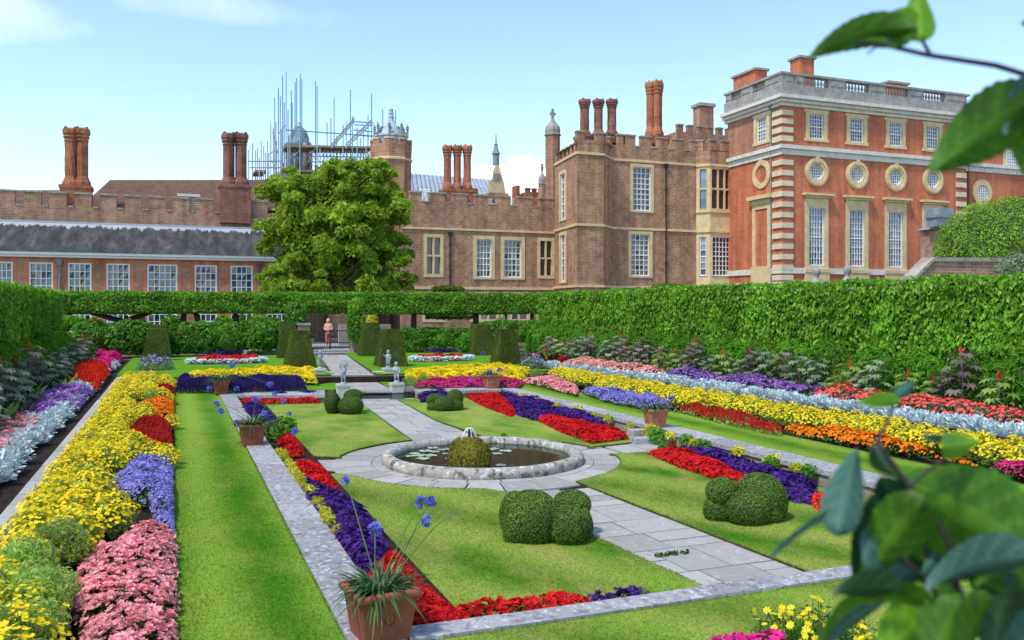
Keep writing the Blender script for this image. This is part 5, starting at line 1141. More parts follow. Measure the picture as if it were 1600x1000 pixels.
# ------------------------------------------------------------------ battlemented range behind it
YB = 76.0; F = Fac(at(-120, 480, YB)[:2], at(583, 480, YB)[:2]); o = thing('battlemented_range', 'brown brick range with stone-capped battlements behind the slate-roofed orangery', 'building', (*F.pt(F.L / 2, 0)[:2], L2))
zc, zm = F.Z(200, 327), F.Z(200, 304); ml = [(-75, -48), (-34, -8), (-2, 23), (37, 64), (77, 104), (117, 143), (156, 182), (195, 220), (233, 258), (270, 296), (306, 332), (390, 418), (432, 458), (472, 498), (512, 538), (552, 578)]
g = Geo(); F.wall(g, 0, F.L, L2, zc); F.box(g, 0, F.L, L2, zc - .002, -8, -.5); battlement(F, g, [(F.U(a), F.U(b)) for a, b in ml], zc, zm); crenel_sills(F, g, [(F.U(a[1]) + .07, F.U(b[0]) - .07) for a, b in zip(ml, ml[1:])], zc); g.build('wall', [M['brick_b'], M['copingb']], o)
def gabled(parent, name, px0, px1, pye, pxr0, pxr1, pyr, Y, dep, mat):
    g = Geo(); a, b = at(px0, pye, Y), at(px1, pye, Y); c, d = at(pxr0, pyr, Y + dep), at(pxr1, pyr, Y + dep); v = [a, b, d, c, (b[0], Y + 2 * dep, b[2]), (a[0], Y + 2 * dep, a[2])]
    g.mixed(v, [(0, 1, 2, 3), (3, 2, 4, 5), (0, 3, 5), (1, 4, 2)]); return g.build(name, mat, parent)
gabled(o, 'roof', 118, 580, 330, 172, 575, 281, YB + 2, 5, M['tile']); gabled(o, 'roof', -120, 112, 330, -120, 112, 297, YB + 1.6, 3, M['tile'])
chimney(o, (110.5, 128.5), 291, 201, 10.5, YB + 1.2, M['brick_c'], 330, 3.0); chimney(o, (357.5, 376.5), 290, 209, 10.5, YB + .4, M['brick_cd'], 350, 0)
g = Geo(); F.box(g, F.U(295), F.U(308), F.Z(300, 332), F.Z(300, 308), -.6, -.35)
for k in range(6): z = F.Z(300, 331) + k * (F.Z(300, 309) - F.Z(300, 331)) / 6; F.box(g, F.U(295), F.U(308), z, z + .10, -.34, -.22)
F.box(g, F.U(277), F.U(313), F.Z(300, 307), F.Z(300, 303), -.9, -.1); g.build('vent', M['pale'], o)

# ------------------------------------------------------------------ octagonal tower with lead crown
YT = 80.5; c = at(611, 480, YT + 2.3); s = depth(c[0], c[1]) / FPX; R = 29.5 * s / math.cos(PI / 8); cz = lambda py: zt(py, 611, c[1] - R * .7)
o = thing('octagonal_tower', 'tall octagonal brick tower with battlements and a pinnacled lead crown', 'tower', (c[0], c[1], L2)); P8 = PI / 8 + TH * .15
g = Geo(); g.lathe([(R * .985, L2), (R * .985, cz(249))], (c[0], c[1], 0), 8, 0, P8); g.build('wall', M['brick_tp'], o)
g = Geo(); g.lathe([(R * 1.0, cz(250)), (R * 1.05, cz(249)), (R * 1.05, cz(246)), (R, cz(245))], (c[0], c[1], 0), 8, 0, P8); g.build('string_course', M['tan'], o)
g = Geo(); zp = cz(224); g.lathe([(R * .99, cz(245.5)), (R * 1.02, zp), (R * .86, zp), (R * .86, zp - .5)], (c[0], c[1], 0), 8, 0, P8)
for i in range(8):
    for fr in (.0, 1.0):
        a0, a1 = P8 + i * PI / 4, P8 + (i + 1) * PI / 4; p0 = np.array((math.cos(a0), math.sin(a0))); p1 = np.array((math.cos(a1), math.sin(a1))); A = p0 + (p1 - p0) * (0 if fr == 0 else .68); B = p0 + (p1 - p0) * (.32 if fr == 0 else 1)
        g.prism([tuple(np.array(c[:2]) + q * R * k) for q, k in ((A, 1.02), (B, 1.02), (B, .88), (A, .88))], zp - .02, cz(215) - .15); g.prism([tuple(np.array(c[:2]) + q * R * k) for q, k in ((A, 1.05), (B, 1.05), (B, .85), (A, .85))], cz(215) - .149, cz(215), 1)
g.build('parapet', [M['brick_tp'], M['tan']], o)
g = Geo(); g.lathe([(R * .72, zp - .3), (R * .74, cz(212)), (R * .82, cz(211)), (R * .82, cz(208)), (R * .70, cz(207)), (R * .55, cz(198)), (R * .26, cz(190)), (R * .12, cz(182)), (R * .06, cz(170)), (.01, cz(163))], (c[0], c[1], 0), 16, 0, 0)
for py in (184, 178, 172, 167): g.ball((c[0], c[1], cz(py)), R * (.17 - (184 - py) * .003), 8, 6)
cr = g.build('lead_crown', M['lead'], o)
for i in range(8):
    a = P8 + i * PI / 4; x, y = c[0] + R * .80 * math.cos(a), c[1] + R * .80 * math.sin(a); g = Geo(); g.lathe([(.11, cz(211)), (.12, cz(198)), (.17, cz(197)), (.05, cz(191)), (.01, cz(188))], (x, y, 0), 6); g.ball((x, y, cz(194)), .15, 7, 5)
    g.tube([(x, y, cz(206)), (c[0] + R * .45 * math.cos(a), c[1] + R * .45 * math.sin(a), cz(196))], .09, 5); g.ball((c[0] + R * .55 * math.cos(a), c[1] + R * .55 * math.sin(a), cz(197)), .16, 6, 5); g.build('pinnacle', M['leaddark'], cr)

# ------------------------------------------------------------------ middle Tudor range
YM = 77.0; F = Fac(at(625, 480, YM)[:2], at(868, 480, YM)[:2]); o = thing('tudor_range', 'brown Tudor brick range with battlements between the octagonal tower and the projecting wing', 'building', (*F.pt(F.L / 2, 0)[:2], L2))
zc = F.Z(700, 317); zm = F.Z(700, 301); HS = [(745, 764, 375, 432), (788, 811, 377, 433)]; MS = [(667, 688, 370, 427), (844, 862, 374, 425)]
hs = [(F.U(a) - .02, F.U(b) + .25, F.Z(750, 433), F.Z(750, 374)) for a, b, _, _ in HS]; hm = [(F.U(a), F.U(b), F.Z(680, 428), F.Z(680, 371)) for a, b, _, _ in MS]; gm = [(F.U(a), F.U(b), F.Z(700, 499), F.Z(700, 460)) for a, b in ((664, 694), (738, 776), (786, 824), (842, 864))]
g = Geo(); F.wall(g, 0, F.L, L2, zc, hs + hm + gm, 0, .3, 2); F.box(g, 0, F.L, L2, zc - .003, -8, -.6); ml = [(641, 659), (672, 696), (706, 730), (741, 763), (776, 798), (810, 832), (843, 866)]
battlement(F, g, [(F.U(a), F.U(b)) for a, b in ml], zc, zm); crenel_sills(F, g, [(F.U(a[1]) + .07, F.U(b[0]) - .07) for a, b in zip(ml, ml[1:])], zc); g.build('wall', [M['brick_t'], M['copingb'], M['tan']], o)
for h in hs: sash_window(F, o, h, 4, 6, .34, M['tan'], 'glass', .28, .07, True)
for h in hm: mullion_window(F, o, h, 2, 2, .30)
for h in gm: mullion_window(F, o, h, 3 if h[1] - h[0] > 1.8 else 2, 1, .25, 'glassb')
g = Geo()
for py, t in ((358, .2), (450, .25)): z = F.Z(700, py); F.box(g, .2, F.L, z - t / 2, z + t / 2, -.02, .12)
g.build('string_course', M['tan'], o); pipe(F, o, 703, 364, 450, True, 'irondk')
chimney(o, (699, 714.5, 730), 296, 228, 7.2, YM + 1.0, M['brick_c'], 320, 2.5)
for a, b, p, q in ((741, 759, 289, 304), (778, 808, 296, 310)): g = Geo(); F.box(g, F.U(a), F.U(b), F.Z(a, q), F.Z(a, p), -3.5, -2.2); g.build('roof_stack', M['brick_b'], o)
for px in (770, 804):
    g = Geo()
    for k in range(4): F.box(g, F.U(px - 5), F.U(px + 5), F.Z(px, 319 - k * 3), F.Z(px, 317.5 - k * 3), -1.2, -1.0)
    g.build('vent', M['white'], o)
g = Geo()
for a, b in (((641, 300), (672, 300)), ((655, 297), (664, 312)), ((668, 297), (660, 312)), ((655, 297), (672, 297)), ((661, 300), (661, 312))): g.tube([at(*a, YM + .8), at(*b, YM + .8)], .06, 5)
g.build('roof_rail', M['white'], o)

# ------------------------------------------------------------------ projecting wing with turret and bay
pA = at(867, 480, YM)[:2]; pB = (33.95, 70.2); pC = (36.65, 70.2); pD = (38.55, 72.1); pE = at(1136, 480, 72.1)[:2]
o = thing('projecting_wing', 'brown brick wing with a corner turret, stone bay window and patterned brickwork', 'building', (38.0, 73.0, L2))
FS, F1, F2, FW = Fac(pA, pB), Fac(pB, pC), Fac(pC, pD), Fac(pD, pE)
zs = lambda py: FW.Z(1030, py)
ZT = dict(lo=F1.Z(920, 447), mid=F1.Z(920, 351.5), up=F1.Z(920, 240))
zpar = zs(232); zpm = zs(214); ztur, ztm = F1.Z(920, 219), F1.Z(920, 205)
sh = [(FS.U(876) , FS.U(876) + 1.5, F1.Z(920, 438), F1.Z(920, 362)), (FS.U(876), FS.U(876) + 1.5, F1.Z(920, 336), F1.Z(920, 262))]
wh = [(FW.U(986), FW.U(1015), FW.Z(1000, 431), FW.Z(1000, 366)), (FW.U(989), FW.U(1017), FW.Z(1000, 329), FW.Z(1000, 261))]
g = Geo(); FS.wall(g, 0, FS.L, L2, F1.Z(920, 236), sh, 0, .3, 2); F1.wall(g, 0, F1.L, L2, ztur); F2.wall(g, 0, F2.L, L2, ztur); FW.wall(g, 0, FW.L, L2, zpar, wh, 3, .3, 2)
g.prism([pC, pD, (pD[0], pD[1] + 2.3), (pC[0] - .5, pD[1] + 3)], zpar, ztur - .3); g.prism([pB, pC, pD, (pD[0], 76), (pB[0] + .4, 76)], ztur - .32, ztur - .3)
FW.box(g, .1, FW.L, L2, zpar - .3, -6, -.7)
for Fx, n in ((F1, 2), (F2, 2)):
    battlement(Fx, g, [(0.0, Fx.L * .28), (Fx.L * .72, Fx.L)], ztur, ztm)
mlw = [(966, 974), (977, 993), (1002, 1018), (1028, 1043), (1054, 1068), (1080, 1096), (1108, 1120), (1128, 1136)]
battlement(FW, g, [(max(0.1, FW.U(a)), FW.U(b)) for a, b in mlw], zpar, zpm); crenel_sills(FW, g, [(FW.U(a[1]) + .07, FW.U(b[0]) - .07) for a, b in zip(mlw, mlw[1:])], zpar)
zsd = F1.Z(920, 236); battlement(FS, g, [(FS.L * k / 6 + .1, FS.L * (k + .55) / 6) for k in range(6)], zsd, zsd + .85); g.build('wall', [M['brick_tp'], M['copingb'], M['tan'], M['brick_t']], o)
for h in sh: sash_window(FS, o, h, 2, 6, .3, M['tan'], 'glass', .2, .07, True)
for h, r in zip(wh, (8, 8)): sash_window(FW, o, h, 4, r, .30, M['tan'], 'glass', .24, .065, True)
g = Geo()
for k, z in ZT.items():
    for Fx in (FS, F1, F2, FW): Fx.box(g, -.04, Fx.L + .04, z - .11, z + .11, -.05, .11)
g.build('string_course', M['tan'], o); pipe(FW, o, 1040, 258, 449, True, 'irondk')
b0, b1, b2 = FW.pt(FW.U(1088), 0)[:2], None, None; ub = FW.U(1088); pj = 1.0; q1 = FW.pt(ub + .9, 0, pj)[:2]; q2 = FW.pt(FW.L - .1, 0, pj)[:2]
FA, FB = Fac(b0, q1), Fac(q1, q2); zz = lambda py: FB.Z(1120, py); ht = zz(258); g = Geo()
ua = (FA.L * .25, FA.L * .75, zz(326), zz(264)); ul = (FA.L * .25, FA.L * .75, zz(431), zz(370)); fa = (FB.L * .08, FB.L * .95, zz(326), zz(264)); fb = (FB.L * .10, FB.L * .93, zz(431), zz(370))
FA.wall(g, 0, FA.L, L2, ht, [ua, ul], 0, .2); FB.wall(g, 0, FB.L, L2, ht, [fa, fb], 0, .2); FA.wall(g, 0, FA.L, ht, zpar, (), 1); FB.wall(g, 0, FB.L, ht, zpar, (), 1)
for z in (ht, zz(361), zz(330)):
    for Fx in (FA, FB): Fx.box(g, -.02, Fx.L, z - .14, z + .1, -.02, .12)
g.prism([b0, q1, q2, FW.pt(FW.L - .1, 0)[:2]], zpar - .05, zpar)
battlement(FB, g, [(.05, FB.L * .3), (FB.L * .55, FB.L * .95)], zpar, zpm, .4, 1, 2); battlement(FA, g, [(.1, FA.L * .5)], zpar, zpm, .4, 1, 2)
bay = g.build('bay_window', [M['tan'], M['brick_tp'], M['copingb']], o)
mullion_window(FA, o, ua, 1, 2, .06, 'glassb', .15, .14, .03); mullion_window(FB, o, fa, 3, 2, .08, 'glassd', .15, .16, .03); sash_window(FB, o, fb, 5, 8, .04, M['tan'], 'glassd', .16, .06, True); sash_window(FA, o, ul, 1, 6, .04, M['tan'], 'glassb', .16, .06, True)
chimney(o, (913.5, 935, 956), 212, 156, 8.6, 73.6, M['brick_cd'], 222, 3.5); chimney(o, (1016, 1023, 1031), 213, 129, 7.4, 76.0, M['brick_c'], 226, 3.0, (0, -.5, .3))
g = Geo(); Y2 = 80; Fq = Fac(at(1058, 480, Y2)[:2], at(1150, 480, Y2)[:2]); zq = Fq.Z(1080, 207); Fq.box(g, 0, Fq.L, zq - 6, zq, -3, 0); battlement(Fq, g, [(Fq.L * (k + .1) / 6, Fq.L * (k + .62) / 6) for k in range(6)], zq, Fq.Z(1080, 195), .5); Fq.box(g, Fq.U(1099), Fq.U(1120), zq, Fq.Z(1105, 164), -2, -.6); Fq.box(g, Fq.U(1097), Fq.U(1122), Fq.Z(1105, 163.9), Fq.Z(1105, 159), -2.2, -.4, 1); g.build('rear_block', [M['brick_b'], M['copingb']], o)

# ------------------------------------------------------------------ red brick palace block
cn_ = at(1222, 480, 63.0)[:2]; far = at(1137, 480, 71.3)[:2]; F = Fac(cn_, at(1507, 480, 63.0)[:2]); FL = Fac(far, cn_); FX = Fac(at(1507, 480, 64.0)[:2], at(1800, 480, 64.0)[:2])
o = thing('palace_block', 'orange-red brick palace block with white bands, round windows and a stone balustrade', 'building', (*F.pt(F.L / 2, 0, -4)[:2], L2))
Zc = lambda py: F.Z(1222, py); zb0, zb1 = Zc(241), Zc(226); zco0, zco1, zgr, zbal = Zc(165), Zc(149), Zc(131), Zc(113)
topw = [(1254, 1295), (1319, 1358), (1381, 1418), (1440, 1476)]; tallw = [(1253, 1297), (1319, 1360), (1381, 1419), (1438, 1475)]; ocx = [1274.5, 1338.5, 1399, 1457]
cu = [F.U((a + b) / 2) for a, b in tallw]; sp_ = np.polyfit(range(4), cu, 1); cu = [sp_[1] + sp_[0] * i for i in range(4)]
wt = [(u - .80, u + .80, F.Z(1275, 217), F.Z(1275, 179)) for u in cu]; wl_ = [(u - .88, u + .88, F.Z(1275, 415), F.Z(1275, 325)) for u in cu]; ro = 1.32; zo = F.Z(1275, 269); oc = [(u - .80, u + .80, zo - .8, zo + .8) for u in cu]
g = Geo(); F.wall(g, 0, F.L, L2, zco1, wt + wl_ + oc, 0, .3, 2)
lw = (FL.U(1178), FL.U(1194), F.Z(1222, 222), F.Z(1222, 190)); hl = [(FL.L * .56, FL.L * .56 + 1.5, wt[0][2], wt[0][3])]; FL.wall(g, 0, FL.L, L2, zb0, (), 0); FL.wall(g, 0, FL.L, zb0, zco1, hl, 1, .3, 2)
FX.wall(g, 0, FX.L, L2, zco1 - .6, (), 0); F.box(g, .4, F.L - .2, L2, zco0, -7.5, -.6, 0); FX.box(g, .2, FX.L, L2, zco0 - .8, -10, -.3, 0)
F.wall(g, F.L - .001, F.L, L2, zco1); e = F.pt(F.L, 0); g.add([F.pt(F.L, L2), F.pt(F.L, L2, -1.2), F.pt(F.L, zco1, -1.2), F.pt(F.L, zco1)], [(0, 1, 2, 3)]); g.build('wall', [M['brick_w'], M['brick_ws'], M['tan']], o)
for h in wt: sash_window(F, o, h, 5, 6, .42, M['tan'], 'glassb', .2, .042, True, .16)
sash_window(FL, o, hl[0], 5, 6, .42, M['tan'], 'glassb', .2, .042, True, .16)
for i, h in enumerate(wl_):
    w = sash_window(F, o, h, 5, 9, .46, M['tan'], 'glassb', .2, .042, True, top=.45); g = Geo(); a, b, z = h[0] - .78, h[1] + .78, h[3] + .95
    F.box(g, a + .2, b - .2, z - .04, z + .16, -.02, .26); F.box(g, a, b, z + .161, z + .36, -.02, .5); g.build('hood', M['tan'], w); g = Geo(); F.box(g, h[0] - .55, h[1] + .55, h[2] - .62, h[2] - .29, -.02, .22); F.box(g, h[0] - .5, h[1] + .5, h[2] - 2.6, h[2] - .621, -.02, .16); g.build('apron', M['tan'], w)
for u in cu:
    g = Geo(); F.ring(g, u, zo, ro, .74, -.02, .12, 40); F.ring(g, u, zo, ro - .12, ro - .34, .1, .19, 40); F.box(g, u - .18, u + .18, zo + .86, zo + ro + .16, -.02, .22); w = g.build('round_window', M['tan'], o)
    s = Geo()
    for k in range(-2, 3):
        x = k * .26; c2 = math.sqrt(.76 ** 2 - x * x); F.box(s, u + x - .03, u + x + .03, zo - c2, zo + c2, -.16, -.10); F.box(s, u - c2, u + c2, zo + x - .03, zo + x + .03, -.16, -.104)
    F.ring(s, u, zo, .78, .68, -.16, -.05, 32); s.build('sash', M['white'], w); s = Geo(); panes(F, s, u - .79, u + .79, zo - .79, zo + .79, 6, 6, -.18); s.build('pane', M['glassb'], w)
um = FL.L * .56 + .75; g = Geo(); FL.ring(g, um, zo, ro, .82, -.02, .12, 40); FL.box(g, um - .18, um + .18, zo + .9, zo + ro + .12, -.02, .2); g.build('blind_roundel', M['tan'], o)
g = Geo(); h = wl_[0]
for a, b in ((um - 1.35, um - .9), (um + .9, um + 1.35)): FL.box(g, a, b, h[2], h[3] + .5, -.02, .1)
FL.box(g, um - .9, um + .9, h[3] + .05, h[3] + .5, -.02, .1); FL.box(g, um - 1.7, um + 1.7, h[3] + .95, h[3] + 1.3, -.02, .5); FL.box(g, um - 1.4, um + 1.4, h[3] + .501, h[3] + .949, -.02, .2); FL.box(g, um - 1.45, um + 1.45, h[2] - 2.4, h[2] - .02, -.02, .16); g.build('blind_door_frame', M['tan'], o)
q0, q1_ = [F.Z(1222, y) for y in (440, 165)]; n = 25; zq = [F.Z(1222, 440) + (Zc(243) - F.Z(1222, 440)) * (k / 12) for k in range(12)] + [Zc(222) + (Zc(168) - Zc(222)) * (k / 4) for k in range(4)]
QG = {(s_, u_): Geo() for s_ in 'abc' for u_ in (0, 1)}
for k, z in enumerate(zq):
    g, gs_, gr_ = (QG[(s_, int(k >= 12))] for s_ in 'abc'); hh = (zq[1] - zq[0]) * .5; F.box(g, -.14, 1.15, z + .12, z + .12 + hh, -.02, .14); FL.box(gs_, FL.L - 1.25, FL.L - .0, z + .12, z + .12 + hh, -.02, .138)
    F.box(gr_, F.L - 1.15, F.L + .13, z + .12, z + .12 + hh, -.02, .14)
for g in QG.values(): g.build('quoin_strip', M['quoin'], o)


def band(name, z0, z1, d, mat, ext=True):
    g = Geo(); F.box(g, -d, F.L + d, z0, z1, -.02, d); FL.box(g, -.1, FL.L + d - .004, z0 + .002, z1 - .002, -.02, d - .002)
    if ext: FX.box(g, .05, FX.L, z0 + .004, z1 - .004, -.02, d)
    return g, name, mat
g, a, b = band('w', zb0, zb0 + (zb1 - zb0) * .6, .14, None); g2, _, _ = band('w', zb0 + (zb1 - zb0) * .6 + .003, zb1, .34, None); g.ch += [(v, f + g.n, mi, r) for v, f, mi, r in g2.ch]; g.build('white_band', M['portland'], o)
g, a, b = band('w', Zc(427), Zc(418), .12, None); g2, _, _ = band('x', L2, Zc(440), .12, None); g.ch += [(v, f + g.n, mi, r) for v, f, mi, r in g2.ch]; g.build('base_band', M['portland'], o)
g = Geo()
for k, (t, d) in enumerate(((0, .18), (.33, .42), (.66, .72))):
    z0, z1 = zco0 + (zco1 - zco0) * t + .002, zco0 + (zco1 - zco0) * (t + .33); F.box(g, -d, F.L + d, z0, z1, -.3, d); FL.box(g, -.3, FL.L + d - .004, z0 + .002, z1 - .002, -.3, d - .002); FX.box(g, .05, FX.L, z0 - .6, z1 - .6, -.3, d)
g.build('cornice', M['portland'], o)
bal = Geo(); F.box(bal, -.3, F.L + .3, zco1 + .002, zgr, -.35, .3); FL.box(bal, -.2, FL.L + .3, zco1 + .003, zgr - .002, -.35, .298); F.box(bal, -.36, F.L + .36, zbal - .2, zbal, -.35, .36); FL.box(bal, -.2, FL.L + .36, zbal - .202, zbal - .002, -.35, .358)
FX.box(bal, .3, FX.L, zco1 - .59, zbal - 1.4, -.35, .2)
sec = [(1222, 1238, 0), (1239, 1254, 0), (1255, 1291, 1), (1292, 1318, 0), (1319, 1354, 1), (1355, 1381, 0), (1382, 1415, 1), (1416, 1439, 0), (1440, 1472, 1), (1473, 1507, 0)]; pts = []
for a, b, k in sec:
    u0, u1 = F.U(a), F.U(b)
    if not k: F.box(bal, u0, u1, zgr + .001, zbal - .203, -.3, .26); F.box(bal, u0 + .2, u1 - .2, zgr + .25, zbal - .4, .2, .31)
    else: n = 7; pts += [F.pt(u0 + (u1 - u0) * (i + .5) / n, zgr, 0) for i in range(n)]
for t0, t1, k in ((0, .12, 0), (.12, .3, 1), (.3, .52, 0), (.52, .74, 1), (.74, 1.03, 0)):
    u0, u1 = FL.L * t0, FL.L * t1
    if not k: FL.box(bal, u0, u1, zgr + .001, zbal - .205, -.3, .25); FL.box(bal, u0 + .2, u1 - .2, zgr + .25, zbal - .4, .2, .30)
    else: n = 6; pts += [FL.pt(u0 + (u1 - u0) * (i + .5) / n, zgr, 0) for i in range(n)]
B = bal.build('balustrade', M['greystone'], o); hb_ = zbal - .2 - zgr; bx = Geo(); bx.lathe([(.12, 0), (.12, hb_ * .08), (.06, hb_ * .16), (.13, hb_ * .38), (.11, hb_ * .52), (.05, hb_ * .78), (.10, hb_ * .9), (.12, hb_)], (0, 0, 0), 8)
b0 = bx.build('baluster', M['greystone'], loc=(0, 0, 0)); b0.parent = B; oo = np.array(ORG[o.name])
for i, p in enumerate(pts):
    q = b0 if i == 0 else b0.copy()
    if i: COL.objects.link(q); q.parent = B
    q.location = tuple(np.array(p) - oo)
for px0, px1, py0, py1, d, Fx in ((1250, 1272, 120, 88, -3, F), (1388, 1418, 140, 128, -4, F), (1146, 1180, 150, 114, -2.0, FL)):
    Fq = Fac(Fx.pt(0, 0, d)[:2], Fx.pt(Fx.L, 0, d)[:2]); g = Geo(); a, b = Fq.U(px0), Fq.U(px1); zb_ = Fq.Z((px0 + px1) / 2, py1)
    if Fx is FL: zb_ = Fq.Z(1162, 113)
    Fx.box(g, a, b, zbal - 1.5, zb_ - .22, d - 1.4, d); Fx.box(g, a - .18, b + .18, zb_ - .219, zb_, d - 1.58, d + .18, 1); g.build('chimney', [M['brick_w'], M['greystone']], o)
pipe(FL, o, 1206, 166, 448, True, 'leaddark')
# windows of the further wing
for px, py, w, h, k in ((1580, 252, 1.5, 1.9, 0), (1534, 301, 0, 0, 1), (1640, 262, 1.5, 1.9, 0)):
    u, z = FX.q(px, py)
    if k == 0:
        g = Geo(); FX.box(g, u - w / 2 - .42, u + w / 2 + .42, z - h / 2 - .4, z + h / 2 + .42, -.02, .08); wn = g.build('window', M['tan'], o); g = Geo(); panes(FX, g, u - w / 2, u + w / 2, z - h / 2, z + h / 2, 5, 6, .095, .004); g.build('pane', M['glassb'], wn); g = Geo()
        for i in range(6): x = u - w / 2 + w * i / 5; FX.box(g, x - .035, x + .035, z - h / 2, z + h / 2, .09, .13)
        for i in range(7): x = z - h / 2 + h * i / 6; FX.box(g, u - w / 2, u + w / 2, x - .035, x + .035, .09, .128)
        g.build('sash', M['white'], wn)
    else:
        g = Geo(); FX.ring(g, u, z, ro, .74, -.02, .14, 40); wn = g.build('round_window', M['tan'], o); g = Geo(); FX.ring(g, u, z, .75, .001, .02, .05, 32); g.build('pane', M['glassb'], wn); g = Geo()
        for k2 in range(-2, 3): x = k2 * .26; c2 = math.sqrt(.74 ** 2 - x * x); FX.box(g, u + x - .03, u + x + .03, z - c2, z + c2, .04, .09); FX.box(g, u - c2, u + c2, z + x - .03, z + x + .03, .04, .088)
        g.build('sash', M['white'], wn)
pipe(FX, o, 1512, 240, 440, False)

# ------------------------------------------------------------------ things behind the roofs
YH = 105.0; o = thing('great_hall', 'grey lead hall roof with a slender spire on its gable, beyond the Tudor range', 'building', (*at(715, 300, YH)[:2], L2)); g = Geo(); a, b, c2, d2 = at(600, 318, YH), at(785, 322, YH), at(765, 281, YH + 7), at(600, 268, YH + 7)
g.add([a, b, c2, d2], [(0, 1, 2, 3)]); g.add([b, (b[0], YH + 14, b[2]), c2, c2], [(0, 1, 2)]); rf = g.build('roof', M['lead'], o)
g = Geo()
for k in range(26): t = (k + .5) / 26; p = np.array(a) * (1 - t) + np.array(b) * t; q = np.array(d2) * (1 - t) + np.array(c2) * t; g.tube([tuple(p + [0, -.06, .06]), tuple(q + [0, -.06, .06])], .07, 4)
g.build('roof_seam', M['leaddark'], rf)
g = Geo(); pp = [(763, 330), (763, 284), (769, 279), (770, 268), (775, 257), (780, 259), (783, 270), (787, 282), (790, 300), (792, 330)]; v = [at(x, y, YH - .5) for x, y in pp] + [at(x, y, YH + 1) for x, y in pp]; n = len(pp); g.mixed(v, [list(range(n)), list(range(n, 2 * n))[::-1]] ); g.add(v, [(i, (i + 1) % n, n + (i + 1) % n, n + i) for i in range(n)])
for x in (772, 776, 780): a = at(x, 276, YH - .6); g.box(a[0] - .15, a[0] + .15, a[1], a[1] + .2, a[2] - .5, a[2] + .4, 1)
g.build('gable', [M['tan'], M['greystone']], o); g = Geo(); c = at(775, 258, YH); hz = zt(210, 775, YH) - c[2]
g.lathe([(.45, 0), (.45, hz * .35), (.62, hz * .36), (.35, hz * .5), (.22, hz * .66), (.3, hz * .67), (.1, hz * .7), (.06, hz), (.01, hz)], c, 8); g.build('spire', M['leaddark'], o)
def cupola(name, label, px, pyb, pyd, pyt, rpx, Y, cross=True):
    c = at(px, pyb, Y); s = depth(c[0], c[1]) / FPX; R = rpx * s; z = lambda py: zt(py, px, Y); o = thing(name, label, 'turret', (c[0], c[1], z(pyb))); g = Geo(); g.lathe([(R, z(pyb)), (R, z(pyd))], (c[0], c[1], 0), 8, 0, PI / 8); g.build('shaft', M['brick_tp'], o)
    h = z(pyt) - z(pyd); zz_ = z(pyd); g = Geo(); g.lathe([(R * 1.15, zz_), (R * 1.15, zz_ + h * .05), (R * 1.0, zz_ + h * .07), (R * 1.05, zz_ + h * .2), (R * .95, zz_ + h * .34), (R * .6, zz_ + h * .48), (R * .3, zz_ + h * .58), (R * .18, zz_ + h * .68), (R * .12, zz_ + h * .8), (.01, zz_ + h)], (c[0], c[1], 0), 8, 0, PI / 8); d = g.build('dome', M['greystone'], o, False)
    if cross: g = Geo(); zc2 = zz_ + h * .85; g.box(c[0] - R * .42, c[0] + R * .42, c[1] - .1, c[1] + .1, zc2 - .12, zc2 + .12); g.box(c[0] - .12, c[0] + .12, c[1] - .101, c[1] + .101, zc2 - .4, zc2 + .5); g.build('cross', M['greystone'], d)
cupola('brick_turret', 'slim brick turret with a stone onion dome and cross, left of the projecting wing', 863.5, 330, 212, 172, 11.5, 78.5); cupola('brick_turret', 'small distant turret with an onion dome, half hidden by the slim turret', 847, 330, 288, 258, 6, 92)
o = thing('distant_block', 'small distant red battlemented block under the white cloud', 'building', (*at(833, 320, 96)[:2], L2)); Fd = Fac(at(822, 480, 96)[:2], at(850, 480, 96)[:2]); g = Geo(); z = Fd.Z(835, 300); Fd.box(g, 0, Fd.L, L2, z, -2, 0); battlement(Fd, g, [(0, Fd.L * .25), (Fd.L * .38, Fd.L * .6), (Fd.L * .74, Fd.L)], z, Fd.Z(835, 294)); Fd.box(g, -Fd.L * .45, -Fd.L * .25, L2, Fd.Z(835, 290), -2, -.5); g.build('wall', [M['brick_c'], M['brick_c']], o)

# scaffolding and the domed lantern inside it
YK = 112.0; o = thing('domed_lantern', 'lead-domed roof lantern with a gilt ball, wrapped in scaffolding', 'turret', (*at(467, 300, YK)[:2], 12)); c = at(467, 300, YK); s = depth(c[0], c[1]) / FPX; z = lambda py: zt(py, 467, YK)
g = Geo(); g.lathe([(17 * s, z(330)), (17 * s, z(226))], (c[0], c[1], 0), 8, 0, PI / 8); g.build('drum', M['brick_b'], o); g = Geo(); g.lathe([(19 * s, z(227)), (19.5 * s, z(224)), (16.5 * s, z(222)), (15.5 * s, z(214)), (12 * s, z(205)), (6 * s, z(199)), (2 * s, z(196)), (1.2 * s, z(192)), (.01, z(191))], (c[0], c[1], 0), 16); d = g.build('dome', M['leaddark'], o, True); g = Geo(); g.ball((c[0], c[1], z(197)), 3 * s, 12, 8); g.build('gilt_ball', M['gilt'], d, True)
g = Geo()
for k in range(8): a = PI / 8 + k * PI / 4; g.tube([(c[0] + 18 * s * math.cos(a), c[1] + 18 * s * math.sin(a), z(262)), (c[0] + 18 * s * math.cos(a), c[1] + 18 * s * math.sin(a), z(226))], .28, 6)
g.build('column', M['pale'], o)
o = thing('scaffolding', 'grey and blue steel scaffolding with tall poles and board platforms above the tree', 'scaffolding', (*at(480, 300, 108)[:2], 14))
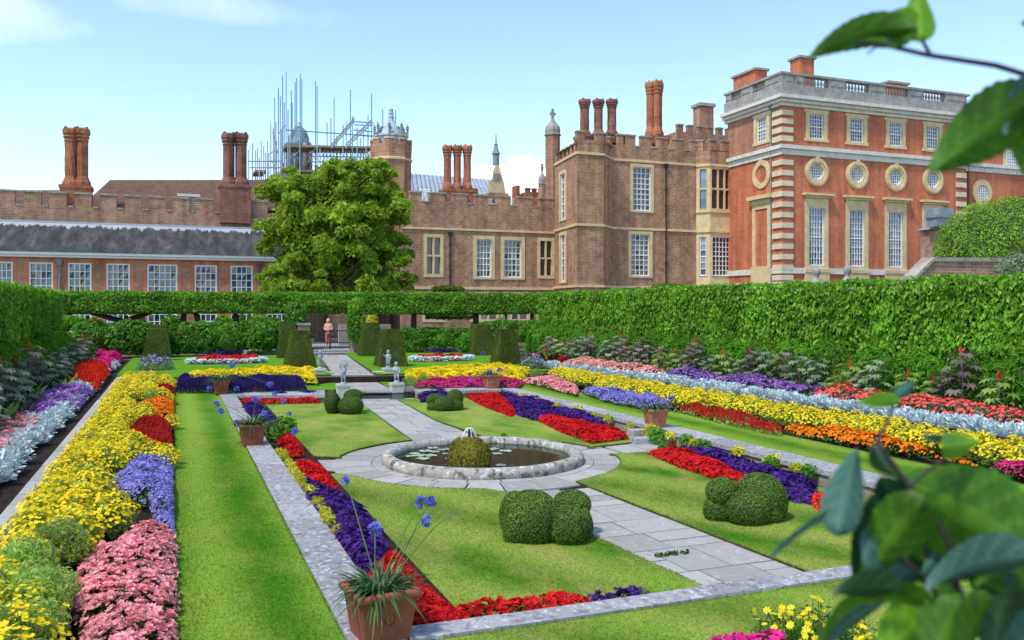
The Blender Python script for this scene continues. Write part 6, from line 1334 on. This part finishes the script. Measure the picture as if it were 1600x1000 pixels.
poles = [(435, 138, 1), (441.5, 118, 1), (447, 112, 0), (429, 152, 0), (438, 150, 0), (444, 160, 1), (455, 141, 1), (450, 172, 1), (461, 128, 1), (463.5, 122, 1), (456.5, 160, 1), (469, 115, 1), (471.5, 123, 1), (493, 127, 1), (495.5, 135, 0), (511, 192, 0), (517, 185, 1), (522, 152, 0), (536, 195, 0), (541, 190, 0), (547.5, 140, 1), (550.5, 182, 1), (575, 180, 0), (580.5, 147, 1), (584, 196, 1), (598, 170, 1), (590, 190, 0), (618, 172, 1), (394.5, 224, 1), (388, 234, 0), (402, 230, 0), (408, 220, 0), (412, 228, 0), (418, 220, 0), (423, 192, 0), (427, 200, 0), (431, 190, 0), (420, 240, 0), (384.5, 248, 1), (468.5, 200, 0), (444.5, 224, 0)]
poles += [(x_, y_, 0) for x_, y_ in ((399, 236), (405, 246), (415, 238), (432, 220), (440, 205), (453, 228), (475, 225), (486, 230), (500, 232), (506, 226), (527, 230), (532, 228), (558, 200), (563, 215), (568, 196), (572, 228), (526, 212))]
for i, (px, py, bl) in enumerate(poles):
    g = Geo(); Y = 108 + (i * 37 % 7) - 3; b = at(px, 292, Y); t_ = at(px, py, Y); g.tube([b, t_], .07, 6); g.build('pole', M['steelblue' if bl else 'steel'], o)
def bar(name, a, b, Y, r, mat): g = Geo(); g.tube([at(*a, Y), at(*b, Y)], r, 5); g.build(name, mat, o)
for a, b in (((446, 203), (590, 213)), ((446, 226), (584, 231)), ((480, 244), (584, 246)), ((480, 253), (584, 254)), ((388, 252), (440, 252)), ((390, 262), (445, 262)), ((552, 190), (584, 192)), ((554, 195), (582, 196)), ((552, 203), (582, 206)), ((552, 211), (582, 213)), ((444, 246), (478, 246)), ((446, 266), (492, 268))): bar('ledger', a, b, 106.5, .08, M['steelblue' if a[1] < 214 else 'steel'])
for a, b, dy in (((518, 232), (554, 190), 12), ((540, 232), (582, 192), 12)):
    g = Geo(); n = 12
    for k in (0, dy * .55): g.tube([at(a[0], a[1] - k, 106), at(b[0], b[1] - k, 106)], .08, 5)
    for k in range(n): t = k / n; t2 = (k + .5) / n; L = lambda t, o_: at(a[0] + (b[0] - a[0]) * t, a[1] + (b[1] - a[1]) * t - o_, 106); g.tube([L(t, 0), L(t2, dy * .55)], .05, 4); g.tube([L(t2, dy * .55), L(t + 1 / n, 0)], .05, 4)
    g.build('lattice_beam', M['steel'], o)
for y0_, y1_ in ((244, 253), (236, 244)):
    g = Geo(); n = 18
    for k in range(n): x = 482 + 100 * k / n; g.tube([at(x, y1_, 106.3), at(x + 2.8, y0_, 106.3)], .05, 4); g.tube([at(x + 2.8, y0_, 106.3), at(x + 5.6, y1_, 106.3)], .05, 4)
    g.build('lattice_beam', M['steel'], o)
for a, b in (((446, 262), (470, 290)), ((470, 234), (448, 252)), ((448, 232), (470, 252)), ((402, 268), (414, 288)), ((484, 240), (500, 226)), ((426, 206), (434, 240)), ((436, 208), (446, 196)), ((420, 240), (430, 236)), ((424, 250), (440, 285))): bar('brace', a, b, 106.2, .07, M['steel'])
for x0_, x1_, y in ((446, 584, 228), (398, 416, 267), (466, 491, 267), (446, 472, 225)):
    g = Geo(); a, b = at(x0_, y, 106), at(x1_, y + (2 if x1_ > 500 else 0), 106); g.add([(a[0], 106, a[2] - .12), (b[0], 106, b[2] - .12), (b[0], 110, b[2] - .12), (a[0], 110, a[2] - .12), (a[0], 106, a[2] + .12), (b[0], 106, b[2] + .12), (b[0], 110, b[2] + .12), (a[0], 110, a[2] + .12)], [(0, 1, 5, 4), (1, 2, 6, 5), (2, 3, 7, 6), (3, 0, 4, 7), (4, 5, 6, 7), (0, 3, 2, 1)]); g.build('platform', M['board'], o)
o = thing('stone_parapet', 'small pale battlemented parapet between the scaffolding and the tree crown', 'building', (*at(520, 270, 118)[:2], L2)); Fd = Fac(at(440, 480, 118)[:2], at(560, 480, 118)[:2]); g = Geo(); z = Fd.Z(520, 268); Fd.box(g, 0, Fd.L, L2, z, -3, 0); battlement(Fd, g, [(Fd.L * k / 14, Fd.L * (k + .5) / 14) for k in range(14)], z, Fd.Z(520, 259)); g.build('wall', [M['brick_b'], M['tan']], o)

# ------------------------------------------------------------------ chestnut tree
YC = 58.0; t0 = depth(*at(515, 480, YC)[:2]); cb_ = at(503, 520, YC); o = thing('chestnut_tree', 'big leafy chestnut tree standing before the tower, above the raised hedges', 'tree', (cb_[0], cb_[1], L2))
g = Geo(); g.tube([(cb_[0], cb_[1], L2 - .1), at(502, 520, YC), at(504, 470, YC), at(503, 436, YC), at(508, 380, YC), at(514, 320, YC)], [.55, .42, .36, .3, .22, .1], 9); cl = []
spec = [(500, 300, 45, 32), (455, 300, 40, 28), (430, 345, 30, 30), (445, 385, 38, 30), (470, 340, 45, 35), (545, 285, 45, 30), (585, 275, 32, 24), (605, 310, 30, 28), (560, 330, 48, 36), (610, 355, 30, 30), (520, 360, 50, 38), (585, 385, 45, 32), (540, 410, 45, 32), (480, 405, 42, 30), (450, 425, 28, 24), (500, 440, 40, 22), (555, 440, 45, 20), (605, 420, 34, 26), (632, 400, 20, 22), (635, 440, 16, 12), (425, 300, 22, 16), (590, 258, 16, 8), (450, 275, 22, 12), (416, 380, 14, 14), (470, 455, 40, 14), (440, 448, 30, 16), (520, 462, 60, 12), (575, 462, 50, 12), (420, 440, 20, 20), (500, 420, 50, 30), (600, 448, 28, 10), (530, 265, 25, 14), (570, 300, 40, 30), (590, 320, 40, 34), (600, 285, 26, 20), (565, 268, 30, 16), (620, 330, 24, 24), (535, 320, 40, 30), (505, 330, 36, 30)]
lg = Geo(); q_ = RNG.normal(size=(9000, 3)); q_ = unit(q_) * (RNG.random((9000, 1)) ** .4); q_ = q_ * np.array([4.2, 3.2, 3.9]) + DP(522, 358, t0 + .5); leaves(lg, q_, unit(RNG.normal(size=(9000, 3)) + [0, 0, .5]), .34, .17, .6)
for px, py, rx, ry in spec:
    for _ in range(8):
        a = random.uniform(0, 6.28); k = random.uniform(.25, .95); dd = random.uniform(-1, 1) * 3.6 * math.sqrt(max(0, 1 - ((px - 522) / 125) ** 2)); qx, qy = px + rx * k * math.cos(a), py + ry * k * math.sin(a); c = DP(qx, qy, t0 + dd); r = random.uniform(.42, .9) * (rx + ry) * .5 * t0 / FPX * .68
        cl.append((c, r)); n = int(400 * r * r + 70); P, Nn = ellipsoid_pts(c, (r, r, r * .72), n, -.6); P += Nn * (.35 * r * noise3(P * 2.5, 3))[:, None] - Nn * (r * .6 * RNG.random(len(P)) ** 1.5)[:, None]
        leaves(lg, P, unit(Nn + [0, 0, .35]), .36, .16, .85, 0, tdir=Nn * .8 - np.array([0, 0, .4]) + RNG.normal(size=P.shape) * .5)
for c, r in cl[::3]:
    s0 = at(506 + random.uniform(-4, 8), min(460, (480 - (c[2] - ZC) / t0 * FPX) + 55), YC); g.tube([s0, tuple((np.array(s0) + c) / 2 + [0, 0, -.25]), tuple(c)], [.12, .07, .03], 5)
g.build('trunk', M['bark'], o, True); lg.build('crown', M['chest'], o)

# shrubs seen between the hedges and the buildings
for px, py, rx, ry, Y, mt, l in ((115, 508, 20, 13, 53, 'fern', 'rounded bright shrub beyond the low laurels at the far left, before the orangery'), (270, 506, 17, 12, 53, 'fern', 'clipped bright shrub above the far left yew pyramid, before the orangery'), (350, 507, 16, 12, 53, 'fern', 'clipped round shrub before the sixth orangery window'), (425, 508, 18, 11, 54, 'fern', 'rounded shrub by the right end of the orangery'),
                              (705, 494, 40, 7, 60, 'yew', 'low dark yew mound beyond the back right raised hedge'), (800, 506, 60, 5, 58, 'laurel', 'long low dark shrub behind the trunks of the back right hedge'), (582, 500, 8, 8, 52, 'gold', 'small yellow shrub above a yew pyramid, right of the gate'), (700, 452, 26, 6, 70, 'yew', 'dark shrub against the Tudor wall, just above the raised hedge'), (1043, 449, 26, 6, 66, 'laurel', 'dark shrub showing above the right hedge below the wing downpipe')):
    pbush('shrub', l, 'shrub', px, py, rx, ry, depth(*at(px, 480, Y)[:2]), M[mt], 900, .22, .12)
for px, py, l in ((378, 502, 'narrow cone shrub before the orangery, left of its pair'), (390, 504, 'narrow cone shrub before the orangery, right of its pair'), (222, 502, 'thin dark conifer before the orangery above the left lawn')):
    c = at(px, 518, 54); g = Geo(); h = zt(490, px, 54) - c[2]; P = []; n = 500; v = RNG.random(n); a = RNG.random(n) * 6.28; R = .34 * (1 - v) + .03; P = np.c_[c[0] + R * np.cos(a), c[1] + R * np.sin(a), c[2] + h * v]; leaves(g, P, unit(np.c_[np.cos(a), np.sin(a), np.full(n, .3)]), .14, .07, .5); g.lathe([(.3, 0), (.02, h)], c, 8, 1); tag(g.build('cone_shrub', [M['fern' if px > 300 else 'yew'], M['hedge_core']]), l, 'shrub')

# ------------------------------------------------------------------ right background
YW = 22.0
Fw = Fac(at(1430, 480, YW)[:2], at(1760, 480, YW)[:2]); g = Geo(); o = thing('garden_wall', 'old brick garden wall with a stone coping beyond the right hedge', 'wall', (*Fw.pt(2, 0)[:2], L2)); z = Fw.Z(1480, 408); u1 = Fw.L; v = [Fw.pt(0, L2), Fw.pt(u1, L2), Fw.pt(u1, z + .1), Fw.pt(.8, z - .02), Fw.pt(.0, Fw.Z(1430, 436))]; v2 = [Fw.pt(0, L2, -.4), Fw.pt(u1, L2, -.4), Fw.pt(u1, z + .1, -.4), Fw.pt(.8, z - .02, -.4), Fw.pt(0, Fw.Z(1430, 436), -.4)]
g.mixed(v + v2, [(0, 1, 2, 3, 4), (5, 9, 8, 7, 6), (4, 9, 5, 0), (1, 6, 7, 2)]); g.build('brickwork', M['brick_g'], o); g = Geo(); k = [(-.04, Fw.Z(1430, 437)), (.8, z - .02), (u1, z + .1)]
for (ua_, za), (ub_, zb_) in zip(k, k[1:]): g.add([Fw.pt(u, zz_ + h, d) for h in (0.002, .14) for d in (.07, -.47) for u, zz_ in ((ua_, za), (ub_, zb_))], [(0, 2, 3, 1), (4, 5, 7, 6), (0, 1, 5, 4), (2, 6, 7, 3), (0, 4, 6, 2), (1, 3, 7, 5)])
g.build('coping', M['copingb'], o)
c = DP(1585, 400, 37); s = 37 / FPX; bush('clipped_yew_dome', 'large rounded bright green clipped bush above the garden wall, far right', 'topiary', tuple(c), (132 * s, 100 * s, 94 * s), M['yewdome'], 22000, .12, .05, .03, spread=.45, kc=.93)
c = DP(1592, 432, 24); s = 24 / FPX; bush('grey_shrub', 'pale feathery grey-green shrub before the garden wall at the right edge', 'shrub', tuple(c), (34 * s, 30 * s, 38 * s), M['greyg'], 1500, .15, .03, .3)
o = thing('lead_roofed_pavilion', 'small pavilion with stepped lead roofs peeping over the rounded bush', 'building', (*at(1480, 400, 50)[:2], L2)); g = Geo(); a = list(at(1452, 350, 50)); a[0] += 3.4; b = at(1545, 325, 50); g.box(a[0], b[0] + 3, 50, 54, L2, zt(352, 1460, 50)); g.build('wall', M['brick_g'], o); g = Geo(); z0_, z1_ = zt(352, 1460, 50), zt(332, 1460, 50)
g.add([(a[0] - .3, 49.6, z0_ + .003), (b[0] + 3, 49.6, z0_ + .003), (b[0] + 3, 54.4, z0_ + .003), (a[0] - .3, 54.4, z0_ + .003), (a[0] + 1.6, 51.4, z1_), (b[0] + 1, 51.4, z1_), (b[0] + 1, 52.6, z1_), (a[0] + 1.6, 52.6, z1_)], [(0, 1, 5, 4), (1, 2, 6, 5), (2, 3, 7, 6), (3, 0, 4, 7), (4, 5, 6, 7)]); g.box(at(1454, 340, 50)[0] + 1.2, at(1475, 340, 50)[0] + 1.2, 50.5, 51.5, z0_, zt(338, 1462, 50)); g.box(at(1452, 340, 50)[0] + 1.2, at(1477, 340, 50)[0] + 1.2, 50.4, 51.6, zt(337.9, 1462, 50), zt(334, 1462, 50)); g.box(at(1488, 340, 50)[0], at(1510, 340, 50)[0], 51.2, 52.6, z1_ - .4, zt(322, 1500, 50)); g.build('roof', M['leaddark'], o)
for px, l in ((1276, 'grey stone urn finial above the right hedge, left of two'), (1324, 'grey stone urn finial above the right hedge, right of two')):
    c = at(px, 447, 33); s = depth(c[0], c[1]) / FPX; z = lambda py: zt(py, px, 33); g = Geo(); sc = 1 if px < 1300 else 1.25; o = thing('stone_finial', l, 'finial', (c[0], c[1], z(447)), 'stone finials beyond the right hedge'); hh = (z(413) - z(447)) * (1 if px < 1300 else 1.12)
    g.lathe([(13 * s, -.6), (13 * s, hh * .08), (9 * s, hh * .16), (8 * s, hh * .26), (4 * s, hh * .38), (3.2 * s, hh * .46), (5.5 * s, hh * .54), (6.2 * s, hh * .68), (5 * s, hh * .78), (2.4 * s, hh * .84), (2.2 * s, hh * .92), (.01, hh)], (c[0], c[1], z(447)), 14); g.build('urn', M['greystone'], o, True); g = Geo(); g.box(c[0] - .34, c[0] + .34, c[1] - .34, c[1] + .34, L2, z(447) - .55); g.build('pier', M['brick_g'], o)
# ================================================================== BRANCHES CLOSE TO THE CAMERA
M['nearleaf'] = leaf_mat('broad_leaf', (.04, .13, .010), (.09, .23, .016), .4, .5, .25, 14, .4)
M['nearbright'] = leaf_mat('broad_leaf_young', (.11, .30, .015), (.22, .45, .03), .45, .5, .25, 9, .2)
M['neardark'] = leaf_mat('broad_leaf_dark', (.012, .05, .016), (.03, .085, .03), .2, .45, .35, 9, .2)
M['nearblue'] = leaf_mat('broad_leaf_sheen', (.045, .13, .095), (.09, .20, .15), .25, .5, .3, 9, .15)
M['twig'] = plain_mat('twig', (.045, .035, .03), .3, 30, .6, .3)
def near_leaf(parent, base, tip, width, t, mat, roll=.0, dt=0.0, curl=.12, heart=True):
    """a broad toothed leaf from base to tip (picture spots at distance t), rolled about its midrib"""
    a = Vector(DP(*base, t)); b = Vector(DP(*tip, t + dt)); d = b - a; L = d.length; d.normalize(); f = Vector((S_, C_, 0)); s = d.cross(f).normalized(); n = s.cross(d).normalized()
    s, n = s * math.cos(roll) + n * math.sin(roll), n * math.cos(roll) - s * math.sin(roll); W = width * t / FPX / max(.3, abs(math.cos(roll))) * .5; g = Geo(); v = []; nu, nv = 22, 10
    for i in range(nu + 1):
        u = i / nu; w = W * (math.sin(PI * min(1, u ** .72)) ** .75 if heart else math.sin(PI * u) ** .8) * (1 - .25 * u)
        w *= 1 + .07 * (i % 2) * (0 < i < nu)
        for j in range(nv + 1):
            q = -1 + 2 * j / nv; x = a + d * (L * (u - (.06 * abs(q) if heart else 0) * (1 - u))) + s * (w * q) + n * (W * .30 * abs(q) ** 1.3 - L * curl * (u - .5) ** 2 * 4 + W * .015 * math.sin(u * 30 + abs(q) * 7)); v.append(x[:])
    fc = [(i * (nv + 1) + j, i * (nv + 1) + j + 1, (i + 1) * (nv + 1) + j + 1, (i + 1) * (nv + 1) + j) for i in range(nu) for j in range(nv)]; b0_ = random.uniform(.15, .4); g.add(v, fc, 0, np.array([1.0 if j in (nv // 2 - 1, nv // 2) else (.75 if (i + abs(j - nv // 2 + .5) * .9) % 4 < 1 else b0_ + random.uniform(-.1, .1)) for i in range(nu) for j in range(nv)])); return g.build('leaf', mat, parent, True)
def near_stem(parent, pts, r, t): g = Geo(); m = len(pts); g.tube([tuple(DP(x, y, t + dd)) for x, y, dd in pts], [r * (1.25 - .5 * k / max(1, m - 1)) for k in range(m)], 8); return g.build('stem', M['twig'], parent, True)
A, B_, Dk, Bl = M['nearleaf'], M['nearbright'], M['neardark'], M['nearblue']
t = .95; o = thing('leafy_branch', 'blurred leafy branch reaching in from the top right, close to the camera', 'branch', tuple(DP(1600, 115, t)))
near_stem(o, [(1720, 165, 0), (1640, 128, 0), (1555, 102, 0), (1450, 86, 0), (1390, 72, 0), (1340, 64, 0)], .0030, t); near_stem(o, [(1455, 87, 0), (1440, 62, 0), (1422, 36, 0)], .0019, t); near_stem(o, [(1640, 128, 0), (1625, 140, 0), (1604, 150, 0)], .0022, t); near_stem(o, [(1390, 72, 0), (1388, 55, 0), (1385, 40, 0)], .0014, t); near_stem(o, [(1372, 70, 0), (1356, 84, 0)], .0014, t)
for a, b, w, m_, r, c in (((1412, 32), (1255, 82), 52, A, .5, .30), ((1425, 52), (1340, 66), 36, A, -.6, .1), ((1437, 62), (1434, -22), 52, B_, .3, .1), ((1430, 36), (1385, 22), 36, B_, .5, .1), ((1618, 150), (1452, 268), 112, A, .25, .06), ((1622, 165), (1608, 285), 70, A, -.5, .2), ((1640, 118), (1558, 205), 62, Bl, .7, .15), ((1640, 30), (1590, 38), 22, A, .2, .1), ((1345, 66), (1328, 74), 14, Dk, .2, .1)): near_leaf(o, a, b, w, t, m_, r, random.uniform(-.03, .03), c)
t = .88; gx, gy, gz = DP(1500, 1000, t); o = thing('leafy_shrub', 'blurred broad-leaved shrub filling the bottom right corner, close to the camera', 'shrub', (gx, gy, L2))
near_stem(o, [(1500, 3300, 0), (1496, 1600, 0), (1490, 1000, 0), (1495, 900, 0), (1480, 840, 0), (1420, 760, 0), (1370, 690, 0)], .0036, t); near_stem(o, [(1495, 900, 0), (1540, 860, 0), (1575, 850, .02)], .003, t); near_stem(o, [(1490, 960, 0), (1440, 900, 0), (1400, 860, 0)], .0025, t); near_stem(o, [(1370, 690, 0), (1395, 640, 0), (1400, 615, 0)], .0015, t); near_stem(o, [(1420, 760, 0), (1470, 720, 0), (1490, 695, 0)], .0016, t)
LV = [((1592, 850), (1400, 745), 178, A, .12, .1), ((1620, 820), (1520, 920), 130, A, -.4, .1), ((1308, 830), (1338, 700), 66, Bl, .2, .1), ((1316, 792), (1202, 868), 24, Bl, 1.0, .04), ((1400, 760), (1330, 905), 70, Dk, .5, .1), ((1440, 780), (1345, 905), 90, A, -.3, .1), ((1352, 850), (1440, 905), 80, Bl, .7, .1), ((1400, 830), (1480, 920), 90, Dk, .1, .15),
      ((1600, 860), (1440, 912), 90, Bl, .4, .12), ((1560, 850), (1640, 960), 120, Dk, .3, .1), ((1420, 905), (1245, 1000), 60, A, .9, .25), ((1400, 915), (1300, 925), 60, Dk, .5, .1), ((1490, 930), (1360, 1040), 110, B_, .2, .1), ((1375, 930), (1255, 1040), 62, Bl, .55, .1), ((1500, 940), (1450, 1060), 90, A, -.3, .1), ((1580, 900), (1545, 1030), 90, Dk, .2, .1), ((1640, 930), (1570, 1060), 90, Bl, .5, .1), ((1540, 930), (1500, 1050), 80, A, .6, .1),
      ((1400, 626), (1338, 628), 28, B_, .4, .1), ((1400, 620), (1430, 598), 20, Bl, .4, .05), ((1472, 700), (1530, 690), 46, B_, .2, .1), ((1480, 690), (1438, 682), 16, Bl, .6, .05), ((1410, 800), (1375, 745), 60, Dk, .3, .1), ((1360, 700), (1400, 745), 34, Dk, .5, .1), ((1450, 880), (1520, 960), 70, Bl, .3, .1), ((1430, 800), (1440, 880), 60, B_, .6, .1)]
for k, (a, b, w, m_, r, c) in enumerate(LV): near_leaf(o, a, b, w, t + .02 * math.sin(k * 2.1), m_, r, random.uniform(-.03, .05), c)

# ================================================================== LIGHT, SKY, CAMERA
SUN_AZ = math.atan2(-.90, -.42); EL = math.radians(58)
sv = Vector((math.sin(SUN_AZ) * math.cos(EL), math.cos(SUN_AZ) * math.cos(EL), math.sin(EL)))
ld = bpy.data.lights.new('sun', 'SUN'); ld.energy = 2.0; ld.angle = math.radians(6); ld.color = (1, .93, .82); lo = bpy.data.objects.new('sun', ld); COL.objects.link(lo); lo.rotation_euler = sv.to_track_quat('Z', 'Y').to_euler(); lo.location = sv * 200
w = bpy.data.worlds.new('World'); SC.world = w; w.use_nodes = True; nt = w.node_tree; bg = nt.nodes['Background']
sky = nt.nodes.new('ShaderNodeTexSky'); sky.sky_type = 'NISHITA'; sky.sun_disc = False; sky.sun_elevation = EL; sky.sun_rotation = SUN_AZ; sky.altitude = 50; sky.air_density = 1.0; sky.dust_density = .25; sky.ozone_density = 1.8
tc = nt.nodes.new('ShaderNodeTexCoord'); V = tc.outputs['Generated']
def dot(vec):
    n = nt.nodes.new('ShaderNodeVectorMath'); n.operation = 'DOT_PRODUCT'; n.inputs[1].default_value = vec; nt.links.new(V, n.inputs[0]); return n.outputs['Value']
def clo(px, py, rx, ry, amt, sc, seed):
    d = Vector(DP(px, py, 1000.) - np.array((0, 0, ZC))).normalized(); r = d.cross(Vector((0, 0, 1))).normalized(); u = r.cross(d)
    a = math_(nt, 'DIVIDE', dot(r), rx / FPX); b = math_(nt, 'DIVIDE', dot(u), ry / FPX); q = math_(nt, 'ADD', math_(nt, 'MULTIPLY', a, a), math_(nt, 'MULTIPLY', b, b))
    n = N(nt, 'ShaderNodeTexNoise', Scale=sc, Detail=7, Roughness=.55); nt.links.new(V, n.inputs['Vector'])
    k = math_(nt, 'ADD', math_(nt, 'SUBTRACT', 1.0, q), math_(nt, 'MULTIPLY', math_(nt, 'SUBTRACT', n.outputs['Fac'], .5), seed))
    k = math_(nt, 'MULTIPLY', math_(nt, 'MULTIPLY', k, amt[0], True), amt[1], True); return math_(nt, 'MULTIPLY', k, math_(nt, 'GREATER_THAN', dot(d), 0.))
col = sky.outputs[0]
for args in ((822, 282, 42, 40, (5, 1.0), 42, 1.9), (862, 300, 40, 30, (5, 1.0), 45, 2.0), (770, 268, 40, 12, (2, .7), 45, 2.0), (5, 25, 110, 40, (.5, .35), 14, 2.6), (330, 8, 180, 26, (.5, .2), 12, 2.6)):
    col = mixc(nt, clo(*args), col, (8.2, 8.5, 8.9))
nt.links.new(col, bg.inputs['Color']); bg.inputs['Strength'].default_value = .15
cd = bpy.data.cameras.new('camera'); co = bpy.data.objects.new('camera', cd); COL.objects.link(co); co.location = (0, 0, ZC); co.rotation_euler = (PI / 2, 0, -TH)
cd.sensor_width = 36; cd.lens = FPX * 36 / 1600; cd.shift_y = -(500 - HY) / 1600; cd.clip_start = .05; cd.clip_end = 3000
cd.dof.use_dof = True; cd.dof.focus_distance = 22; cd.dof.aperture_fstop = 4.8
SC.camera = co
SC.view_settings.view_transform = 'Standard'; SC.view_settings.look = 'None'; SC.view_settings.exposure = .95; SC.view_settings.gamma = 1
